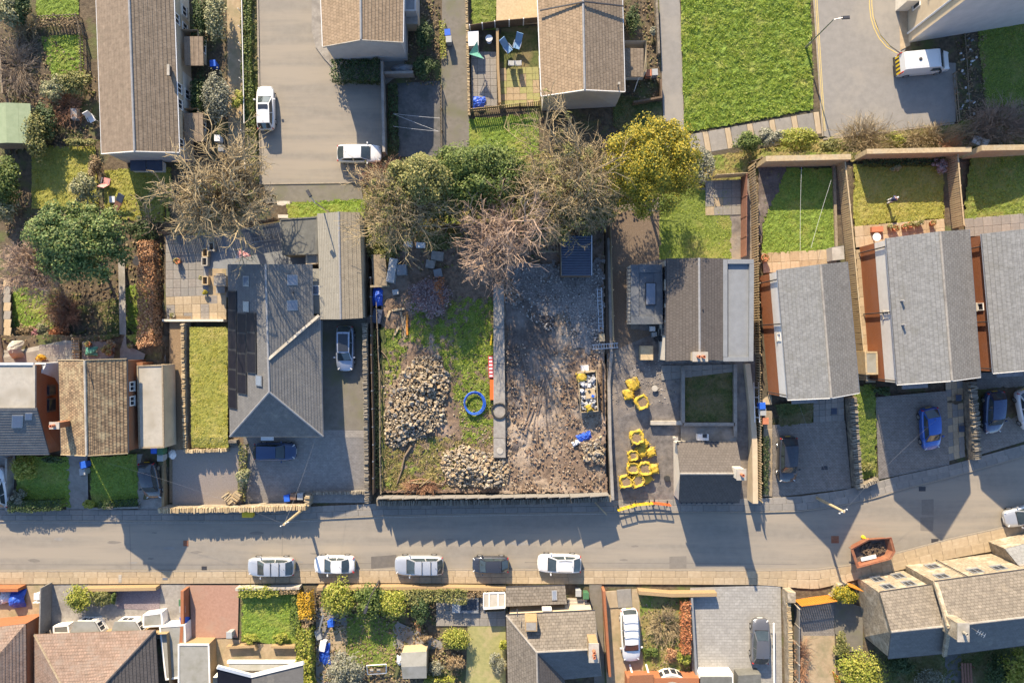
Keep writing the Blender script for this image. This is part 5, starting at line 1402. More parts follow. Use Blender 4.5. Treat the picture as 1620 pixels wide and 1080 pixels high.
# bungalow front: stone walls
stone_wall('stone_wall', 'buff stone front wall of the gravel yard along the pavement', [(263, 801), (380, 800), (470, 797), (492, 797)], 1.5, .5, 'stone', 'coping_tone')
stone_wall('stone_wall', 'short buff stone pier wall returning beside the bins', [(491, 795), (492, 779)], 1.1, .5, 'stone', 'coping_tone')
stone_wall('stone_wall', 'low stone kerb wall closing the bungalow drive', [(496, 778), (540, 777), (580, 777)], .5, .3, 'stone_grey', 'coping_dark')
stone_wall('stone_wall', 'stone retaining wall round the raised yellow-green lawn', [(297, 512), (299, 640), (301, 711), (366, 709)], .95, .35, 'stone', 'coping_tone')
stone_wall('rockery', 'rockery of buff stones beside the palm-like plant', [(358, 780), (372, 792), (380, 778)], .5, .8, 'stone', 'coping_tone', .3)
rail_wall('garden_wall', 'low white rendered wall above the raised lawn', [(262, 507), (358, 507)], .7, .22, 'render_white')
rail_wall('garden_wall', 'brick edged wall along the left side of the gravel yard', [(265, 575), (265, 800)], .9, .25, 'brick_buff')
board_fence('garden_fence', 'fence behind the paved patio of the bungalow', [(262, 372), (318, 369), (440, 350)], 1.5, 'wood_dark', .16, .14)
# terrace parapet of lawn steps
g = G()
for k in range(3): g.box(P(371, 697 + k * 4, .5 - .2 * k), (.75, .28, 1.0 - .3 * k))
one('garden_steps', g, M['stone_dark'], 'dark stone steps at the corner of the raised lawn', 'steps')

# right-hand drives: stone dividing walls
stone_wall('stone_wall', 'dark stone wall between the black car drive and the grass strip', [(1343, 628), (1348, 700), (1353, 768)], .75, .75, 'stone_dark', 'coping_dark', size=.34)
stone_wall('stone_wall', 'dark stone wall between the blue car drive and the navy car drive', [(1529, 602), (1534, 660), (1538, 724)], .75, .8, 'stone_dark', 'coping_dark', size=.34)
stone_wall('stone_wall', 'end of stone wall turning along the pavement by the grass strip', [(1352, 770), (1384, 756)], .7, .4, 'stone_dark', 'coping_dark')
# new house surrounds
rail_wall('garden_wall', 'grey concrete wall framing the square front lawn of the new house', [(1079, 580), (1079, 668)], .5, .32, 'concrete', .9)
rail_wall('garden_wall', 'grey concrete wall right of the square front lawn', [(1161, 576), (1161, 690)], .5, .32, 'concrete', .9)
rail_wall('garden_wall', 'grey concrete wall between front lawn and roadside cottage', [(1080, 670), (1160, 670)], .5, .32, 'concrete', .9)
rail_wall('garden_wall', 'pale low timber-topped wall left of the square front lawn', [(1028, 668), (1078, 668)], .45, .38, 'concrete_pale', .85)
slab_field('terrace', [(1046, 578), (1160, 576), (1160, 588), (1046, 602)], 7, 2, 1.12, ['flag_grey', 'flag_grey_b'])
patch('terrace', [(1077, 672), (1165, 672), (1165, 700), (1077, 700)], 1.0, 'flag_grey')
lawn([(1081, 585), (1159, 584), (1159, 667), (1081, 667)], 'grass_dull', 1.06, 0.015, .2, 3, 0)
panel_fence('timber_fence', 'warm brown boarded fence right of the garden patio', [(1173, 282), (1172, 408)], 1.6, 'wood_red', 1.0, 1.8, 0)
panel_fence('timber_fence', 'pale timber fence along the top of the rear lawn', [(1128, 282), (1176, 279)], 1.5, 'wood_fence', 1.0, 1.7, 0)
rail_wall('garden_wall', 'cream rendered garden wall running down to the roadside cottage', [(1177, 575), (1184, 640), (1188, 700), (1189, 792)], 1.1, .5, 'render_cream', .6, foot=0)
board_fence('slatted_fence', 'long slatted timber fence between the new house and the brick house', [(1183, 265), (1188, 330), (1190, 480), (1192, 560)], 1.9, 'wood_fence', .24, .12, 1.0, 1.8)
board_fence('slatted_fence', 'slatted timber fence beside the ladder down to the pavement', [(1193, 562), (1194, 640), (1195, 788)], 1.7, 'wood_fence', .24, .12, .5, 1.8)
rail_wall('sleeper_wall', 'wide pale timber-topped wall along the back of the washing-line lawn', [(1198, 261), (1328, 258)], 2.3, .5, 'wood_fence')
board_fence('garden_fence', 'long boarded fence between the two back gardens on the right', [(1322, 257), (1330, 330), (1337, 400), (1346, 500), (1356, 600)], 1.75, 'wood_fence', .2, .16, 0.0, 1.8, cap=True)
rail_wall('sleeper_wall', 'wide pale timber-topped wall along the back of the lawn with the person', [(1352, 250), (1512, 247)], 2.3, .45, 'wood_fence')
board_fence('garden_fence', 'boarded fence between the sunlit lawn and the shaded lawn at the right edge', [(1496, 248), (1500, 300), (1506, 362)], 1.75, 'wood_fence', .2, .16, 0.0, 1.8, cap=True)
rail_wall('sleeper_wall', 'wide pale timber-topped wall along the back of the shaded lawn', [(1522, 247), (1680, 244)], 2.8, .5, 'wood_fence')
board_fence('low_fence', 'old low fence behind the verge, broken where the bushes lean on it', [(1185, 260), (1200, 254), (1325, 250)], 1.0, 'wood_old', .15, .14, -.0)
rail_wall('sleeper_edging', 'timber sleepers edging the bed beside the washing-line lawn', [(1318, 262), (1322, 400)], .25, .25, 'wood_old', 0)
# wooden railings at the van
board_fence('post_fence', 'broken pale rail fence beside the white van', [(1524, 52), (1527, 85), (1530, 140), (1533, 190)], .8, 'wood_old', .9, .09, 0, 1.8, rails=1)
board_fence('post_fence', 'low rail fence in front of the white van', [(1506, 118), (1509, 150), (1513, 193)], .6, 'wood_old', .9, .09, 0, 1.8, rails=2)
# top centre
board_fence('picket_fence', 'open picket fence with striped shadow below the patio garden', [(744, 178), (792, 173), (853, 166)], 1.1, 'wood_fence', .19, .09, 0, 1.8)
panel_fence('close_fence', 'dark close-boarded fence between the two small patio gardens and the deck', [(744, 50), (783, 44), (850, 38)], 1.4, 'wood_dark', 0, 1.4, 0, post='white_plastic')
rail_wall('pier_wall', 'pale stepped pier wall between grey slabs and mossy patio', [(787, 52), (788, 110), (791, 168)], 1.0, .25, 'brick_buff')
stone_wall('stone_wall', 'low stone wall along the right side of the terrace path', [(737, -60), (740, 60), (743, 185)], .6, .25, 'stone', 'coping_tone', size=.2)
board_fence('low_fence', 'weathered fence left of the terrace path by the dark yard', [(698, 140), (699, 245)], .9, 'wood_old', .3, .1)
rail_wall('yard_wall', 'concrete block wall between the parking court and the dark drying yard', [(608, 105), (611, 246)], 1.3, .25, 'concrete')
rail_wall('yard_wall', 'short block wall under the grey tarpaulin heap', [(611, 122), (656, 121)], 1.1, .25, 'concrete')
t = thing('handrail', 'long white tubular handrail beside the grassy bank', 'handrail', P(383, 100))
for zz in (.55, 1.0):
	g = G(); g.tube(P(381, -60, zz), P(388, 292, zz), .045, .045, 6); obj('rail', g, M['white'], t)
for k in range(14):
	a = P(381 + k * .55, -60 + k * 27, 0); g = G(); g.tube(a, a + Vector((0, 0, 1.0)), .04, .04, 6); obj('post', g, M['white'], t)
rail_wall('garden_wall', 'garden wall beside the short path of the pink-brown house', [(1036, 0), (1040, 90)], .8, .22, 'stone_dark')
rail_wall('garden_wall', 'garden wall at the corner of the shaded front garden', [(1000, 166), (1044, 158), (1043, 130)], .8, .2, 'wood_dark')
# left gardens
rail_wall('sleeper_edging', 'rough timber edge of the neglected garden bed at the left edge', [(2, 60), (8, 150)], .4, .2, 'wood_old')
board_fence('garden_fence', 'weathered fence between the two back lawns at the top left', [(62, 33), (128, 30), (134, 60), (136, 118)], 1.0, 'wood_old', .3, .12)
rail_wall('boundary_wall', 'pale boundary wall at the left edge of the patio with the barbecue', [(1, 440), (3, 575)], .9, .3, 'render_cream')
board_fence('garden_fence', 'slatted fence between barbecue patio and pot-plant patio', [(126, 535), (128, 576)], 1.2, 'wood_fence', .24, .12, 0, 1.5)
rail_wall('garden_wall', 'garden wall between the white car drive and the round-bush lawn', [(19, 722), (19, 805)], .8, .22, 'concrete')
rail_wall('garden_wall', 'low wall in front of the grass with the yellow shrub', [(143, 803), (222, 801)], .4, .2, 'concrete')
# south side walls along the pavement
stone_wall('garden_wall', 'buff stone wall of the slate-chip garden along the south pavement', [(140, 928), (254, 926)], .9, .3, 'brick_buff', None)
rail_wall('garden_wall', 'pale coping wall in front of the small lawn with yellow hedge', [(378, 927), (478, 925)], .9, .25, 'concrete_pale')
rail_wall('garden_wall', 'long buff wall behind the parked cars in front of the shrubs', [(505, 926), (660, 925), (800, 927)], .9, .3, 'brick_buff')
rail_wall('garden_wall', 'brick wall between the path and the red paved drive', [(298, 927), (298, 975), (296, 1010)], 1.3, .3, 'brick_orange')
rail_wall('garden_wall', 'sunlit red brick wall between the mossy path and the white estate car', [(953, 927), (957, 985), (962, 1060)], 1.3, .25, 'brick_orange')
rail_wall('garden_wall', 'buff wall in front of the dry flower bed', [(1008, 932), (1060, 936), (1130, 935)], .9, .35, 'brick_buff')
rail_wall('garden_wall', 'grey wall between the dry flower bed and the grey paved drive', [(1091, 940), (1095, 1010), (1099, 1075)], .9, .2, 'flat_blue')
stone_wall('stone_wall', 'long narrow stone wall with coping right of the grey paved drive', [(1240, 940), (1243, 1000), (1245, 1100)], 1.1, .4, 'stone', 'coping_tone', size=.2)
rail_wall('gate_pier', 'square stone gate pier at the corner of the grey paved drive', [(1243, 928), (1243, 944)], 1.5, .75, 'stone', cat='gate pier')
panel_fence('panel_fence', 'grey panelled fence beside the long narrow stone wall', [(1257, 955), (1257, 1100)], 1.2, 'fence_grey', 0, 1.7, 0, post='concrete_pale')
rail_wall('hedge_wall', 'pale boundary wall along the south pavement at the left edge', [(-60, 927), (42, 926)], 1.2, .3, 'brick_orange')
stone_wall('stone_wall', 'stone wall and pier beside the orange gate and yellow bush', [(1312, 938), (1316, 945), (1322, 922), (1335, 920)], .9, .35, 'stone', 'coping_tone')
rail_wall('patio_wall', 'buff low wall of the patio in front of the white trimmed house, left of the steps', [(362, 1020), (406, 1018), (408, 1024)], .6, .22, 'brick_buff')
rail_wall('patio_wall', 'buff low wall of the patio in front of the white trimmed house, right of the steps', [(432, 1019), (478, 1019)], .6, .22, 'brick_buff')
# gates
def gate(label, pts, h, mt, n=8):
	c = [P(*p) for p in pts]; t = thing('gate', label, 'gate', c[0]); a, b = c[0], c[1]
	for k in range(n):
		p, q = a.lerp(b, k / n + .006), a.lerp(b, (k + 1) / n - .006); g = G(); 
		g.beam((p + q) / 2 + Vector((0, 0, .05)), (p + q) / 2 + Vector((0, 0, h * (1 - .12 * abs(k - n / 2) / n))), (q - p).length, .05) if False else g.box(((p.x + q.x) / 2, (p.y + q.y) / 2, h / 2 + .05), ((q - p).length, .05, h * (1.08 - .2 * abs(k - (n - 1) / 2) / n)), math.atan2((q - p).y, (q - p).x)); obj('board', g, M[mt], t)
	for zz in (.25, .75): bar(t, 'rail', a + Vector((0, -.05, h * zz)), b + Vector((0, -.05, h * zz)), .05, .1, mt)
	return t
gate('wide orange-stained timber gate at the south pavement', [(1256, 948), (1312, 940)], 1.7, 'wood_orange', 16)
gate('small orange-stained timber gate beside the stone house', [(1332, 918), (1352, 925)], 1.7, 'wood_orange', 6)
gate('orange timber gate at the far end of the brick-paved drive', [(1316, 1060), (1321, 1078)], 1.4, 'wood_orange', 5)

# ---------------------------------------------------------------- vegetation
def leaf_quads(g, c, r, n, size, squash=1.0, up=0.3, shell=0.55, rnd=R, edge=None):
	"""leaf-sized faces through a lumpy volume round c"""
	for _ in range(n):
		while True:
			d = Vector((rnd.gauss(0, 1), rnd.gauss(0, 1), rnd.gauss(0, 1)))
			if d.length > .1: break
		d.normalize()
		if d.z < -.35: d.z = -d.z
		k = (shell + (1 - shell) * rnd.random() ** .5)
		p = c + Vector((d.x * r[0] * k, d.y * r[1] * k, d.z * r[2] * k))
		nrm = (d + Vector((rnd.uniform(-1, 1), rnd.uniform(-1, 1), rnd.uniform(-.6, 1))) * .8 + Vector((0, 0, up))).normalized()
		u = nrm.orthogonal().normalized(); w = nrm.cross(u); a = rnd.uniform(0, 6.28)
		u, w = u * math.cos(a) + w * math.sin(a), w * math.cos(a) - u * math.sin(a)
		s = size * rnd.uniform(.6, 1.3); l = s * rnd.uniform(1.0, 1.9)
		b = len(g.v)
		g.v += [tuple(p - u * l * .5), tuple(p + w * s * .5), tuple(p + u * l * .5 + nrm * s * .12), tuple(p - w * s * .5)]
		g.f.append((b, b + 1, b + 2, b + 3))

def clumpy(g, c, r, nclump, per, size, rnd, spread=.75, cr=.38, shell=.45):
	for _ in range(nclump):
		while True:
			d = Vector((rnd.gauss(0, 1), rnd.gauss(0, 1), rnd.gauss(0, 1)))
			if d.length > .1: break
		d.normalize()
		if d.z < -.3: d.z *= -1
		k = spread * rnd.random() ** .4
		cc = c + Vector((d.x * r[0] * k, d.y * r[1] * k, d.z * r[2] * k))
		q = cr * rnd.uniform(.6, 1.25)
		leaf_quads(g, cc, (r[0] * q, r[1] * q, max(r[2] * q, .15)), per, size, rnd=rnd, shell=shell)

def shrub(label, x, y, rx, ry, h, mt, n=900, size=.13, z0=0.0, name='shrub', cat='shrub', group=None, cr=.38, seed=None):
	"""rx, ry in map pixels"""
	rnd = random.Random(seed if seed is not None else int(x * 31 + y * 17))
	c = P(x, y, z0 + h * .5); m_ = F / (H - c.z)
	g = G(); rr = (rx / m_, ry / m_, h * .55)
	n = int(n * 1.8); rr = (rr[0] * 1.08, rr[1] * 1.08, rr[2]); k = max(5, n // 55); clumpy(g, c, rr, k, n // k, size, rnd, .8, cr=cr)
	# stems under the leaves
	base = Vector((c.x, c.y, c.z - h * .5))
	t = thing(name, label, cat, base, group)
	obj('foliage', g, M[mt], t)
	g = G()
	for _ in range(5):
		d = Vector((rnd.uniform(-1, 1) * rr[0] * .6, rnd.uniform(-1, 1) * rr[1] * .6, h * .8)); g.tube(base, base + d, .03, .012, 4, False)
	obj('stem', g, M['bark'], t, kind='stuff')
	return t

def hedge(label, pts, w, h, mt, dens=130, size=.13, z0=0.0, name='hedge', jag=.12, mix=None):
	"""clipped hedge along a line of map points, w in metres"""
	rnd = random.Random(int(pts[0][0] * 7 + pts[0][1] * 3))
	c = [P(x, y, z0) for x, y in pts]
	t = thing(name, label, 'hedge', c[0])
	g = G(); stem = G()
	for a, b in zip(c[:-1], c[1:]):
		d = b - a; L = d.xy.length; nn = Vector((-d.y, d.x, 0)).normalized()
		for _ in range(int(dens * L * (w + h))):
			s = rnd.random(); q = a.lerp(b, s); lum = 1 + .25 * noise.noise(Vector((q.x * 1.1, q.y * 1.1, 5)))
			f = rnd.random()
			if f < .5: o = nn * rnd.uniform(-w / 2, w / 2) * lum + Vector((0, 0, h * lum * rnd.uniform(.82, 1.02))); nr = Vector((0, 0, 1))
			else:
				sd = 1 if rnd.random() < .5 else -1; o = nn * (sd * w / 2 * lum * rnd.uniform(.85, 1.05)) + Vector((0, 0, h * rnd.uniform(.05, .98) * lum)); nr = nn * sd
			p = q + o + d.normalized() * rnd.uniform(-jag, jag)
			nr = (nr + Vector((rnd.uniform(-1, 1), rnd.uniform(-1, 1), rnd.uniform(-.4, 1))) * .8).normalized()
			u = nr.orthogonal().normalized(); v = nr.cross(u); an = rnd.uniform(0, 6.28); u, v = u * math.cos(an) + v * math.sin(an), v * math.cos(an) - u * math.sin(an)
			s_ = size * rnd.uniform(.6, 1.3); l_ = s_ * rnd.uniform(1, 1.8); k = len(g.v)
			g.v += [tuple(p - u * l_ * .5), tuple(p + v * s_ * .5), tuple(p + u * l_ * .5), tuple(p - v * s_ * .5)]; g.f.append((k, k + 1, k + 2, k + 3))
		for k in range(int(L / .5) + 1):
			q = a.lerp(b, k / max(1, int(L / .5))); stem.tube(q, q + Vector((rnd.uniform(-.1, .1), rnd.uniform(-.1, .1), h * .8)), .03, .015, 4, False)
	obj('foliage', g, M[mt], t); obj('stem', stem, M['bark'], t, kind='stuff')
	return t

def branches(g, p, d, L, r, depth, rnd, spread, kids, droop=0.0, tips=None, nseg=3, minr=.011):
	pts = [p]; dd = d.normalized()
	for k in range(nseg):
		dd = (dd + Vector((rnd.uniform(-1, 1), rnd.uniform(-1, 1), rnd.uniform(-1, 1))) * .16 + Vector((0, 0, -droop))).normalized()
		q = pts[-1] + dd * (L / nseg)
		r0 = r * (1 - .45 * k / nseg); r1 = r * (1 - .45 * (k + 1) / nseg)
		g.tube(pts[-1], q, max(r0, minr), max(r1, minr), 5 if r > .05 else 3, False); pts.append(q)
	if depth == 0:
		if tips is not None: tips.append(pts[-1])
		return
	n = kids[-depth] if depth <= len(kids) else 3
	for k in range(n):
		s = (k + 1) / n if n > 1 else 1.0
		i = min(int((.35 + .65 * s) * nseg), nseg); q = pts[i]
		side = dd.orthogonal().normalized(); side.rotate(Matrix.Rotation(rnd.uniform(0, 6.28), 3, dd))
		nd = (dd + side * spread * rnd.uniform(.6, 1.3)).normalized()
		branches(g, q, nd, L * rnd.uniform(.5, .78), r * rnd.uniform(.52, .68), depth - 1, rnd, spread, kids, droop, tips, nseg, minr)

def bare_tree(label, base, crown, h, z0=0.0, mt='twig_tan', seed=1, limbs=7, kids=(4, 4, 4, 3), spread=.75, rad=3.5, leafmat=None, nleaf=0, trunk=.16, fork=.22, droop=0.0, lsize=.13, minr=.011, cat='tree', name='bare_tree', llen=.42):
	"""winter tree: base and crown centre in map pixels (crown centre at 0.65 h)"""
	rnd = random.Random(seed)
	b = P(*base, z0); cc = P(crown[0], crown[1], z0 + h * .62)
	t = thing(name, label, cat, b)
	fk = b.lerp(cc, fork); fk.z = b.z + h * fork
	g = G(); g.tube(b - Vector((0, 0, .1)), b.lerp(fk, .5) + Vector((rnd.uniform(-.1, .1), rnd.uniform(-.1, .1), 0)), trunk * 1.25, trunk, 8, False); g.tube(b.lerp(fk, .5), fk, trunk, trunk * .9, 8, False)
	obj('trunk', g, M['bark'], t)
	g = G(); tips = []
	for k in range(limbs):
		a = 2 * math.pi * (k + rnd.uniform(-.3, .3)) / limbs; rr = rad * rnd.uniform(.25, 1.0) if k else .1
		tgt = cc + Vector((math.cos(a) * rr, math.sin(a) * rr, rnd.uniform(-.15, .25) * h))
		d = tgt - fk
		branches(g, fk, d, max(d.length * .62, rad * .5) * llen / .42, trunk * .55, len(kids), rnd, spread, list(kids)[::-1] if False else list(kids), droop, tips, 3, minr)
	obj('crown', g, M[mt], t)
	if nleaf:
		g = G()
		for _ in range(nleaf // 25):
			q = rnd.choice(tips); c_ = fk.lerp(q, rnd.uniform(.35, .95)); leaf_quads(g, c_, (.5, .5, .4), 25, lsize, rnd=rnd, shell=.2)
		obj('leaves', g, M[leafmat], t)
	return t

def leafy_tree(label, base, crown, h, rx, ry, mt, z0=0.0, n=5000, size=.16, nclump=46, cr=.3, seed=3, name='tree', trunk=.15, cat='tree', dense=.8, rz=.42):
	rnd = random.Random(seed)
	b = P(*base, z0); c = P(*crown, z0 + h * .58); k = F / (H - c.z)
	t = thing(name, label, cat, b)
	g = G(); top = Vector((c.x, c.y, b.z + h * .75)); g.tube(b - Vector((0, 0, .1)), top, trunk, trunk * .35, 8, False)
	for _ in range(14):
		s = rnd.uniform(.25, .9); p = b.lerp(top, s); a = rnd.uniform(0, 6.28); g.tube(p, p + Vector((math.cos(a) * rx / k * .7, math.sin(a) * ry / k * .7, h * .15)), .05, .02, 4, False)
	obj('trunk', g, M['bark'], t)
	g = G(); clumpy(g, c, (rx / k, ry / k, h * rz), nclump, n // nclump, size, rnd, dense, cr, .35); obj('crown', g, M[mt], t)
	return t

def conifer(label, base, crown, h, rx, ry, mt, z0=0.0, seed=4, n=420, name='conifer', per=34, size=.14):
	"""sprays of scale leaves on drooping side branches, fanned out from the leader"""
	rnd = random.Random(seed)
	b = P(*base, z0); c = P(*crown, z0 + h * .5); k = F / (H - c.z); R_ = (rx / k, ry / k)
	t = thing(name, label, 'tree', b); top = Vector((c.x, c.y, b.z + h))
	g = G(); g.tube(b - Vector((0, 0, .1)), top, .2, .04, 8, False); obj('trunk', g, M['bark'], t)
	g = G()
	for i in range(n):
		s = rnd.random() ** .8; a = rnd.uniform(0, 6.28)
		axis = b.lerp(top, .12 + .86 * s); axis = Vector((b.x + (c.x - b.x) * min(1, s * 1.4), b.y + (c.y - b.y) * min(1, s * 1.4), b.z + h * (.12 + .88 * s)))
		rr = (1 - s) ** .75 * rnd.uniform(.72, 1.08) + .06
		lob = 1 + .22 * math.sin(a * 5 + s * 9 + seed)
		tip = axis + Vector((math.cos(a) * R_[0] * rr * lob, math.sin(a) * R_[1] * rr * lob, -h * .05))
		d = tip - axis
		for j in range(per):
			f = rnd.uniform(.35, 1.05) if rnd.random() < .8 else rnd.uniform(.1, 1)
			w = .32 * (1.15 - f)
			p = axis + d * f + Vector((rnd.uniform(-w, w), rnd.uniform(-w, w), rnd.uniform(-.12, .16)))
			u = (d.normalized() + Vector((rnd.uniform(-.7, .7), rnd.uniform(-.7, .7), rnd.uniform(-.3, .5)))).normalized()
			nr = (Vector((rnd.uniform(-.6, .6), rnd.uniform(-.6, .6), 1)) + u * .3).normalized(); v = nr.cross(u).normalized()
			sz = size * rnd.uniform(.5, 1.2); l = sz * 2.0; q = len(g.v)
			g.v += [tuple(p - u * l * .5), tuple(p + v * sz * .4), tuple(p + u * l * .6), tuple(p - v * sz * .4)]; g.f.append((q, q + 1, q + 2, q + 3))
	obj('crown', g, M[mt], t)
	return t

def twig_bush(label, x, y, rx, ry, h, mt, n=90, z0=0.0, seed=None, name='twiggy_bush', r=.012, cat='bush', kids=(3, 3)):
	rnd = random.Random(seed or int(x * 13 + y)); c = P(x, y, z0); k = F / (H - c.z - h * .5)
	g = G()
	for i in range(n):
		a = rnd.uniform(0, 6.28); f = rnd.random() ** .5
		p = c + Vector((math.cos(a) * rx / k * f * .35, math.sin(a) * ry / k * f * .35, 0))
		d = Vector((math.cos(a) * rx / k * f, math.sin(a) * ry / k * f, h * rnd.uniform(.5, 1.0)))
		branches(g, p, d, d.length * .62, r * 1.6, len(kids), rnd, .7, list(kids), .03, None, 2, r)
	return one(name, g, M[mt], label, cat)

# big trees behind the plot
K5 = (4, 4, 4, 4)
bare_tree('spreading bare tan tree beside the white handrail and parking court', (396, 346), (338, 294), 15, 0, 'twig_tan', 21, 22, (5, 4, 4, 4), 1.0, 5.0, 'leaf_olive', 3000, .34, minr=.011, llen=.33, fork=.28)
bare_tree('bare tree with ivy green tints beside the garage roof', (642, 350), (626, 325), 10.5, .3, 'twig_tan', 22, 16, K5, 1.0, 4.6, 'leaf_olive', 9000, .2, minr=.015, llen=.36)
leafy_tree('dense green ivy-clad tree in the middle of the tree belt', (748, 330), (755, 282), 8.0, 98, 60, 'leaf_green', .2, 24000, .15, 170, .24, 31)
leafy_tree('yellow-green holly at the left end of the tree belt', (680, 325), (664, 292), 9.5, 60, 52, 'leaf_olive', .2, 13000, .15, 100, .27, 32)
bare_tree('large bare tan tree with green ivy in the tree belt beside the yellow conifer', (902, 350), (906, 282), 11.5, .3, 'twig_tan', 24, 20, (5, 4, 4, 4), 1.0, 6.0, 'leaf_olive', 17000, .26, minr=.011, llen=.37)
bare_tree('wide bare pinkish tree overhanging the concrete beam', (788, 408), (786, 375), 9.0, SITE, 'twig_pink', 25, 14, (4, 4, 4, 3), .95, 5.2, None, 0, .22, minr=.016, llen=.37)
bare_tree('slender bare tree with olive twigs over the corrugated shed', (880, 345), (878, 345), 8.0, .8, 'twig_tan', 26, 10, (5, 4, 4), .95, 3.6, 'leaf_olive', 6000, .13, minr=.015, llen=.38)
leafy_tree('scrubby olive undergrowth tree between the ivy-clad and bare trees', (830, 330), (830, 300), 6.0, 46, 50, 'leaf_olive', .3, 8000, .14, 70, .28, 36)
leafy_tree('bright golden-yellow conifer beside the footpath', (1014, 297), (1032, 266), 11, 84, 88, 'leaf_gold', .0, 36000, .12, 210, .19, 41, 'conifer', .2, dense=.86)
shrub('dull green round bush right of the golden conifer', 1110, 262, 20, 30, 2.6, 'leaf_grey', 1500, .12)
# left gardens
leafy_tree('dark green conifer filling the left gardens', (155, 405), (128, 384), 8.5, 80, 74, 'leaf_conifer', 0, 22000, .16, 130, .22, 43, 'conifer', .2, dense=.86)
bare_tree('bare pinkish grey tree at the left edge', (88, 436), (62, 420), 8.0, 0, 'twig_pink', 27, 13, (4, 4, 4, 4), .9, 3.6, None, 0, .17, minr=.015, llen=.37)
bare_tree('small bare tree with pale twigs beside the brown hedge', (240, 352), (240, 345), 3.5, 0, 'twig_grey', 28, 5, (3, 3, 3), .8, 1.8, None, 0, .08)
leafy_tree('leafy shrub tree with rounded leaves beside the garden chair', (140, 305), (138, 300), 3.2, 28, 28, 'leaf_pale', 0, 2200, .14, 30, .34, 34, name='shrub_tree')
shrub('pale leaved shrub beside the green shed', 62, 215, 22, 40, 2.4, 'leaf_olive', 1700, .14)
shrub('dark shrub behind the green shed', 75, 190, 18, 32, 1.8, 'leaf_dark', 900, .14)
shrub('broad evergreen shrub at the left edge below the green shed', 8, 285, 26, 40, 3.0, 'leaf_green', 2600, .15)
shrub('pale-flowered evergreen at the left edge above the bare tree', 10, 335, 20, 26, 2.2, 'leaf_pale', 1300, .15)
shrub('sunlit pale bush at the top left corner', 18, 18, 18, 24, 2.5, 'leaf_pale', 1400, .14)
shrub('dark ivy clump beside the pale bush at the top left', 40, 12, 12, 26, 2.0, 'leaf_dark', 800, .14)
twig_bush('fountain of dry ornamental grass at the top left', 45, 45, 24, 14, 1.3, 'twig_tan', 140, r=.012, kids=(2, 2))
twig_bush('brown brambles in the neglected garden bed at the top left', 30, 105, 26, 44, 1.0, 'twig_grey', 150, r=.012)
shrub('olive bush at the lower end of the second lawn', 120, 132, 30, 18, 1.8, 'leaf_olive', 1500, .13)
shrub('mixed green bush below the second lawn near the tiled terrace', 90, 140, 26, 20, 1.6, 'leaf_pale', 1100, .13)
twig_bush('dry brown shrub between shed and white garden chair', 105, 165, 26, 34, 1.1, 'twig_rust', 110)
shrub('low shrubs along the top of the yellow lawn', 125, 226, 26, 8, 1.0, 'leaf_olive', 700, .12)
shrub('planted border bush beside the white gable', 152, 268, 10, 22, 1.4, 'leaf_brown', 700, .12)
hedge('brown twiggy border between the two top left lawns', [(66, 42), (128, 40)], .9, .9, 'leaf_brown', 110, .1)
hedge('coppery beech hedge beside the paved patio', [(246, 385), (247, 470), (246, 548)], 1.5, 2.0, 'leaf_beech', 190, .12)
shrub('dark shrub under the conifer beside the beech hedge', 225, 365, 26, 22, 1.6, 'leaf_dark', 900, .13)
shrub('round green ball shrub beside the left boundary wall', 16, 514, 8, 8, .9, 'leaf_dark', 500, .08)
shrub('pale heather cushion beside the pink heather', 27, 524, 8, 8, .6, 'leaf_brown', 350, .08)
shrub('dusky brown heather mound left of the pink flowers', 44, 524, 13, 14, .7, 'leaf_brown', 600, .08)
shrub('pink flowering heather on the barbecue patio edge', 56, 528, 9, 9, .6, 'leaf_pink', 500, .08)
shrub('pale yellow shrub between pink heather and rusty shrub', 69, 522, 11, 13, .8, 'leaf_pale', 600, .09)
shrub('rusty orange shrub beside the slatted fence', 96, 527, 17, 13, .9, 'leaf_rust', 900, .09)
twig_bush('brown bare bush above the rusty shrub', 108, 495, 22, 24, 1.4, 'twig_rust', 120)
twig_bush('dry brown bush below the bare pinkish tree', 95, 475, 18, 30, 1.4, 'twig_grey', 90)
shrub('yellow spiky plant on the barbecue patio', 66, 567, 7, 6, .5, 'leaf_amber', 160, .13, cr=.6)
shrub('cushion of pale dry grass among the pot plants', 175, 545, 10, 12, .7, 'leaf_brown', 400, .1)
shrub('yellow-green round bush on the front lawn at the left', 41, 740, 20, 20, 1.7, 'leaf_lime', 1500, .12)
hedge('dark clipped hedge along the front of the left lawn', [(25, 797), (60, 797), (106, 795)], 1.1, 1.1, 'leaf_dark', 170, .11)
shrub('grey-green shrub at the end of the dark clipped hedge', 30, 788, 12, 14, 1.2, 'leaf_grey', 600, .1)
shrub('small sunlit yellow shrub by the north pavement', 142, 797, 9, 8, .9, 'leaf_lime', 450, .1)
hedge('low hedge in front of the shaded lawn at the left', [(160, 797), (222, 792)], .7, .6, 'leaf_dark', 170, .1)
shrub('climbing shrub against the brick house by the blue bins', 85, 726, 18, 6, 1.6, 'leaf_dark', 500, .11)
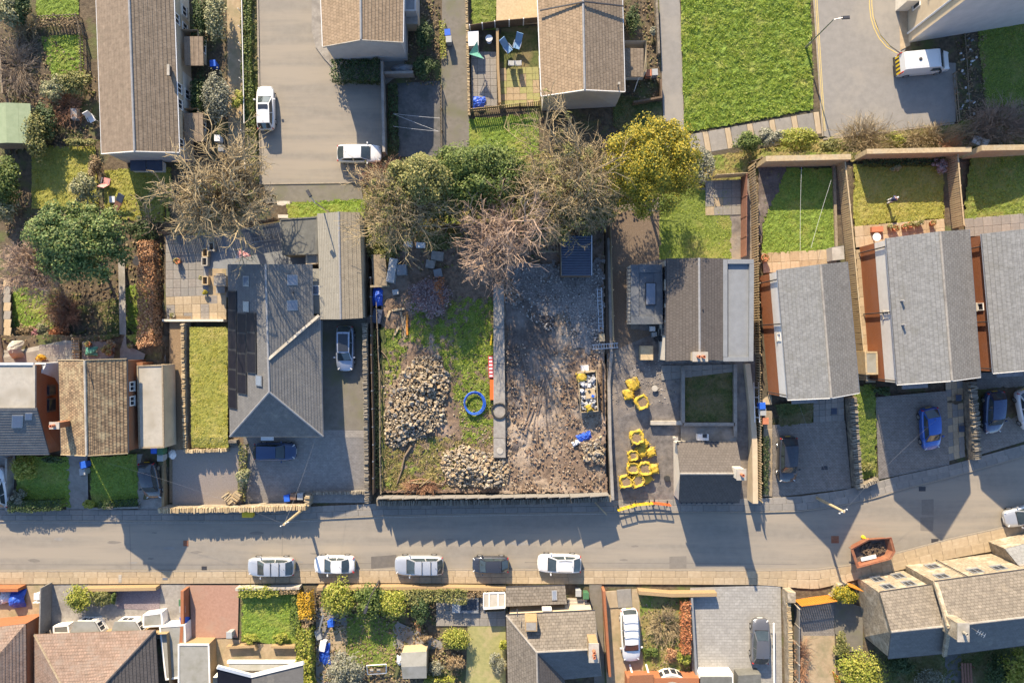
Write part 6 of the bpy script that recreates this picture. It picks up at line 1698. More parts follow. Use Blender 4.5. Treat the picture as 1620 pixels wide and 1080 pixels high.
# terrace front shrubs
shrub('tall variegated shrub beside the upper porch of the terrace', 344, 30, 17, 44, 2.8, 'leaf_pale', 1900, .13)
shrub('dark shrub mass between porch and variegated shrub', 318, 35, 14, 44, 2.0, 'leaf_dark', 1300, .13)
shrub('silvery evergreen shrub between the two porches', 345, 155, 24, 40, 2.6, 'leaf_grey', 2400, .13)
shrub('dark evergreen at the terrace wall between the porches', 316, 150, 13, 40, 1.8, 'leaf_dark', 1200, .13)
hedge('ivy strip on the bank beside the white handrail', [(391, -50), (392, 100), (397, 200)], 1.0, .5, 'leaf_green', 150, .12)
hedge('brown ivy strip on the lower bank beside the parking court', [(398, 200), (402, 285)], 1.1, .5, 'leaf_olive', 140, .12)
shrub('yellowish shrub growing through the white handrail', 378, 160, 11, 16, 1.4, 'leaf_lime', 500, .12)
hedge('dark hedge under the grey gable of the parking court house', [(528, 118), (605, 118)], 2.0, 1.3, 'leaf_dark', 150, .13)
shrub('overgrown shrub beside the grey gabled house', 672, 60, 14, 22, 1.8, 'leaf_dark', 1100, .13)
shrub('tangled green shrub above the dark yard', 672, 108, 20, 18, 1.4, 'leaf_dark', 1200, .13)
hedge('green weeds along the left edge of the terrace path', [(700, 35), (702, 95)], .6, .4, 'leaf_lime', 130, .11)
hedge('dark weeds along the wall of the drying yard', [(622, 135), (624, 240)], .9, .5, 'leaf_dark', 130, .12)
shrub('shaded shrub in the small front garden of the pink-brown house', 1000, 30, 12, 28, 1.2, 'leaf_dark', 700, .12)
shrub('pale spiky plant by the front garden wall', 1034, 50, 7, 9, .9, 'leaf_grey', 250, .12)
twig_bush('brown bare bush at the edge of the parking court by the silver-white car', 612, 280, 30, 18, 2.0, 'twig_rust', 110)
for k, (x, y, rx, ry, h, mt, lb) in enumerate([(705, 330, 34, 24, 2.4, 'leaf_dark', 'dark ivy undergrowth at the foot of the ivy-clad tree'), (840, 360, 30, 26, 2.2, 'leaf_dark', 'dark undergrowth left of the corrugated shed'), (945, 340, 34, 24, 2.6, 'leaf_olive', 'olive undergrowth between the bare tree and the golden conifer'), (600, 330, 24, 26, 2.2, 'leaf_olive', 'olive undergrowth behind the garage corner'), (690, 375, 40, 22, 1.6, 'leaf_olive', 'low scrub at the back of the building plot'), (775, 325, 40, 26, 2.6, 'leaf_green', 'green scrub above the pinkish tree')]): shrub(lb, x, y, rx, ry, h, mt, 1500, .14, .4)
# verge hedges on the right
shrub('dark green bush on the verge below the slab path', 1182, 226, 22, 17, 1.8, 'leaf_green', 1400, .12)
shrub('grey-green bush at the left end of the verge', 1215, 218, 20, 14, 1.8, 'leaf_grey', 1300, .12)
shrub('bright yellow-green bush on the verge below the lamp post', 1262, 222, 34, 17, 2.0, 'leaf_lime', 2200, .12)
shrub('small olive bush on the verge near the kerb corner', 1310, 232, 20, 13, 1.3, 'leaf_olive', 900, .12)
twig_bush('pale bare bush on the verge above the long fence', 1362, 224, 36, 26, 2.2, 'twig_tan', 170)
shrub('light green bush on the verge between bare bushes', 1415, 222, 18, 12, 1.2, 'leaf_lime', 800, .12)
twig_bush('tan dry bush along the verge fence', 1470, 222, 50, 18, 1.3, 'twig_tan', 200)
twig_bush('sprawling dry bush over the fence corner on the right', 1500, 240, 20, 18, 1.6, 'twig_rust', 120)
twig_bush('purple-brown bramble thicket at the right edge', 1585, 200, 50, 30, 1.8, 'twig_pink', 240)
twig_bush('dry bramble above the shaded lawn at the right edge', 1545, 215, 30, 18, 1.2, 'twig_grey', 110)
hedge('dark planting under the fence behind the lawn with the person', [(1360, 259), (1492, 257)], .7, .5, 'leaf_dark', 130, .11)
shrub('purple shrub in the corner of the sunlit lawn', 1486, 262, 12, 12, 1.0, 'leaf_purple', 500, .1)
shrub('pale spiky plant on the back edge of the sunlit lawn', 1415, 265, 8, 6, .5, 'leaf_pale', 120, .14, cr=.6)
hedge('low hedge along the front path of the nearest brick house', [(1209, 690), (1209, 780)], .5, .6, 'leaf_dark', 150, .1)
shrub('shaded shrub at the foot of the middle brick house', 1395, 618, 16, 8, .9, 'leaf_dark', 500, .11)
shrub('dry tuft at the end of the grass strip', 1372, 740, 10, 10, .5, 'leaf_olive', 300, .1)
# bungalow planting
shrub('spiky palm-like plant in the gravel yard border', 387, 752, 9, 10, .9, 'leaf_pale', 260, .16, .3, cr=.7)
hedge('planted border with stones between gravel yard and drive', [(388, 700), (386, 735), (385, 790)], .7, .5, 'leaf_olive', 130, .11, .3)
shrub('yellow daffodils in a trough on the patio', 324, 462, 5, 5, .5, 'leaf_gold', 200, .1)
# plot: purple shrub, brash
shrub('low spreading purple-brown shrub at the back of the building plot', 680, 472, 34, 34, 1.0, 'leaf_purple', 2600, .13, SITE, cr=.3)
shrub('dark red stems in the purple-brown shrub', 698, 462, 18, 26, 1.2, 'leaf_rust', 300, .1, SITE)
shrub('leafy undergrowth below the tree belt at the garage end', 610, 385, 32, 34, 1.6, 'leaf_olive', 2000, .13, .6)
# south gardens
shrub('large rounded green bush behind the slate-chip wall', 128, 944, 22, 22, 1.8, 'leaf_lime', 1900, .11)
shrub('flowering brown-green shrub beside the rounded bush', 163, 944, 16, 15, 1.2, 'leaf_olive', 900, .11)
shrub('narrow green shrub at the slate-chip bed', 181, 944, 4, 15, 1.1, 'leaf_green', 350, .1)
hedge('yellow-green hedge along the pavement above the small lawn', [(382, 932), (445, 931)], .9, 1.0, 'leaf_lime', 170, .11)
hedge('brown clipped hedge along the pavement beside the yellow-green one', [(447, 930), (478, 929)], .6, 1.0, 'leaf_brown', 170, .1)
hedge('dark ivy edge right of the small lawn', [(472, 938), (470, 1000)], .9, .8, 'leaf_green', 150, .11)
shrub('yellow-flowered shrub at the patio steps, left side', 397, 1010, 14, 8, .7, 'leaf_lime', 500, .1)
shrub('yellow-flowered shrub at the patio steps, right side', 446, 1008, 14, 9, .7, 'leaf_lime', 500, .1)
hedge('amber hedge between the small lawn and the shrub garden', [(487, 930), (489, 970)], 1.3, 1.5, 'leaf_amber', 190, .12)
hedge('long green laurel hedge beside the white trimmed house', [(487, 985), (487, 1040), (488, 1100)], 1.5, 1.6, 'leaf_lime', 150, .15)
shrub('brown top of the laurel hedge', 486, 980, 12, 14, 1.5, 'leaf_brown', 600, .11)
shrub('large green shrub behind the wall below the white saloon', 535, 945, 26, 30, 2.4, 'leaf_lime', 2400, .13)
shrub('broad green shrub in the middle of the shrub garden', 585, 950, 26, 28, 2.2, 'leaf_green', 2200, .13)
shrub('yellow-green shrub below the silver estate car', 622, 955, 26, 24, 2.0, 'leaf_lime', 2000, .13)
hedge('pale green and brown hedge along the wall below the silver estate', [(640, 938), (700, 935), (740, 937)], 1.3, 1.4, 'leaf_olive', 150, .12)
hedge('clipped hedge with pink tips behind the wall near the dark small car', [(740, 935), (798, 931)], .6, 1.2, 'leaf_brown', 150, .1)
shrub('dark shrubs shading the paved garden', 665, 965, 16, 26, 1.6, 'leaf_dark', 1100, .12)
shrub('big rounded sage-green bush at the bottom edge', 547, 1060, 30, 30, 2.2, 'leaf_grey', 2600, .12)
shrub('domed yellow-green clipped bush in the paved garden', 722, 1008, 26, 16, 1.6, 'leaf_lime', 2000, .1)
shrub('brown clipped cube bush below the domed one', 722, 1046, 15, 13, 1.2, 'leaf_brown', 1000, .09)
shrub('small rusty round bush above the grey shed', 674, 1007, 10, 8, .9, 'leaf_brown', 450, .09)
shrub('tall rusty grass clump in the shaded garden bed', 663, 985, 6, 14, 1.1, 'leaf_beech', 350, .1)
shrub('blue-green ball bush beside the grey shed', 690, 1055, 12, 11, 1.1, 'leaf_grey', 700, .09)
hedge('yellow-green low hedge at the bottom edge by the shed', [(672, 1076), (720, 1078)], 1.2, 1.0, 'leaf_lime', 150, .11)
shrub('grey stone-like dry bush at the cottage wall', 787, 1048, 13, 18, 1.0, 'leaf_grey', 700, .1)
shrub('green and yellow shrub at the cottage wall', 796, 1018, 7, 12, 1.0, 'leaf_lime', 450, .1)
hedge('rusty hedge beside the grey paved drive', [(1081, 945), (1081, 1025)], .9, 1.3, 'leaf_rust', 170, .11)
shrub('yellow-green shrub at the end of the rusty hedge', 1083, 1038, 11, 11, 1.0, 'leaf_lime', 600, .1)
shrub('rusty ball bush at the bottom of the dry flower bed', 1062, 1035, 11, 11, .9, 'leaf_beech', 500, .1)
twig_bush('dry stalks in the flower bed beside the white estate', 1050, 990, 24, 26, .8, 'twig_tan', 130)
shrub('low green plants at the bottom of the dry flower bed', 1030, 1030, 14, 10, .5, 'leaf_green', 450, .1)
shrub('yellow flowering bush between the two orange gates', 1333, 940, 20, 16, 2.0, 'leaf_gold', 1700, .12)
shrub('large bright round bush at the bottom edge by the stone house', 1360, 1065, 40, 34, 2.4, 'leaf_lime', 3200, .13)
shrub('grey-green clipped dome behind the stone house', 1470, 1075, 26, 20, 1.6, 'leaf_grey', 1500, .1)
shrub('dark yew behind the stone house', 1420, 1050, 24, 16, 1.5, 'leaf_dark', 1200, .12)
shrub('sunlit pale green tree at the bottom right corner', 1612, 1060, 30, 34, 3.5, 'leaf_lime', 2600, .14)
shrub('dark evergreen beside the wooden bench at the bottom right', 1575, 1060, 20, 28, 2.2, 'leaf_dark', 1500, .13)
shrub('bushy shrub below the yellow bush at the brick drive', 1330, 1020, 12, 20, 1.2, 'leaf_olive', 800, .11)
twig_bush('reddish bare climber on the grey panelled fence', 1266, 1045, 8, 34, 1.2, 'twig_rust', 70)
# lavender-like beds in the square lawn corners
hedge('ivy along the plot side of the stone boundary wall', [(590, 520), (596, 640), (598, 770)], .5, .35, 'leaf_olive', 130, .11, SITE)
# ---------------------------------------------------------------- vehicles
paint('car_white', (0.60, 0.60, 0.595), 0.0, .3); paint('car_silver', (0.50, 0.51, 0.52), 0.55, .35); paint('car_bluegrey', (0.34, 0.38, 0.46), 0.5, .33)
paint('car_black', (0.035, 0.038, 0.048), 0.2, .25); paint('car_navy', (0.03, 0.05, 0.115), 0.3, .25); paint('car_blue', (0.02, 0.09, 0.36), 0.35, .25)
paint('car_grey', (0.14, 0.14, 0.145), 0.5, .33); paint('car_darkblue', (0.025, 0.05, 0.12), 0.3, .28); paint('car_offwhite', (0.62, 0.63, 0.63), 0.0, .3)
m('lamp_red', (0.45, 0.03, 0.03), (0.38, 0.02, 0.02), 3, .15); m('lamp_clear', (0.55, 0.56, 0.57), (0.5, 0.5, 0.5), 3, .12)
m('plate_white', (0.65, 0.65, 0.62), (0.6, 0.6, 0.58), 3, .5)

def car(label, x, y, heading, L=4.2, W=1.75, Hh=1.48, body='car_white', kind='hatch', bars=None, sunroof=None, z0=0.0, pitch=None, roofmat=None, group=None, hood=None, boot=None):
	"""heading in degrees, 0 = towards the right of the map; x,y = centre of the car on the ground plan"""
	c = P(x, y, z0 + .7); zg = z0 + T(x, y)
	t = thing('parked_car', label, 'car', (c.x, c.y, zg), group, math.radians(heading) if heading else 1e-5)
	# slope of the ground under the car
	hx, hy = math.cos(math.radians(heading)), -math.sin(math.radians(heading))
	g1, g0 = T(x + hx * 20, y + hy * 20), T(x - hx * 20, y - hy * 20)
	t.rotation_euler = (0, -math.atan2(g1 - g0, 40 * H / F), math.radians(heading))
	hl, hw = L / 2, W / 2
	belt = Hh * .62
	pr = {'hatch': (.50, .14, -.62, -.93), 'suv': (.50, .18, -.72, -.95), 'saloon': (.42, .08, -.42, -.72), 'estate': (.46, .12, -.78, -.96), 'city': (.56, .22, -.60, -.92), 'long': (.52, .24, -.90, -.985)}[kind]
	xs, xf, xr, xb = (hl * k for k in pr)        # screen base, roof front, roof rear, rear glass base
	# lower body
	st = [-1, -.97, -.9, -.78, -.6, -.3, 0, .3, .5, .64, .78, .88, .95, .985, 1]
	wid = [.64, .79, .90, .96, .99, 1, 1, 1, .985, .965, .93, .875, .78, .66, .48]
	g = G(); rows = []
	for s, w in zip(st, wid):
		X = s * hl; wy = hw * w
		if X > xs: f = (X - xs) / (hl - xs); zt = belt - .03 - f ** 2.2 * Hh * .17
		elif X < xb: f = (xb - X) / max(hl + xb, .01); zt = belt - .02 - f * f * Hh * .10
		else: zt = belt
		zl = .20 + (.10 if abs(s) > .93 else 0)
		ring = [(X, -wy * .90, zl), (X, -wy, zl + .16), (X, -wy, zt * .72), (X, -wy * .965, zt - .06), (X, -wy * .86, zt), (X, -wy * .45, zt + .025), (X, 0, zt + .035),
				(X, wy * .45, zt + .025), (X, wy * .86, zt), (X, wy * .965, zt - .06), (X, wy, zt * .72), (X, wy, zl + .16), (X, wy * .90, zl)]
		rows.append(len(g.v)); g.v += ring
	k = 13
	for a, b in zip(rows[:-1], rows[1:]):
		for i in range(k):
			j = (i + 1) % k; g.f.append((a + i, b + i, b + j, a + j))
	g.f.append(tuple(rows[0] + i for i in range(k))); g.f.append(tuple(rows[-1] + i for i in reversed(range(k))))
	bd = obj('body', g, M[body], t, True)
	# roof shell with pillars
	g = G(); nx, ny = 7, 7
	rw = hw * .72 if kind != 'long' else hw * .78
	for i in range(nx):
		u = i / (nx - 1); X = xr + (xf - xr) * u
		for j in range(ny):
			v = j / (ny - 1) * 2 - 1
			tap = 1 - .10 * u * u - .03 * (1 - u) ** 2
			g.v.append((X + (1 - abs(v) ** 2) * .06 * (u - .3), v * rw * tap, Hh - .05 * v * v - .045 * (2 * u - 1) ** 2))
	for i in range(nx - 1):
		for j in range(ny - 1): g.f.append((i * ny + j, (i + 1) * ny + j, (i + 1) * ny + j + 1, i * ny + j + 1))
	rf = obj('roof', g, M[roofmat or body], bd, True)
	def corner(i, j): return Vector(g.v[i * ny + j])
	FL, FR, RL, RR = corner(nx - 1, ny - 1), corner(nx - 1, 0), corner(0, ny - 1), corner(0, 0)
	bw = hw * .87
	sl, sr = Vector((xs, bw * .93, belt - .01)), Vector((xs, -bw * .93, belt - .01)); bl, br = Vector((xb, bw * .9, belt - .01)), Vector((xb, -bw * .9, belt - .01))
	ml, mr = Vector(((xs + xb) / 2, bw, belt)), Vector(((xs + xb) / 2, -bw, belt))
	def pane(name, pts, mt, parent, ins=.0, out=.0):
		cc = sum(pts, Vector()) / len(pts); n = (pts[1] - pts[0]).cross(pts[2] - pts[0]).normalized()
		if n.dot(cc - Vector((0, 0, belt * .6))) < 0: n = -n
		q = [p + (cc - p).normalized() * ins + n * out for p in pts]
		gg = G(); gg.poly(q); return obj(name, gg, M[mt], parent)
	# painted shell behind the glass
	gs = G()
	for q in ([sl, FL, FR, sr], [bl, br, RR, RL], [sl, ml, bl, RL, FL], [sr, FR, RR, br, mr]): gs.poly(q)
	obj('cabin_frame', gs, M[body], bd)
	def screen(name, a, b, c_, d):      # bowed glass: a,b along the base, d,c along the roof
		gg = G(); n = 6; nr = (b - a).cross(d - a).normalized(); sgn = 1 if (nr.x > 0) == (a.x > 0) else -1
		for i in range(n + 1):
			u = .045 + .91 * i / n; bow = (1 - (2 * u - 1) ** 2) * .10 * (1 if a.x > c_.x else -1)
			for s_ in (.06, .5, .97):
				p = a.lerp(b, u).lerp(d.lerp(c_, u), s_); p.x += bow * (1 - .55 * s_) ; p += nr * sgn * .018 + Vector((0, 0, .014)); gg.v.append(tuple(p))
		for i in range(n):
			for s_ in range(2): gg.f.append((i * 3 + s_, (i + 1) * 3 + s_, (i + 1) * 3 + s_ + 1, i * 3 + s_ + 1))
		return obj(name, gg, M['glass_car'], t, True)
	screen('windscreen', sl, sr, FR, FL); screen('rear_window', bl, br, RR, RL)
	for (s_, m_, b_, rl, fl) in ((sl, ml, bl, RL, FL), (sr, mr, br, RR, FR)):
		mt_ = m_.lerp((rl + fl) / 2, 1.0); mt_ = (rl + fl) / 2
		pane('side_window', [s_.lerp(fl, .06) + (m_ - s_) * .10, m_ + (s_ - m_) * .03 + (mt_ - m_) * .06, mt_.lerp(m_, .06) + (fl - mt_) * .04, fl.lerp(s_, .06) + (mt_ - fl) * .10], 'glass_car', t, 0, .012)
		pane('side_window', [m_ + (b_ - m_) * .04 + (mt_ - m_) * .06, b_.lerp(rl, .08) + (m_ - b_) * .18, rl.lerp(b_, .06) + (mt_ - rl) * .12, mt_.lerp(m_, .06) + (rl - mt_) * .04], 'glass_car', t, 0, .012)
	if sunroof:
		gg = G(); a, b = sunroof; X0, X1 = xr + (xf - xr) * a, xr + (xf - xr) * b; gg.box(((X0 + X1) / 2, 0, Hh + .002), (X1 - X0, rw * 1.5, .02)); obj('sunroof', gg, M['glass'], rf)
	if bars == 'cross':
		for f in (.28, .68):
			gg = G(); X = xr + (xf - xr) * f; gg.box((X, 0, Hh + .05), (.06, rw * 2.0, .035)); obj('roof_bar', gg, M['black_plastic'], rf)
	if bars == 'rails':
		for s_ in (-1, 1):
			gg = G(); gg.tube((xr + .15, s_ * rw * .86, Hh + .03), (xf - .15, s_ * rw * .82, Hh + .03), .025, .025, 6); obj('roof_rail', gg, M['black_plastic'], rf)
	if bars == 'rack':
		for f in (.2, .45, .7):
			gg = G(); X = xr + (xf - xr) * f
			gg.path([(X, -rw, Hh - .02), (X, -rw * .9, Hh + .12), (X, rw * .9, Hh + .12), (X, rw, Hh - .02)], .03, 6); obj('roof_bar', gg, M['grey_plastic'], rf)
	gg = G(); gg.tube((xr + .18, 0, Hh - .02), (xr + .02, 0, Hh + .12), .018, .012, 5); obj('aerial', gg, M['black_plastic'], rf)
	for s_ in (-1, 1):
		gg = G(); gg.box((xs - .22, s_ * (hw + .10), belt + .05), (.14, .20, .12), s_ * .15, .8); obj('wing_mirror', gg, M[body], t)
		gg = G(); gg.box((hl * .90, s_ * hw * .68, belt * .80), (.10, .30, .08), -s_ * .75, .8); obj('headlight', gg, M['lamp_clear'], t)
		gg = G(); gg.box((-hl * .945, s_ * hw * .76, belt * .86), (.09, .24, .20), s_ * .5, .85); obj('tail_light', gg, M['lamp_red'], t)
	gg = G(); gg.box((hl * .995, 0, .42), (.06, .52, .11)); obj('number_plate', gg, M['plate_white'], t)
	gg = G(); gg.box((-hl * 1.0, 0, .55), (.05, .52, .11)); obj('number_plate', gg, M['yellow'], t)
	gg = G(); gg.box((hl * .93, 0, .42), (.2, W * .55, .18), 0, .9); obj('grille', gg, M['black_plastic'], t)
	for fx in (.60, -.60):
		for s_ in (-1, 1):
			X = hl * fx; Y = s_ * (hw - .10)
			gg = G(); gg.tube((X, Y - .1, .31), (X, Y + .105, .31), .31, .31, 16); wh = obj('wheel', gg, M['rubber'], t)
			gg = G(); gg.tube((X, Y + s_ * .085, .31), (X, Y + s_ * .115, .31), .20, .19, 10); obj('rim', gg, M['alu'], wh)
	# shut lines
	for X in (xs + .03,):
		gg = G(); gg.box((X + .02, 0, belt + .018), (.10, W * .74, .02)); obj('scuttle', gg, M['black_plastic'], t)
	return t

car('white hatchback with sunroof parked by the grassy bank in the court', 420, 171, 91, 4.25, 1.75, 1.5, 'car_white', 'estate', None, (.68, .92))
car('white hatchback parked across the court against the block wall', 568, 243, 0, 4.3, 1.78, 1.45, 'car_white', 'hatch')
car('silver estate with black roof bars, leftmost of the cars along the south kerb', 429, 896, 180, 4.55, 1.85, 1.6, 'car_silver', 'suv', 'cross')
car('small white saloon second from left along the south kerb', 529, 893, 180, 3.95, 1.75, 1.42, 'car_white', 'saloon')
car('silver-blue estate with roof bars parked by the dark road repair', 663, 894, 180, 4.75, 1.9, 1.6, 'car_silver', 'estate', 'cross')
car('small black city car along the south kerb', 776, 893, 180, 3.55, 1.62, 1.45, 'car_black', 'city')
car('white hatchback with roof rails, rightmost along the south kerb', 885, 891, 179, 4.25, 1.8, 1.5, 'car_white', 'hatch', 'rails')
car('dark blue hatchback in the shade of the bungalow gable', 435, 714, 0, 4.0, 1.72, 1.48, 'car_darkblue', 'estate')
car('pale blue-grey car with dark glass roof on the bungalow drive', 546, 551, -90, 4.3, 1.72, 1.58, 'car_bluegrey', 'suv', None, (.08, .95))
car('black hatchback in the drive beside the flat-roofed garage', 237, 757, -88, 3.9, 1.72, 1.45, 'car_black', 'hatch')
car('white car cut by the left edge in the brick house drive', -4, 767, 84, 4.2, 1.8, 1.5, 'car_white', 'hatch')
car('dark people carrier half in shade on the first right-hand drive', 1246, 725, -88, 4.55, 1.85, 1.68, 'car_black', 'suv')
car('bright blue hatchback on the middle right-hand drive', 1472, 676, -79, 4.3, 1.82, 1.5, 'car_blue', 'hatch')
car('dark navy car in the shade of the third brick house', 1573, 650, -83, 4.3, 1.8, 1.5, 'car_navy', 'suv')
car('white car cut by the right edge beside the navy car', 1626, 645, -68, 4.3, 1.8, 1.5, 'car_white', 'hatch')
car('silver car at the right edge of the road', 1624, 814, 194, 4.3, 1.8, 1.5, 'car_silver', 'hatch')
car('long white estate with roof racks parked facing down beside the brick wall', 997, 1004, -87, 5.1, 1.85, 1.55, 'car_white', 'long', 'rack')
car('dark grey hatchback on the grey paved drive', 1203, 1014, 89, 4.4, 1.8, 1.5, 'car_grey', 'hatch')

# white van
c = P(1462, 99, 1.0)
tv = thing('panel_van', 'white panel van with yellow and black chevron rear under the tall block', 'van', (c.x, c.y, 0), None, math.radians(5))
L, W, Hh = 5.0, 1.95, 1.98
g = G(); prof = [(-2.5, .35), (-2.48, 1.2), (-2.38, 1.88), (-2.2, Hh), (.75, Hh + .02), (1.05, Hh - .06), (1.72, 1.28), (1.8, 1.2), (2.35, 1.02), (2.5, .8), (2.52, .4)]
rows = []
for (X, Z) in prof:
	wy = W / 2 * (1 - .04 * max(0, (abs(X) - 1.9)))* (.86 if X > 2.3 else 1)
	tz = .88 if Z > 1.5 else (.95 if Z > 1.1 else 1.0)
	rows.append([Vector((X, -wy * tz, Z)), Vector((X, -wy * tz * .7, Z + .03)), Vector((X, wy * tz * .7, Z + .03)), Vector((X, wy * tz, Z))])
for a, b in zip(rows[:-1], rows[1:]):
	for i in range(3): g.poly([a[i], b[i], b[i + 1], a[i + 1]])
for s in (0, 3):
	up = [r[s] for r in rows]
	lo = [Vector((r[s].x, (1 if s else -1) * W / 2 * (.86 if r[s].x > 2.3 else 1), .95 if r[s].z > .95 else r[s].z)) for r in rows]
	for i in range(len(rows) - 1): g.poly([up[i], up[i + 1], lo[i + 1], lo[i]])
	dn = [Vector((p.x, p.y, .3)) for p in lo]
	for i in range(len(rows) - 1): g.poly([lo[i], lo[i + 1], dn[i + 1], dn[i]])
bd = obj('body', g, M['car_white'], tv)
g = G(); a, b = Vector((1.08, .80, Hh - .05)), Vector((1.70, .86, 1.31)); g.poly([a, b, (b.x, -b.y, b.z), (a.x, -a.y, a.z)]); g.v = [(v[0] + .03, v[1], v[2] + .045) for v in g.v]; obj('windscreen', g, M['glass_car'], tv)
for s in (-1, 1):
	g = G(); g.poly([(.35, s * .915, 1.75), (1.05, s * .915, 1.75), (1.5, s * .985, 1.2), (.35, s * .985, 1.2)]); obj('side_window', g, M['glass_car'], tv)
	g = G(); g.box((1.35, s * 1.12, 1.25), (.14, .2, .22)); obj('wing_mirror', g, M['black_plastic'], tv)
	g = G(); g.box((2.36, s * .68, .85), (.2, .32, .18), -s * .4); obj('headlight', g, M['lamp_clear'], tv)
	g = G(); g.box((-2.47, s * .93, 1.25), (.12, .08, .7)); obj('tail_light', g, M['lamp_red'], tv)
	for X in (1.55, -1.5):
		g = G(); g.tube((X, s * .88 - .1, .33), (X, s * .88 + .1, .33), .33, .33, 16); w_ = obj('wheel', g, M['rubber'], tv); g = G(); g.tube((X, s * .99, .33), (X, s * 1.0, .33), .2, .2, 10); obj('rim', g, M['alu'], w_)
g = G(); g.lathe((-.95, 0, Hh + .02), [(.16, 0), (.16, .07), (.1, .1)], 12); obj('roof_vent', g, M['metal_dark'], tv)
for k in range(5):
	g = G(); g.box((-2.0 + k * .62, 0, Hh + .02), (.05, W * .7, .03)); obj('roof_rib', g, M['car_white'], bd)
for k in range(9):      # chevron board on the rear doors
	g = G(); y0 = -.88 + k * .195
	g.poly([(-2.53, y0, .5), (-2.53, y0 + .19, .5), (-2.50, y0 + .19, 1.2), (-2.50, y0, 1.2)])
	obj('chevron_stripe', g, M['yellow' if k % 2 == 0 else 'black_plastic'], tv)
g = G(); g.box((-2.55, 0, .45), (.16, W * .95, .22)); obj('rear_bumper', g, M['black_plastic'], tv)

# skip
t = thing('skip', 'rust-orange builder\'s skip with rubbish at the south kerb', 'skip', P(1383, 884), None)
q_top = [P(1347, 868, 1.45), P(1405, 851, 1.45), P(1414, 870, 1.45), P(1410, 882, 1.45), P(1357, 896, 1.45)]
top = [P(1346, 868, 1.5), P(1374, 853, 1.5), P(1410, 850, 1.5), P(1416, 872, 1.5), P(1409, 884, 1.5), P(1356, 898, 1.5)]
cc = sum(top, Vector()) / 6
bot = [Vector((cc.x + (p.x - cc.x) * .72, cc.y + (p.y - cc.y) * .72, .12)) for p in top]
inn = [Vector((cc.x + (p.x - cc.x) * .90, cc.y + (p.y - cc.y) * .90, 1.5)) for p in top]
g = G(); n = 6
for i in range(n):
	j = (i + 1) % n; g.poly([bot[i], bot[j], top[j], top[i]]); g.poly([top[i], top[j], inn[j], inn[i]])
	fl = [Vector((cc.x + (p.x - cc.x) * .66, cc.y + (p.y - cc.y) * .66, .25)) for p in (top[i], top[j])]
	g.poly([inn[i], inn[j], fl[1], fl[0]])
g.poly(bot); obj('hull', g, M['rust'], t)
g = G(); g.poly([Vector((cc.x + (p.x - cc.x) * .8, cc.y + (p.y - cc.y) * .8, .85)) for p in top]); obj('rubbish', g, M['mud_dark'], t)
for i in range(n):
	j = (i + 1) % n; g = G(); g.tube(top[i], top[j], .05, .05, 6); obj('rim', g, M['rust'], t)
for a in (0, 5):
	p = top[a].lerp(bot[a], .4); g = G(); g.tube(p, p + Vector((-.18, 0, 0)), .05, .05, 8); obj('lifting_lug', g, M['rust'], t)
rr = random.Random(8)
g = G()
for k in range(90):
	s = rr.random() ** .5 * .62; a = rr.uniform(0, 6.28); p = cc + Vector((math.cos(a) * s * 1.9, math.sin(a) * s * 1.0, -.62 + rr.uniform(0, .15))); g.box(p, (rr.uniform(.08, .3), rr.uniform(.06, .18), rr.uniform(.05, .14)), rr.uniform(0, 3))
obj('debris', g, M['wood_dark'], t, kind='stuff')
b = P(1374, 882, 1.1); g = G(); g.box(b, (1.5, .35, .08), .22); one('board', g, M['white_plastic'], 'white board lying in the rusty skip', 'board')
p = P(1365, 849, 0); t = thing('warning_lamp', 'yellow road lamp standing by the upper edge of the skip', 'lamp', p)
g = G(); g.lathe(p, [(.2, 0), (.17, .25), (.08, .3), (.08, .8)], 10); obj('stand', g, M['yellow'], t); g = G(); g.lathe((p.x, p.y, .8), [(.14, 0), (.16, .12), (.05, .26)], 10); obj('lens', g, M['orange_plastic'], t)

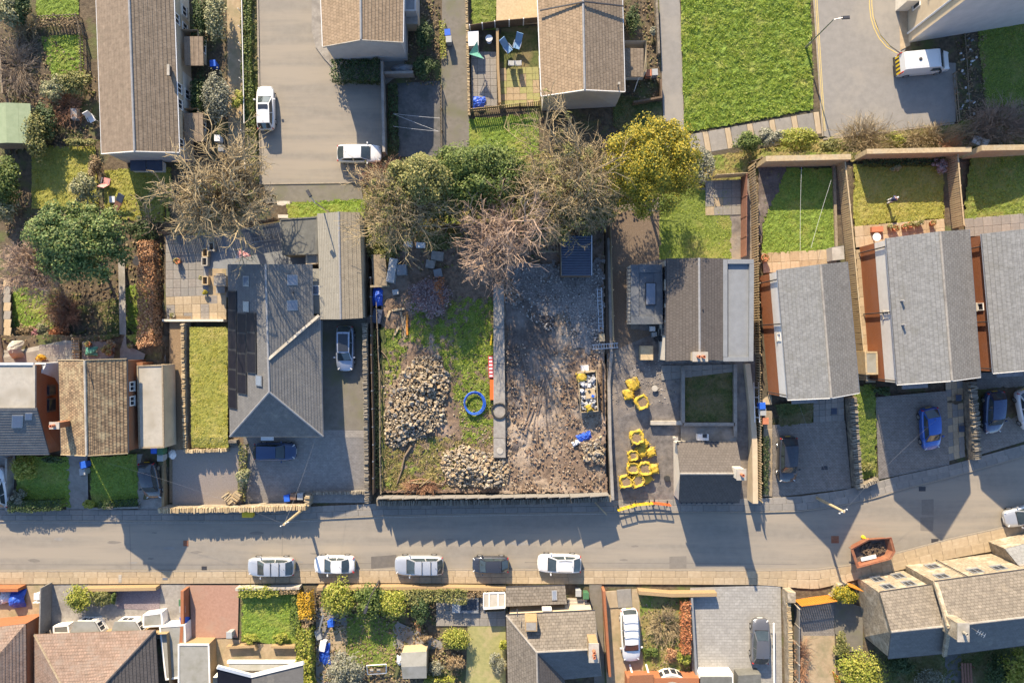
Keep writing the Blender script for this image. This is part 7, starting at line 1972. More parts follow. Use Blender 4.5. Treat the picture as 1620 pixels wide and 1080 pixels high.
# ---------------------------------------------------------------- building plot contents
# yellow bulk bags
def bulk_bag(label, x, y, s, rz, kind, seed, z0=0.0):
	rnd = random.Random(seed); p0 = P(x, y, 0)
	zg = z0
	p = P(x, y, zg + .4); t = thing('bulk_bag', label, 'bag', (p.x, p.y, zg), 'yellow bulk bags in the yard', rz if rz else 1e-4)
	g = G(); n = 20; hgt = {'full': .85, 'open': .8, 'slack': .5}[kind]; rows = []
	prof = [(.80, 0), (.98, .15), (1.03, .5), (.98, .85), (1.0, 1.0)] if kind != 'slack' else [(.9, 0), (1.12, .25), (1.0, .6), (.8, .9), (.55, 1.0)]
	for (k, z) in prof:
		rows.append(len(g.v))
		for i in range(n):
			a = 2 * math.pi * i / n; e = (abs(math.cos(a)) ** 3.2 + abs(math.sin(a)) ** 3.2) ** (-1 / 3.2)
			w = 1 + .3 * noise.noise(Vector((math.cos(a) * 2.4 + seed, math.sin(a) * 2.4, z * 3)))
			g.v.append((math.cos(a) * e * s / 2 * k * w, math.sin(a) * e * s / 2 * k * w, hgt * z * (1 + (.12 * noise.noise(Vector((a, seed, 1))) if z > .9 else 0))))
	inner = len(g.v)
	if kind != 'slack':
		for i in range(n):
			v = g.v[rows[-1] + i]; w = .88 + .12 * noise.noise(Vector((i * .9, seed, 2))); g.v.append((v[0] * w, v[1] * w, v[2] + .05))
		for i in range(n):
			v = g.v[rows[-1] + i]; w = .56 + .16 * noise.noise(Vector((i * .7, seed, 5))); g.v.append((v[0] * w, v[1] * w, hgt * (.86 if kind == 'open' else .9)))
		rows += [inner, inner + n]
	for a, b in zip(rows[:-1], rows[1:]):
		for i in range(n):
			j = (i + 1) % n; g.f.append((a + i, a + j, b + j, b + i))
	g.f.append(tuple(rows[0] + i for i in reversed(range(n))))
	if kind == 'slack': g.f.append(tuple(rows[-1] + i for i in range(n)))
	obj('bag_body', g, M['yellow_bag'], t, False)
	if kind != 'slack':
		g = G(); g.poly([(math.cos(2 * math.pi * i / n) * s * .4, math.sin(2 * math.pi * i / n) * s * .4, hgt * (.88 if kind == 'open' else .9) + rnd.uniform(-.05, .08)) for i in range(n)]); obj('contents', g, M['gravel_tan'], t)
	for sx in (-1, 1):
		for sy in (-1, 1):
			c0 = Vector((sx * s * .38, sy * s * .38, hgt * .95)); c1 = c0 + Vector((sx * rnd.uniform(.05, .25), sy * rnd.uniform(.05, .25), -.12)); g = G(); g.path([tuple(c0), tuple((c0 + c1) / 2 + Vector((0, 0, .12))), tuple(c1)], .025, 5); obj('strap', g, M['yellow_bag'], t)
	return t
def yz(y): return 1.0 if y < 640 else 1.0 - .95 * (y - 640) / 152
bags = [(1002, 608, 1.15, .3, 'slack', 'folded-over full bag at the back of the upper bag cluster'), (995, 624, 1.0, .1, 'slack', 'slumped bag at the left of the upper cluster'), (1015, 636, 1.25, .5, 'open', 'open-topped bag at the right of the upper cluster'),
		(1007, 691, 1.3, .2, 'full', 'lone bag with stones showing, between the two clusters'), (1001, 720, 1.0, .1, 'open', 'open bag at the left of the top row of the big cluster'), (1016, 714, 1.1, .6, 'slack', 'slumped bag in the middle of the top row'),
		(1030, 715, .9, .3, 'slack', 'flattened bag at the right of the top row'), (1001, 740, 1.15, .0, 'open', 'half-empty bag at the left of the second row'), (1019, 741, 1.3, .2, 'open', 'largest sand bag in the second row'),
		(1035, 742, .9, .1, 'slack', 'collapsed bag at the right of the second row'), (989, 761, 1.2, .1, 'open', 'open sand bag at the lower left corner of the cluster'), (1009, 760, 1.2, .2, 'open', 'open sand bag in the middle of the bottom row'), (1024, 757, .9, .5, 'slack', 'crumpled bag at the right of the bottom row'), (1020, 702, .8, .8, 'slack', 'small empty bag above the big cluster')]
for k, (x, y, s, rz, kd, lb) in enumerate(bags): bulk_bag('yellow ' + lb, x, y, s, rz, kd, k + 3, yz(y))

# rubble: 300 stones that can be told apart, the rest as heaps
STONES = []
for k in range(8):
	g = G(); rnd = random.Random(k + 50)
	g.box((0, 0, 0), (rnd.uniform(.7, 1.0), rnd.uniform(.6, .9), rnd.uniform(.4, .7)), 0, rnd.uniform(.7, .95)); g.v = [(v[0] + rnd.uniform(-.12, .12), v[1] + rnd.uniform(-.12, .12), v[2] + rnd.uniform(-.1, .1)) for v in g.v]
	STONES.append(g)
m('stone_buff', (0.44, 0.345, 0.225), (0.31, 0.24, 0.155), 6, .95, .5); m('stone_warm', (0.38, 0.275, 0.165), (0.26, 0.19, 0.115), 6, .95, .5); m('stone_pale', (0.40, 0.34, 0.26), (0.30, 0.25, 0.19), 6, .95, .5); m('stone_ash', (0.27, 0.245, 0.21), (0.18, 0.16, 0.14), 6, .95, .5)
SM = [mesh('stone', g, M[k]) for k in ('stone_buff', 'stone_warm', 'stone_pale', 'stone_ash') for g in STONES]
SITE_W = [(p.x, p.y) for p in (P(x, y, SITE) for x, y in OUT)]
def rubble(label, cat_label, poly, n_big, n_small, z0, peak, cells, seed):
	rnd = random.Random(seed); w = [(p.x, p.y) for p in (P(x, y, z0) for x, y in poly)]
	cx = sum(p[0] for p in w) / len(w); cy = sum(p[1] for p in w) / len(w); x0, x1, y0, y1 = min(p[0] for p in w), max(p[0] for p in w), min(p[1] for p in w), max(p[1] for p in w)
	def spot():
		while True:
			x, y = rnd.uniform(x0, x1), rnd.uniform(y0, y1)
			e = Vector((x * .9, y * .9, 2.0)); 
			if inside(x + .35 * noise.noise(e), y + .35 * noise.noise(e + Vector((5, 5, 5))), w): return x, y
	lim = max(1.0, peak * 2)
	def hz(x, y):
		if not inside(x, y, w): return 0.0
		d = min(math.hypot(x - a, y - b) for a, b in w)
		return peak * min(1, d / 2.0) * (1 + .5 * noise.noise(Vector((x * .6, y * .6, 1))))
	g = G()
	for k in range(n_small):
		x, y = spot(); s = rnd.uniform(.1, .27)
		if k % 6 == 0: x += rnd.gauss(0, 1.2); y += rnd.gauss(0, 1.2); s *= .8
		if k % 6 == 0 and not inside(x, y, SITE_W): continue
		st = rnd.choice(STONES); rot = Matrix.Rotation(rnd.uniform(0, 6.28), 3, 'Z') @ Matrix.Rotation(rnd.uniform(-.7, .7), 3, 'X') @ Matrix.Rotation(rnd.uniform(-.7, .7), 3, 'Y')
		b = len(g.v); o = Vector((x, y, z0 + hz(x, y) * rnd.uniform(.55, 1.0) + .06)); g.v += [tuple(o + rot @ (Vector(v) * s)) for v in st.v]; g.f += [tuple(b + i for i in f) for f in st.f]
	one('rubble_heap', g, M['rubble_tone'], label, 'rubble', kind='stuff')
	for k in range(n_big):
		x, y = spot(); s = rnd.uniform(.26, .46)
		o = bpy.data.objects.new('stone', rnd.choice(SM)); col.objects.link(o)
		o.location = (x, y, z0 + hz(x, y) + .1); o.scale = (s, s * rnd.uniform(.7, 1.1), s * rnd.uniform(.7, 1.1)); o.rotation_euler = (rnd.uniform(-.6, .6), rnd.uniform(-.6, .6), rnd.uniform(0, 6.28))
		o['label'] = cat_label; o['category'] = 'stone'; o['group'] = cells
rubble('large heap of broken buff building stone on the left of the plot', 'rough buff building stone lying on the large rubble heap left in the plot', [(608, 660), (625, 605), (655, 568), (690, 560), (714, 595), (703, 640), (705, 668), (660, 695), (628, 708), (610, 700)], 150, 2300, SITE + .02, .75, 'stones of the large rubble heap', 71)
rubble('grey and buff rubble heap beside the front fence of the plot', 'rough stone lying on the rubble heap by the front fence', [(697, 738), (705, 712), (730, 703), (760, 712), (790, 716), (808, 740), (800, 768), (745, 770), (715, 768)], 110, 1600, SITE + .02, .7, 'stones of the front rubble heap', 72)
rubble('small dark heap of stones and soil by the right edge of the plot', 'rough stone lying on the small dark heap by the right edge of the plot', [(918, 700), (950, 690), (957, 735), (925, 728)], 25, 180, SITE + .3, .3, 'stones of the small right-hand heap', 73)

# concrete beam with lid, chamber ring
t = thing('concrete_footing', 'long pale concrete strip running down the middle of the plot', 'footing', P(790, 590, SITE))
g = G(); q = [P(781, 450, SITE), P(797, 450, SITE), P(800, 722, SITE), P(781, 722, SITE)]; g.prism(q, SITE - .1, SITE + .55); obj('beam', g, M['concrete'], t)
for y in (520, 575, 640, 692):
	a, b = P(780.5, y, SITE + .56), P(800, y + 1, SITE + .56); bar(t, 'joint', a, b, .03, .012, 'mud_dark')
c = P(791, 713, SITE + .56); g = G(); g.lathe(c, [(.32, 0), (.32, .03), (.27, .035)], 16); obj('access_cover', g, M['concrete_pale'], t)
c = P(790, 650, SITE + .56)
t = thing('cable_coil', 'black coil of pipe lying on the concrete strip', 'coil', c)
for k in range(4):
	g = G(); pts = [(c.x + (.62 + .05 * k) * math.cos(a / 16 * 6.283), c.y + (.66 + .04 * k) * math.sin(a / 16 * 6.283), c.z + .05 + .04 * (k % 2)) for a in range(17)]; g.path(pts, .035, 5); obj('loop', g, M['black_plastic'], t)
c = P(750, 637, SITE + .25)
t = thing('pipe_coil', 'blue coil of water pipe lying on the grass of the plot', 'coil', c)
for k in range(5):
	g = G(); ox, oy = R.uniform(-.1, .18), R.uniform(-.08, .1); pts = [(c.x + ox + (.88 + .04 * k) * math.cos(a / 20 * 6.283), c.y + oy + (.95 + .04 * k) * math.sin(a / 20 * 6.283), c.z + .05 * k + .05 * math.sin(a)) for a in range(21)]; g.path(pts, .04, 5); obj('loop', g, M['blue_plastic'], t)
a, b = P(776, 563, SITE + .3), P(777, 597, SITE + .3)
t = thing('ribbed_trough', 'red ribbed plastic barrier lying beside the concrete strip', 'barrier', P(776, 580, SITE))
bar(t, 'body', a, b, .45, .3, 'red_plastic')
for k in range(6): p = a.lerp(b, (k + .5) / 6) + Vector((0, 0, .155)); g = G(); g.box(p, (.3, .16, .02)); obj('recess', g, M['white_plastic'], t)
g = G(); g.beam(P(778, 600, SITE + .25), P(778, 632, SITE + .25), .35, .25); one('plastic_barrier', g, M['orange_plastic'], 'plain orange plastic length below the red ribbed barrier', 'barrier')
g = G(); g.beam(P(778, 529, SITE + .2), P(776, 546, SITE + .2), .14, .08); one('spirit_level', g, M['yellow'], 'short yellow bar leaning on the concrete strip', 'bar')

# trailer loaded with waste
def tz(z): return SITE + z
t = thing('site_trailer', 'waste trailer with pale rubbish and a yellow bag at its head', 'trailer', P(930, 616, SITE))
q = [P(914, 588, tz(.9)), P(943, 586, tz(.9)), P(946, 650, tz(.9)), P(919, 652, tz(.9))]
g = G(); g.prism(q, tz(.35), tz(.5)); obj('bed', g, M['wood_old'], t)
for i in range(4): bar(t, 'side_board', q[i] + Vector((0, 0, -.15)), q[(i + 1) % 4] + Vector((0, 0, -.15)), .06, .45, 'wood_fence')
rr = random.Random(4); g = G()
for k in range(130):
	u, v = rr.uniform(.08, .92), rr.uniform(.1, .95); p = q[0].lerp(q[1], u).lerp(q[3].lerp(q[2], u), v); g.box((p.x, p.y, tz(.55 + rr.uniform(0, .35))), (rr.uniform(.1, .45), rr.uniform(.1, .4), rr.uniform(.04, .2)), rr.uniform(0, 3), rr.uniform(.6, 1), Matrix.Rotation(rr.uniform(-.5, .5), 3, 'X'))
obj('waste', g, M['render_grey'], t, kind='stuff')
g = G(); p = P(934, 622, tz(.95)); g.box(p, (.9, .95, .06), .1); obj('plasterboard', g, M['wood_pale'], t)
for k in range(6):
	p = P(rr.uniform(920, 940), rr.uniform(595, 640), tz(.95)); g = G(); g.box(p, (.35, .3, .15), rr.uniform(0, 3), .7); obj('scrap', g, M[rr.choice(['blue_plastic', 'white_plastic', 'black_plastic', 'white_plastic'])], t)
for s in (-1, 1):
	for y in (610, 634):
		p = P(931 + s * 15, y, tz(.25)); g = G(); g.tube(p + Vector((-.1, 0, 0)), p + Vector((.1, 0, 0)), .25, .25, 12); obj('wheel', g, M['rubber'], t)
bulk_bag('yellow bag perched at the head of the waste trailer', 920, 596, .9, .2, 'slack', 31, tz(.6))
bulk_bag('small yellow bag at the foot of the waste trailer', 932, 645, .55, .4, 'slack', 33, tz(.75))
g = G(); g.box(P(925, 582, tz(.3)), (.75, .55, .5), .05, .95); one('white_tub', g, M['white_plastic'], 'white tub standing above the waste trailer', 'tub')
g = G(); g.beam(P(912, 590, tz(1.0)), P(941, 587, tz(1.0)), .14, .1); one('plank', g, M['wood_pale'], 'pale plank across the head of the waste trailer', 'plank')
def tarp(label, x, y, w, d, mt, z0, seed, h=.3, name='tarpaulin', rz=0, cat='tarpaulin'):
	g = G(); n = 12; c = P(x, y, z0); rnd = random.Random(seed)
	for i in range(n + 1):
		for j in range(n + 1):
			u, v = i / n * 2 - 1, j / n * 2 - 1
			h_ = h * max(0, 1 - (u * u + v * v) * .7) + .12 * noise.noise(Vector((u * 3.1 + seed, v * 3.1, 1))) + .06 * noise.noise(Vector((u * 7 + seed, v * 7, 4)))
			e = 1 + .25 * noise.noise(Vector((u * 1.5, v * 1.5, seed)))
			X, Y = u * w / 2 * e, v * d / 2 * e
			g.v.append((c.x + X * math.cos(rz) - Y * math.sin(rz), c.y + X * math.sin(rz) + Y * math.cos(rz), c.z + .08 + max(h_, -.02)))
	for i in range(n):
		for j in range(n): g.f.append((i * (n + 1) + j, (i + 1) * (n + 1) + j, (i + 1) * (n + 1) + j + 1, i * (n + 1) + j + 1))
	return one(name, g, M[mt], label, cat, smooth=False)
tarp('crumpled blue tarpaulin beside the small dark heap', 924, 690, 1.4, .8, 'blue_tarp', SITE + .1, 3, .4, rz=.4)
tarp('crumpled pale sheet at the end of the blue tarpaulin', 911, 700, .8, .5, 'white_plastic', SITE + .1, 4, .2, rz=.4)
tarp('blue rubbish sacks in the back left corner of the plot', 597, 470, 1.1, 1.7, 'blue_tarp', SITE, 5, .6)
tarp('grey tarpaulin heap beside the grey gabled house', 637, 112, 2.2, 1.0, 'flat_blue', 0, 6, .7)
tarp('white builder\'s sack beside the gravel yard wall', 275, 716, .8, 1.1, 'white_plastic', 0, 7, .6, 'builders_sack', cat='sack')
tarp('blue tarpaulin over goods in the bottom left front yard', 30, 945, 1.6, 1.7, 'blue_tarp', 0, 8, .9)
tarp('white sacks beside the blue tarpaulin at the bottom left', 11, 943, 1.1, 1.3, 'white_plastic', 0, 9, .6, 'builders_sack', cat='sack')
tarp('beige covered barbecue on the patio at the left edge', 29, 552, 1.3, 1.6, 'felt_pale', 0, 10, 1.1, 'covered_barbecue', cat='barbecue')
tarp('blue paddling pool folded on the slab patio', 758, 162, 1.2, 1.1, 'blue_tarp', 0, 11, .4, 'folded_pool', cat='pool')
tarp('pale bin bag beside the shed among the shrubs', 633, 1042, .6, .9, 'white_plastic', 0, 12, .5, 'bin_bag', cat='bag')
tarp('green and grey sacks by the pot-plant patio', 146, 556, 1.1, .8, 'teal_cloth', 0, 13, .4, 'compost_sack', cat='sack')

# timber, logs, ladders, planks
def ladder(label, a, b, w=.38, mt='alu', n=12, name='ladder'):
	a = Vector(a); b = Vector(b); d = (b - a).normalized(); s = d.cross(Vector((0, 0, 1)))
	s = (s if s.length > .1 else Vector((1, 0, 0))).normalized() * w / 2
	t = thing(name, label, 'ladder', a)
	for k in (-1, 1): bar(t, 'stile', a + s * k, b + s * k, .07, .06, mt)
	for i in range(n): p = a.lerp(b, (i + .5) / n); bar(t, 'rung', p - s, p + s, .045, .035, mt)
	return t
ladder('aluminium ladder lying on gravel along the right wall of the plot', P(948, 455, SITE + .2), P(951, 525, SITE + .2), .4)
ladder('short aluminium ladder lying across the right wall of the plot', P(937, 549, 1.75), P(978, 546, 1.75), .42, n=10)
ladder('aluminium ladder lying on the flat yard behind the bungalow', P(393, 381, .3), P(438, 375, .3), .4)
ladder('wooden pallet frame of bars under the tree beside the corrugated shed', P(852, 380, SITE + .6), P(884, 380, SITE + .6), 2.2, 'wood_fence', 7, 'timber_rack')
ladder('ladder leaning against the cream garden wall', P(1196, 605, 1.2), P(1198, 668, 1.2), .45, 'white_plastic', 4)
def stick(label, pts, r, mt='twig_tan', z0=SITE, name='log', cat='log'):
	g = G(); q = [P(x, y, z0 + z) for x, y, z in pts]
	for k in range(len(q) - 1): g.tube(q[k], q[k + 1], r * (1 - .15 * k), r * (1 - .15 * (k + 1)), 7)
	return one(name, g, M[mt], label, cat)
stick('long forked log lying on the dry grass near the front fence', [(651, 705, .2), (640, 722, .2), (636, 742, .15), (628, 765, .12)], .12, 'bark')
stick('curved bare branch lying on the brash pile', [(645, 762, .2), (662, 764, .3), (680, 762, .3), (697, 766, .2)], .08)
stick('thin branch on the brash pile, upper one', [(650, 760, .3), (668, 757, .35), (690, 764, .3)], .05, 'twig_rust')
stick('thin branch on the brash pile, crossing one', [(664, 770, .3), (676, 760, .35), (684, 753, .3)], .05)
stick('branch lying beside the left fence of the plot', [(603, 555, .2), (612, 565, .2), (617, 580, .2)], .06, 'bark')
twig_bush('pile of brash and cut twigs by the front fence', 665, 768, 26, 10, .5, 'twig_rust', 110, SITE)
for k, (x0, y0, x1, y1, mt, lb) in enumerate([(644, 497, 644, 530, 'wood_orange', 'orange-brown plank lying beside the purple shrub'), (640, 500, 641, 533, 'wood_old', 'grey plank next to the orange-brown plank'), (624, 530, 631, 516, 'wood_pale', 'short pale board lying on bare earth in the plot'), (613, 502, 617, 491, 'wood_fence', 'short offcut beside the blue sacks'), (620, 491, 640, 488, 'wood_pale', 'pale beam on the stone scatter'), (586, 453, 616, 452, 'wood_pale', 'pale beam across the back of the blue sacks'), (634, 493, 639, 520, 'wood_old', 'weathered post lying beside the grey plank')]):
	g = G(); g.beam(P(x0, y0, SITE + .15), P(x1, y1, SITE + .15), .2, .07); one('plank', g, M[mt], lb, 'plank')
for k, (x, y, sx, sy, h, mt, lb) in enumerate([(601, 428, 1.4, 3.2, .7, 'wood_old', 'old brown timber bin at the back left of the plot'), (621, 428, .8, 2.4, .9, 'grey_plastic', 'grey metal cabinet lying under the trees'), (636, 427, 1.0, 1.0, .8, 'flat_blue', 'blue-grey square crate under the trees'), (646, 386, .8, .5, .6, 'white_plastic', 'pale tub under the trees, left one'), (666, 388, .9, .5, .6, 'white_plastic', 'pale tub under the trees, right one'), (692, 405, 1.2, .9, .4, 'concrete', 'grey block heap under the pinkish tree'), (693, 432, .8, .8, .5, 'flat_blue', 'blue-grey bag under the pinkish tree'), (681, 418, .9, .8, .4, 'concrete', 'grey paving stack under the pinkish tree'), (626, 462, .6, .5, .4, 'grey_plastic', 'small grey tray behind the plot\'s stone scatter'), (952, 534, .55, .75, .5, 'wood_pale', 'cardboard box beside the aluminium ladder'), (597, 500, .9, 1.4, .5, 'shed_blue', 'dark blue crate in the back left corner of the plot')]):
	p = P(x, y, SITE + h / 2); g = G(); g.box(p, (sx, sy, h), R.uniform(-.2, .2), .95); one('crate' if 'crate' in lb else 'box', g, M[mt], lb, 'crate' if 'crate' in lb else 'box')

# ---------------------------------------------------------------- street furniture
def lamp_post(label, base, h, arm, mt='metal_grey'):
	b = P(*base); t = thing('street_lamp', label, 'street lamp', b)
	g = G(); g.lathe(b, [(.11, 0), (.11, 1.2), (.07, 1.25), (.05, h)], 10); obj('column', g, M[mt], t)
	e = b + Vector((arm[0], arm[1], h + .25)); g = G(); g.tube(b + Vector((0, 0, h - .05)), e, .035, .03, 8); obj('arm', g, M[mt], t)
	d = Vector((arm[0], arm[1], 0)).normalized(); g = G(); g.box(e + d * .3, (.75, .3, .14), math.atan2(d.y, d.x), .8); hd = obj('lantern', g, M['metal_dark'], t); g = G(); g.box(e + d * .32 + Vector((0, 0, -.08)), (.5, .22, .03), math.atan2(d.y, d.x)); obj('diffuser', g, M['lamp_clear'], hd)
	return t
lamp_post('tall street lamp at the edge of the big lawn', (1274, 76), 6.0, (.7, .05))
lamp_post('street lamp behind the bungalow garage by the parking court', (523, 338), 5.4, (-.3, .5))
lamp_post('short street lamp among the shrubs below the parked cars', (600, 918), 4.2, (-.3, -.9), 'metal_dark')
def pole(label, base, h, mt='wood_pale', arms=True, name='utility_pole'):
	b = P(*base); t = thing(name, label, 'pole', b)
	g = G(); g.tube(b, b + Vector((0, 0, h)), .15, .11, 10); obj('shaft', g, M[mt], t)
	if arms:
		g = G(); g.box(b + Vector((0, 0, h - .25)), (.9, .09, .1), .5); obj('crossarm', g, M['metal_grey'], t)
		for k in (-.38, -.13, .13, .38): p = b + Vector((k * math.cos(.5), k * math.sin(.5), h - .2)); g = G(); g.lathe(p, [(.05, 0), (.05, .12), (.02, .16)], 8); obj('insulator', g, M['white_plastic'], t)
	return t
b1 = pole('pale telegraph pole beside the buff wall and bins', (482, 803), 6.2)
b2 = pole('pale telegraph pole beside the first right-hand drive', (1292, 787), 5.6)
def wire(label, a, b, r=.006, sag=.4, mt='metal_grey', name='overhead_cable'):
	a = Vector(a); b = Vector(b); pts = []
	for k in range(13):
		u = k / 12; p = a.lerp(b, u); p.z -= sag * 4 * u * (1 - u); pts.append(tuple(p))
	g = G(); g.path(pts, r, 4); return one(name, g, M[mt], label, 'cable')
tp2 = P(1292, 787) + Vector((0, 0, 5.5)); tp1 = P(482, 803) + Vector((0, 0, 6.1))
wire('cable from the right pole to the blue car drive', tp2, P(1480, 665, 4.6)); wire('cable from the right pole to the nearest brick house', tp2, P(1262, 634, 4.6))
wire('cable from the left pole to the bungalow gable', tp1, P(500, 690, 2.9)); 
wire('cable over the front lawns at the left', P(170, 732, 3.5), tp1, sag=.8)
wire('pale cable between two poles above the shaded lawn by the white gable', P(214, 315, 3.2), P(340, 265, 3.6))
# plastic pedestrian barriers
def barrier(label, a, b, mt):
	a, b = P(*a), P(*b); t = thing('barrier', label, 'barrier', a, 'pedestrian barriers'); d = (b - a).normalized()
	for z in (.12, .55, 1.0): bar(t, 'rail', a + Vector((0, 0, z)), b + Vector((0, 0, z)), .05, .12, mt)
	for k in range(4): p = a.lerp(b, k / 3); bar(t, 'upright', p + Vector((0, 0, .05)), p + Vector((0, 0, 1.0)), .09, .05, mt)
	for k in (0.12, .88): p = a.lerp(b, k); n = Vector((-d.y, d.x, 0)); bar(t, 'foot', p - n * .3 + Vector((0, 0, .16)), p + n * .3 + Vector((0, 0, .16)), .1, .06, 'rubber')
	return t
barrier('yellow barrier at the left end of the row across the yard entrance', (976, 804), (1001, 797), 'yellow'); barrier('yellow barrier in the middle of the row across the yard entrance', (1002, 796), (1030, 793.5), 'yellow'); barrier('orange-red barrier at the right end of the row across the yard entrance', (1031, 793), (1058, 796), 'orange_plastic')
g = G(); g.beam(P(939, 792, .12), P(960, 814, .9), .14, .05); one('plank', g, M['wood_pale'], 'pale plank leaning at the plot corner beside the barriers', 'plank')
g = G(); c = P(393, 812, .55); g.box(c, (1.05, .6, .5), 0, .9); g.box((c.x, c.y, c.z + .3), (1.1, .66, .12), 0, .75); one('grit_bin', g, M['yellow'], 'yellow grit bin on the north pavement', 'grit bin')
def wheelie(label, x, y, mt, rz=0.0, z0=0.0, grp=None, s=1.0):
	c = P(x, y, z0 + .9); zb = z0 + T(x, y); t = thing('wheelie_bin', label, 'bin', (c.x, c.y, zb), grp, rz or 1e-4)
	g = G(); g.box((0, 0, .48 * s), (.44 * s, .50 * s, .86 * s), 0, 1.18); obj('body', g, M[mt], t)
	g = G(); g.box((0, .02, .97 * s), (.58 * s, .66 * s, .07), 0, .94); obj('lid', g, M[mt], t)
	g = G(); g.tube((-.2, -.36 * s, .93 * s), (.2, -.36 * s, .93 * s), .025, .025, 6); obj('handle', g, M['black_plastic'], t)
	for k in (-1, 1): g = G(); g.tube((k * .24, -.22, .1), (k * .2, -.22, .1), .1, .1, 10); obj('wheel', g, M['rubber'], t)
	return t
for (x, y, mt, rz, lb) in [(454, 788, 'blue_plastic', .1, 'blue wheeled bin, left of the three against the buff wall'), (464, 785, 'brown_plastic', 0, 'brown wheeled bin in the middle against the buff wall'), (475, 785, 'grey_plastic', 0, 'grey wheeled bin, right of the three against the buff wall'),
                       (337, 101, 'blue_plastic', .1, 'blue bin beside the upper terrace porch'), (344, 219, 'white_plastic', 0, 'pale bin beside the lower terrace porch'), (708, 52, 'blue_plastic', .1, 'blue bin on the terrace path'), (710, 63, 'grey_plastic', .05, 'grey bin below the blue one on the terrace path'),
                       (350, 235, 'flat_blue', 0, 'blue-grey crate bin under the tan tree'), (1026, 116, 'terracotta', 0, 'brown-red bin beside the pink-brown house porch'), (1036, 115, 'grey_plastic', .05, 'pale grey bin at the footpath by the porch'),
                       (132, 735, 'blue_plastic', .2, 'blue-lidded bin on the path of the lichen-roofed house'), (131, 746, 'grey_plastic', .1, 'grey-green bin below it on the path of the lichen-roofed house'), (244, 712, 'blue_plastic', 0, 'blue bin behind the black hatchback'), (254, 714, 'green_plastic', 0, 'dark green bin behind the black hatchback'), (254, 724, 'grey_plastic', 0, 'grey-blue bin next to the dark green one'),
                       (1206, 642, 'blue_plastic', .05, 'blue bin by the front path of the nearest brick house'), (1207, 652, 'grey_plastic', 0, 'grey bin below the blue one by the front path'), (1211, 666, 'terracotta', 0, 'reddish tub by the front path of the nearest brick house'),
                       (288, 953, 'green_plastic', 0, 'green bin by the brick wall of the red drive'), (289, 963, 'grey_plastic', 0, 'grey bin by the brick wall of the red drive'), (290, 981, 'blue_plastic', .1, 'blue tub at the end of the brick wall'), (363, 1004, 'grey_plastic', 0, 'grey bin on the red paved drive'),
                       (523, 986, 'blue_plastic', .1, 'blue bin in the cluttered path beside the laurel hedge'), (915, 938, 'grey_plastic', 0, 'grey bin beside the cottage lean-to'), (927, 942, 'green_plastic', 0, 'green planter bin at the pavement beside the cottage'), (59, 943, 'white_plastic', 0, 'white bin in the bottom left front yard')]:
	wheelie(lb, x, y, mt, rz)
# manhole covers, gullies
for k, (x, y, w, h, mt, lb) in enumerate([(294, 859, .5, .55, 'rust', 'rusty square cover in the road near the left'), (319, 823, .5, .3, 'metal_dark', 'dark gully grate at the north kerb'), (323, 898, .5, .35, 'metal_dark', 'dark gully grate at the south kerb'), (190, 915, .3, .8, 'concrete_pale', 'pale hatch in the south pavement'), (261, 915, .5, .2, 'metal_grey', 'small metal cover in the south pavement'), (1321, 853, .75, .7, 'rust', 'reddish square cover in the shaded road near the skip'), (1459, 773, .65, .45, 'metal_dark', 'dark gully at the kerb below the blue car'), (1479, 855, .7, .4, 'metal_dark', 'dark gully on the south kerb at the right'), (1304, 738, .6, .6, 'metal_dark', 'dark drain cover in the first right-hand drive'), (1319, 650, .55, .6, 'shed_blue', 'blue-black mat on the path of the nearest brick house'), (1516, 629, .55, .6, 'shed_blue', 'upper dark mat on the path by the stone wall'), (1521, 678, .55, .6, 'shed_blue', 'lower dark mat on the path by the stone wall')]):
	c = P(x, y, .012 if 'pavement' not in lb else .115); g = G()
	if 'path' in lb or 'drive' in lb: c.z += .06
	g.box(c, (w, h, .03)); 
	for i in range(4): g.box((c.x, c.y - h / 2 + h * (i + .5) / 4, c.z + .018), (w * .8, h * .1, .012))
	one('drain_cover' if 'mat' not in lb else 'door_mat', g, M[mt], lb, 'drain cover' if 'mat' not in lb else 'mat')

# ---------------------------------------------------------------- garden things
# rotary dryer
b = P(758, 93); t = thing('rotary_dryer', 'teal rotary washing dryer on the slab patio', 'dryer', b)
g = G(); g.tube(b, b + Vector((0, 0, 1.7)), .03, .03, 8); obj('pole', g, M['alu'], t)
tips = []
for a in (95, 200, 305):
	e = b + Vector((math.cos(math.radians(a)) * .95, math.sin(math.radians(a)) * .95, 1.85)); g = G(); g.tube(b + Vector((0, 0, 1.2)), e, .025, .02, 6); obj('arm', g, M['white_plastic'], t); tips.append(e)
g = G(); g.poly([tips[0], tips[1], b + Vector((0, 0, 1.55))]); g.poly([tips[1], tips[2], b + Vector((0, 0, 1.55))]); obj('cloth', g, M['teal_cloth'], t)
def table_round(label, x, y, r, h, mt, z0=0.0):
	b = P(x, y, z0); t = thing('garden_table', label, 'table', b); g = G(); g.lathe((b.x, b.y, b.z + h - .04), [(r, 0), (r, .03), (r * .95, .04)], 20); obj('table_top', g, M[mt], t); g = G(); g.lathe(b, [(.25, 0), (.05, .06), (.04, h - .05)], 10); obj('pedestal', g, M[mt], t); return t
table_round('round white table in the dark corner by the storage box', 774, 66, .35, .75, 'white_plastic'); table_round('round pale stone disc table on the yard of the new house', 1035, 614, .3, .3, 'concrete_pale', 1.0); table_round('round white table at the rear of the middle brick house', 1381, 377, .4, .75, 'white_plastic'); table_round('round dark trampoline-like fire pit beside the beech hedge', 221, 413, .5, .4, 'metal_dark')
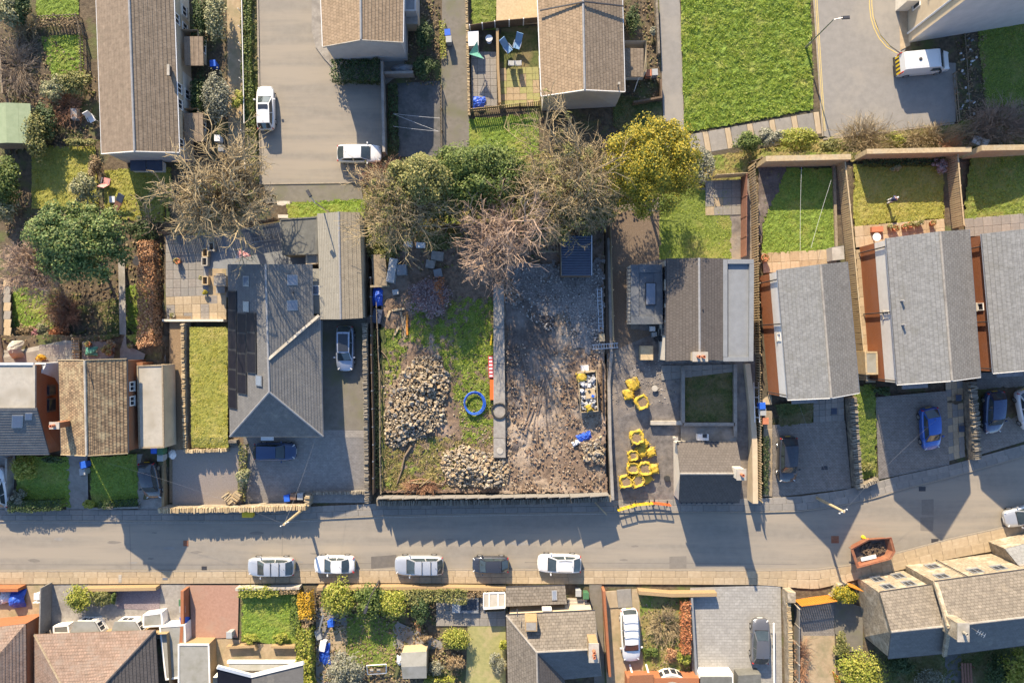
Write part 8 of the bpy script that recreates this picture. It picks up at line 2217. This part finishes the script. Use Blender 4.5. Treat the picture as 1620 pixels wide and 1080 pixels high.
def chair(label, x, y, rz, mt, recl=.3, s=1.0, frame='alu', z0=0.0):
	b = P(x, y, z0); t = thing('garden_chair', label, 'chair', b, None, rz or 1e-4)
	g = G(); g.box((0, 0, .42 * s), (.5 * s, .5 * s, .06)); obj('seat', g, M[mt], t)
	g = G(); g.beam((0, .24 * s, .44 * s), (0, (.24 + recl) * s, 1.0 * s), .5 * s, .06); obj('backrest', g, M[mt], t)
	for i in (-1, 1):
		for j in (-1, 1): g = G(); g.tube((i * .23 * s, j * .23 * s, 0), (i * .22 * s, j * .22 * s, .42 * s), .02, .02, 5); obj('leg', g, M[frame], t)
		g = G(); g.beam((i * .27 * s, -.2 * s, .62 * s), (i * .27 * s, .28 * s, .62 * s), .05, .03); obj('armrest', g, M[frame], t)
	return t
chair('blue reclining garden chair on the patio, left one', 804, 82, .7, 'blue_chair', .5, 1.3); chair('blue reclining garden chair on the patio, right one', 818, 76, -.3, 'blue_chair', .5, 1.3); chair('small grey chair below the blue recliners, left one', 809, 103, 3.1, 'grey_plastic', .2); chair('small grey chair below the blue recliners, right one', 820, 103, 3.2, 'grey_plastic', .2)
chair('white plastic garden chair beside the long terrace', 150, 191, .5, 'white_plastic', .2, 1.2, 'white_plastic'); chair('small pink garden chair on the yellow lawn', 174, 289, 2.9, 'pink_cloth', .35, 1.3)
g = G(); c = P(119, 181, .4); g.box(c, (.65, 1.1, .5), .05, .9); one('water_tank', g, M['grey_plastic'], 'pale grey tank in the bushes beside the white chair', 'tank')
g = G(); c = P(179, 316, .25); g.box(c, (.55, .6, .45)); one('side_table', g, M['white_plastic'], 'white square side table on the yellow lawn', 'table')
a = P(182, 332, .3); b = P(192, 312, .8); t = thing('sun_lounger', 'brown wooden lounger with dark cushion on the yellow lawn', 'lounger', P(187, 320))
bar(t, 'slat_bed', a, a.lerp(b, .65), .6, .08, 'wood_red'); bar(t, 'cushion', a.lerp(b, .66), b + Vector((.1, .25, .15)), .65, .12, 'shed_blue')
for k in (0, 1):
	p = a.lerp(b, .1 + .5 * k)
	for s in (-.25, .25): g = G(); g.tube((p.x + s, p.y, 0), (p.x + s, p.y, p.z), .03, .03, 5); obj('leg', g, M['wood_red'], t)
# pots on patios
def pot(label, x, y, r, mt='terracotta', plant=None, z0=0.04, grp=None):
	b = P(x, y, z0); t = thing('plant_pot', label, 'pot', b, grp); g = G(); g.lathe(b, [(r * .7, 0), (r, r * 1.5), (r * 1.08, r * 1.5), (r * 1.08, r * 1.7), (r * .9, r * 1.7), (r * .88, r * 1.45)], 12); obj('pot', g, M[mt], t, True)
	g = G(); rnd = random.Random(int(x * y)); leaf_quads(g, b + Vector((0, 0, r * 1.9)), (r * 1.2, r * 1.2, r * 1.2), 60, .1, rnd=rnd); obj('plant', g, M[plant or 'leaf_olive'], t)
for (x, y, r, lb) in [(1405, 359, .2, 'leftmost small pot on the patio strip behind the middle brick house'), (1413, 362, .28, 'second pot on the patio strip, below the person\'s shadow'), (1428, 359, .26, 'third pot on the patio strip'), (1436, 357, .28, 'largest pot on the patio strip'), (1441, 356, .2, 'fifth small pot on the patio strip'), (1448, 356, .2, 'pot in the right-hand pair on the patio strip'), (1453, 353, .24, 'taller pot of the right-hand pair on the patio strip'), (1472, 354, .26, 'lone pot near the right end of the patio strip'), (1207, 409, .35, 'pot with a dry plant at the rear of the nearest brick house'), (143, 544, .25, 'pale ring pot among the pot plants'), (170, 553, .28, 'brown pot in the pot-plant group'), (179, 547, .25, 'dark pot in the pot-plant group'), (177, 558, .27, 'lowest pot in the pot-plant group'), (209, 547, .22, 'small pot beside the flagged path'), (276, 499, .22, 'pale pot in the corner of the lower patio'), (284, 414, .3, 'pale ornament pot in the middle of the slab patio'), (321, 440, .2, 'pot in the row beside the slab patio')]:
	pot(lb, x, y, r, 'terracotta' if r > .24 else 'concrete_pale', None)
for k, (x, y) in enumerate([(326, 400), (325, 414), (326, 444), (336, 390)]):
	g = G(); c = P(x, y, .3); 
	for dx in (-.25, .25): g.box((c.x + dx, c.y, c.z), (.1, .8 if k != 3 else 1.0, .5))
	for dy in (-.38, .38): g.box((c.x, c.y + dy, c.z), (.42, .1, .5))
	one('wooden_trough', g, M['concrete_pale' if k % 2 else 'wood_pale'], ['pale open trough second from the top beside the slab patio', 'white open trough in the row beside the slab patio', 'lowest open trough in the row beside the slab patio', 'wooden open trough at the top of the row beside the slab patio'][k], 'trough')
g = G(); c = P(1387, 363, .25); g.box(c, (1.1, .5, .35), .05); one('planter', g, M['terracotta'], 'terracotta trough planter on the patio strip', 'planter')
g = G(); c = P(349, 448, .6); g.box(c, (.85, 1.9, .1)); g.box((c.x, c.y, c.z - .3), (.7, 1.6, .5)); one('patio_bench', g, M['concrete'], 'grey patio table bench behind the solar panelled roof', 'bench')
# aerial/dryer frame with flag-like cloth behind the bungalow
b = P(385, 412); t = thing('folded_dryer', 'folded rotary dryer with striped cloth behind the bungalow', 'dryer', b); g = G(); g.tube(b, b + Vector((0, 0, 1.8)), .03, .03, 6); obj('pole', g, M['alu'], t)
for k in range(4): a = math.radians(25 + 28 * k); e = b + Vector((math.cos(a) * 1.2, math.sin(a) * 1.0 , 1.5)); g = G(); g.tube(b + Vector((0, 0, 1.6)), e, .025, .02, 5); obj('arm', g, M['white_plastic'], t)
g = G(); q = [b + Vector((0, 0, 1.6)), b + Vector((1.35, .25, 1.45)), b + Vector((.9, .55, 1.45)), b + Vector((.1, .95, 1.45))]; g.poly(q); obj('cloth', g, M['pink_cloth'], t)
# washing lines
for k, (p, q, lb) in enumerate([((622, 180), (696, 187), 'upper washing line over the dark yard'), ((622, 200), (695, 208), 'lower washing line over the dark yard'), ((624, 181), (694, 208), 'crossing washing line over the dark yard'), ((1268, 264), (1266, 396), 'left washing line over the striped lawn'), ((1315, 285), (1283, 392), 'slanting washing line over the striped lawn')]):
	wire(lb, P(*p, 1.7), P(*q, 1.7), .011, .1, 'white_plastic', 'washing_line')
# person on the sunlit lawn
def person(label, x, y, rz, hgt=1.6):
	b = P(x, y, .05); k = hgt / 1.7
	t = thing('person', label, 'person', b, None, rz)
	me = bpy.data.meshes.new('body')
	V = {'pel': (0, 0, .92, .15), 'wai': (.02, 0, 1.08, .14), 'che': (.07, 0, 1.30, .17), 'nek': (.13, 0, 1.46, .065), 'hed': (.17, 0, 1.56, .09), 'top': (.19, 0, 1.68, .085),
         'hl': (0, .10, .86, .10), 'kl': (.08, .12, .48, .07), 'al': (-.02, .13, .09, .05), 'fl': (.15, .14, .04, .045), 'hr': (0, -.10, .86, .10), 'kr': (-.06, -.12, .48, .07), 'ar': (-.20, -.13, .09, .05), 'fr': (-.04, -.14, .04, .045),
         'sl': (.08, .19, 1.38, .065), 'el': (.20, .26, 1.14, .05), 'wl': (.42, .20, 1.04, .038), 'sr': (.08, -.19, 1.38, .065), 'er': (.22, -.26, 1.14, .05), 'wr': (.44, -.18, 1.06, .038)}
	for s, yy in (('l', .17), ('r', -.15)):
		for f in range(5): V['h%s%d' % (s, f)] = (.52 - .02 * abs(f - 2) - (.06 if f == 0 else 0), yy + (f - 2) * .022 + (.0 if f else -.02), 1.03 - .01 * f, .010)
	Eg = [('pel', 'wai'), ('wai', 'che'), ('che', 'nek'), ('nek', 'hed'), ('hed', 'top'), ('pel', 'hl'), ('hl', 'kl'), ('kl', 'al'), ('al', 'fl'), ('pel', 'hr'), ('hr', 'kr'), ('kr', 'ar'), ('ar', 'fr'), ('che', 'sl'), ('sl', 'el'), ('el', 'wl'), ('che', 'sr'), ('sr', 'er'), ('er', 'wr')]
	for s in 'lr': Eg += [('w' + s, 'h%s%d' % (s, f)) for f in range(5)]
	ks = list(V); me.from_pydata([tuple(c * k for c in V[q][:3]) for q in ks], [(ks.index(a), ks.index(c)) for a, c in Eg], [])
	o = bpy.data.objects.new('body', me); col.objects.link(o); o.parent = t
	sk = o.modifiers.new('skin', 'SKIN'); sk.use_smooth_shade = True
	for i, q in enumerate(ks): me.skin_vertices[0].data[i].radius = (V[q][3] * k,) * 2
	me.skin_vertices[0].data[0].use_root = True
	ss = o.modifiers.new('sub', 'SUBSURF'); ss.levels = 1; ss.render_levels = 2
	for q in ('skin',): me.materials.append(M['skin'])
	def sleeve(name, pts, mt, n=10):
		g = G(); rows = []
		for (c, rx, ry) in pts:
			rows.append(len(g.v))
			for i in range(n): a = 6.283 * i / n; g.v.append((c[0] * k + rx * k * math.cos(a), c[1] * k + ry * k * math.sin(a), c[2] * k))
		for a_, b_ in zip(rows[:-1], rows[1:]):
			for i in range(n): g.f.append((a_ + i, a_ + (i + 1) % n, b_ + (i + 1) % n, b_ + i))
		return obj(name, g, M[mt], t, True)
	sleeve('jumper', [((0, 0, .88), .16, .20), ((.02, 0, 1.08), .16, .20), ((.07, 0, 1.28), .18, .24), ((.09, 0, 1.40), .16, .25), ((.13, 0, 1.47), .08, .09)], 'navy_cloth', 14)
	for s in (1, -1):
		g = G(); g.tube((.08 * k, s * .19 * k, 1.38 * k), (.21 * k, s * .26 * k, 1.13 * k), .085 * k, .075 * k, 10); g.tube((.21 * k, s * .26 * k, 1.13 * k), (.41 * k, s * .20 * k, 1.045 * k), .07 * k, .05 * k, 10); obj('sleeve', g, M['navy_cloth'], t, True)
	g = G()
	for s, kx, ax in ((1, .08, -.02), (-1, -.06, -.20)): g.tube((0, s * .10 * k, .93 * k), (kx * k, s * .12 * k, .48 * k), .125 * k, .09 * k, 10); g.tube((kx * k, s * .12 * k, .50 * k), (ax * k, s * .13 * k, .10 * k), .09 * k, .07 * k, 10)
	obj('trousers', g, M['pale_cloth'], t, True)
	g = G(); g.lathe((.175 * k, 0, 1.60 * k), [(.108 * k, 0), (.112 * k, .05 * k), (.09 * k, .12 * k), (.03 * k, .15 * k)], 14); g.box((.29 * k, 0, 1.61 * k), (.12 * k, .16 * k, .02 * k)); obj('cap', g, M['pale_cloth'], t, True)
	g = G(); g.box((.265 * k, 0, 1.565 * k), (.03 * k, .03 * k, .045 * k), 0, .6); obj('nose', g, M['skin'], t)
	for s in (1, -1):
		g = G(); g.lathe((.252 * k, s * .034 * k, 1.585 * k), [(.006 * k, 0), (.012 * k, .006 * k), (.006 * k, .012 * k)], 8); obj('eye', g, M['metal_dark'], t); g = G(); g.box(((.15 if s > 0 else -.03) * k, s * .14 * k, .04 * k), (.26 * k, .10 * k, .08 * k), 0, .85); obj('shoe', g, M['metal_dark'], t)
	return t
person('person in navy top, pale trousers and white cap standing on the sunlit lawn', 1404, 319, .5, 1.55)
# yard clutter at the new house, rotating line by the chalets
g = G(); c = P(1022, 558, 1.5); g.box(c, (1.2, 1.35, .9)); one('packing_crate', g, M['wood_pale'], 'square plywood crate at the corner of the new house', 'crate')
for k, (x, y, mt, lb) in enumerate([(1032, 520, 'white_plastic', 'white tub beside the flat-roofed extension'), (1035, 529, 'grey_plastic', 'grey tub below the white one at the new house wall'), (1040, 535, 'black_plastic', 'black bag at the new house wall')]):
	g = G(); p = P(x, y, 1.3); g.box(p, (.5, .5, .55), .1 * k, .9); one('tub', g, M[mt], lb, 'tub')
t = thing('hot_tub_pump', 'small white air unit on the terrace above the roadside cottage', 'air unit', P(1111, 691, 1.0)); g = G(); g.box(P(1111, 691, 1.35), (1.1, .6, .6)); obj('casing', g, M['white_plastic'], t); g = G(); g.box(P(1115, 689, 1.68), (.4, .35, .04)); obj('fan_grille', g, M['metal_dark'], t)
c = P(1055, 756, .35); g = G(); g.lathe((c.x, c.y, .25), [(.28, 0), (.3, .25), (.27, .3)], 14); one('drain_chamber', g, M['black_plastic'], 'round black drain lid beside the yellow bags', 'drain')
# bench, trampoline items in south gardens
t = thing('wooden_bench', 'red-brown wooden bench at the bottom right behind the stone house', 'bench', P(1530, 1065)); 
for k in range(4): a, b = P(1522 + k * 4.5, 1048, .5), P(1524 + k * 4.5, 1095, .5); bar(t, 'slat', a, b, .2, .05, 'wood_red')
for y in (1052, 1090):
	for x in (1523, 1536): p = P(x, y, 0); g = G(); g.box((p.x, p.y, .24), (.1, .1, .46)); obj('leg', g, M['wood_red'], t)
t = thing('metal_bed_frame', 'white metal garden swing frame on the small grass patch', 'frame', P(595, 1058)); a = [P(580, 1052, .9), P(611, 1050, .9), P(611, 1064, .3), P(582, 1066, .3)]
for p, q in ((0, 1), (1, 2), (3, 2), (0, 3)): g = G(); g.tube(a[p], a[q], .05, .05, 6); obj('tube', g, M['white'], t)
for x in (588, 599): g = G(); g.box(P(x, 1060, .4), (.35, .3, .05)); obj('seat', g, M['concrete_pale'], t)
g = G(); p = P(507, 985, .5); g.beam(p + Vector((-.2, -1.0, 0)), p + Vector((.35, .9, .3)), .16, .1); one('folded_parasol', g, M['flat_blue'], 'folded grey-blue parasol in the cluttered path', 'parasol')
g = G(); p = P(504, 1003, .3); g.box(p, (.55, .9, .4), .3); one('toy_box', g, M['grey_plastic'], 'pale grey crate in the cluttered path', 'crate')
g = G(); p = P(511, 1020, .3); g.box(p, (.6, 1.0, .5), -.2); one('toy_box', g, M['white_plastic'], 'white crate on the blue sheet in the cluttered path', 'crate')
tarp('blue plastic sheet under the white crate in the cluttered path', 514, 1032, 1.0, 1.9, 'blue_tarp', 0, 21, .3)
t = thing('raised_pond', 'square dark pond with blue rim in the paved garden', 'pond', P(742, 956)); g = G(); g.box(P(742, 956, .2), (1.9, 1.5, .4)); obj('rim', g, M['flat_blue'], t); g = G(); g.box(P(742, 956, .405), (1.5, 1.1, .02)); obj('water', g, M['glass'], t)
g = G(); g.box(P(722, 957, .3), (.8, 1.3, .5)); one('cold_frame', g, M['grey_plastic'], 'grey cold frame beside the dark pond', 'cold frame')
t = thing('steps', 'white stone steps beside the cottage lean-to', 'steps', P(915, 955))
for k in range(4): g = G(); g.box(P(913, 949 + k * 5, .15 + .15 * k), (1.9, .3, .3 + .3 * k * .5)); obj('step', g, M['concrete_pale'], t)
t = thing('car_ramp', 'pair of white ramps behind the long white estate', 'ramp', P(1012, 1056))
for x in (996, 1022): bar(t, 'ramp_rail', P(x, 1050, .15), P(x + 4, 1064, .35), .18, .1, 'white')
g = G(); g.tube(P(1224, 985, .8), P(1225, 1080, .8), .09, .09, 8); one('white_rail', g, M['white'], 'white rail along the right side of the grey paved drive', 'rail')
b = P(1225, 985); 
g = G(); g.box(P(66, 950, .6), (1.1, .05, 1.0)); 
for k in range(3): g.box(P(60 + k * 6, 950, .6), (.06, .08, 1.1))
one('garden_gate', g, M['white'], 'white barred garden gate at the bottom left', 'gate')
g = G(); g.beam(P(73, 925, .9), P(71, 1000, .9), .12, 1.6); one('side_hedge_screen', g, M['fence_grey'], 'tall grey-green screen between the bottom left yard and the path', 'screen')
g = G(); g.beam(P(1537, 221, .3), P(1561, 229, .3), .8, .5); one('white_slab', g, M['white_plastic'], 'white slab lying in the brambles at the right edge', 'slab')
rr = random.Random(77)
for k in range(40):
	x, y = rr.uniform(1500, 1545), rr.uniform(60, 190)
	if x < 1516 and y > 85: continue
	g = G(); s = rr.uniform(.12, .3); g.box(P(x, y, .08), (s, s * .7, .1), rr.uniform(0, 3), .7); o = one('litter', g, M[rr.choice(['white_plastic', 'flat_blue', 'white_plastic', 'grey_plastic'])], 'pale scrap of litter on the shaded ground beside the white van', 'litter', 'litter beside the van')
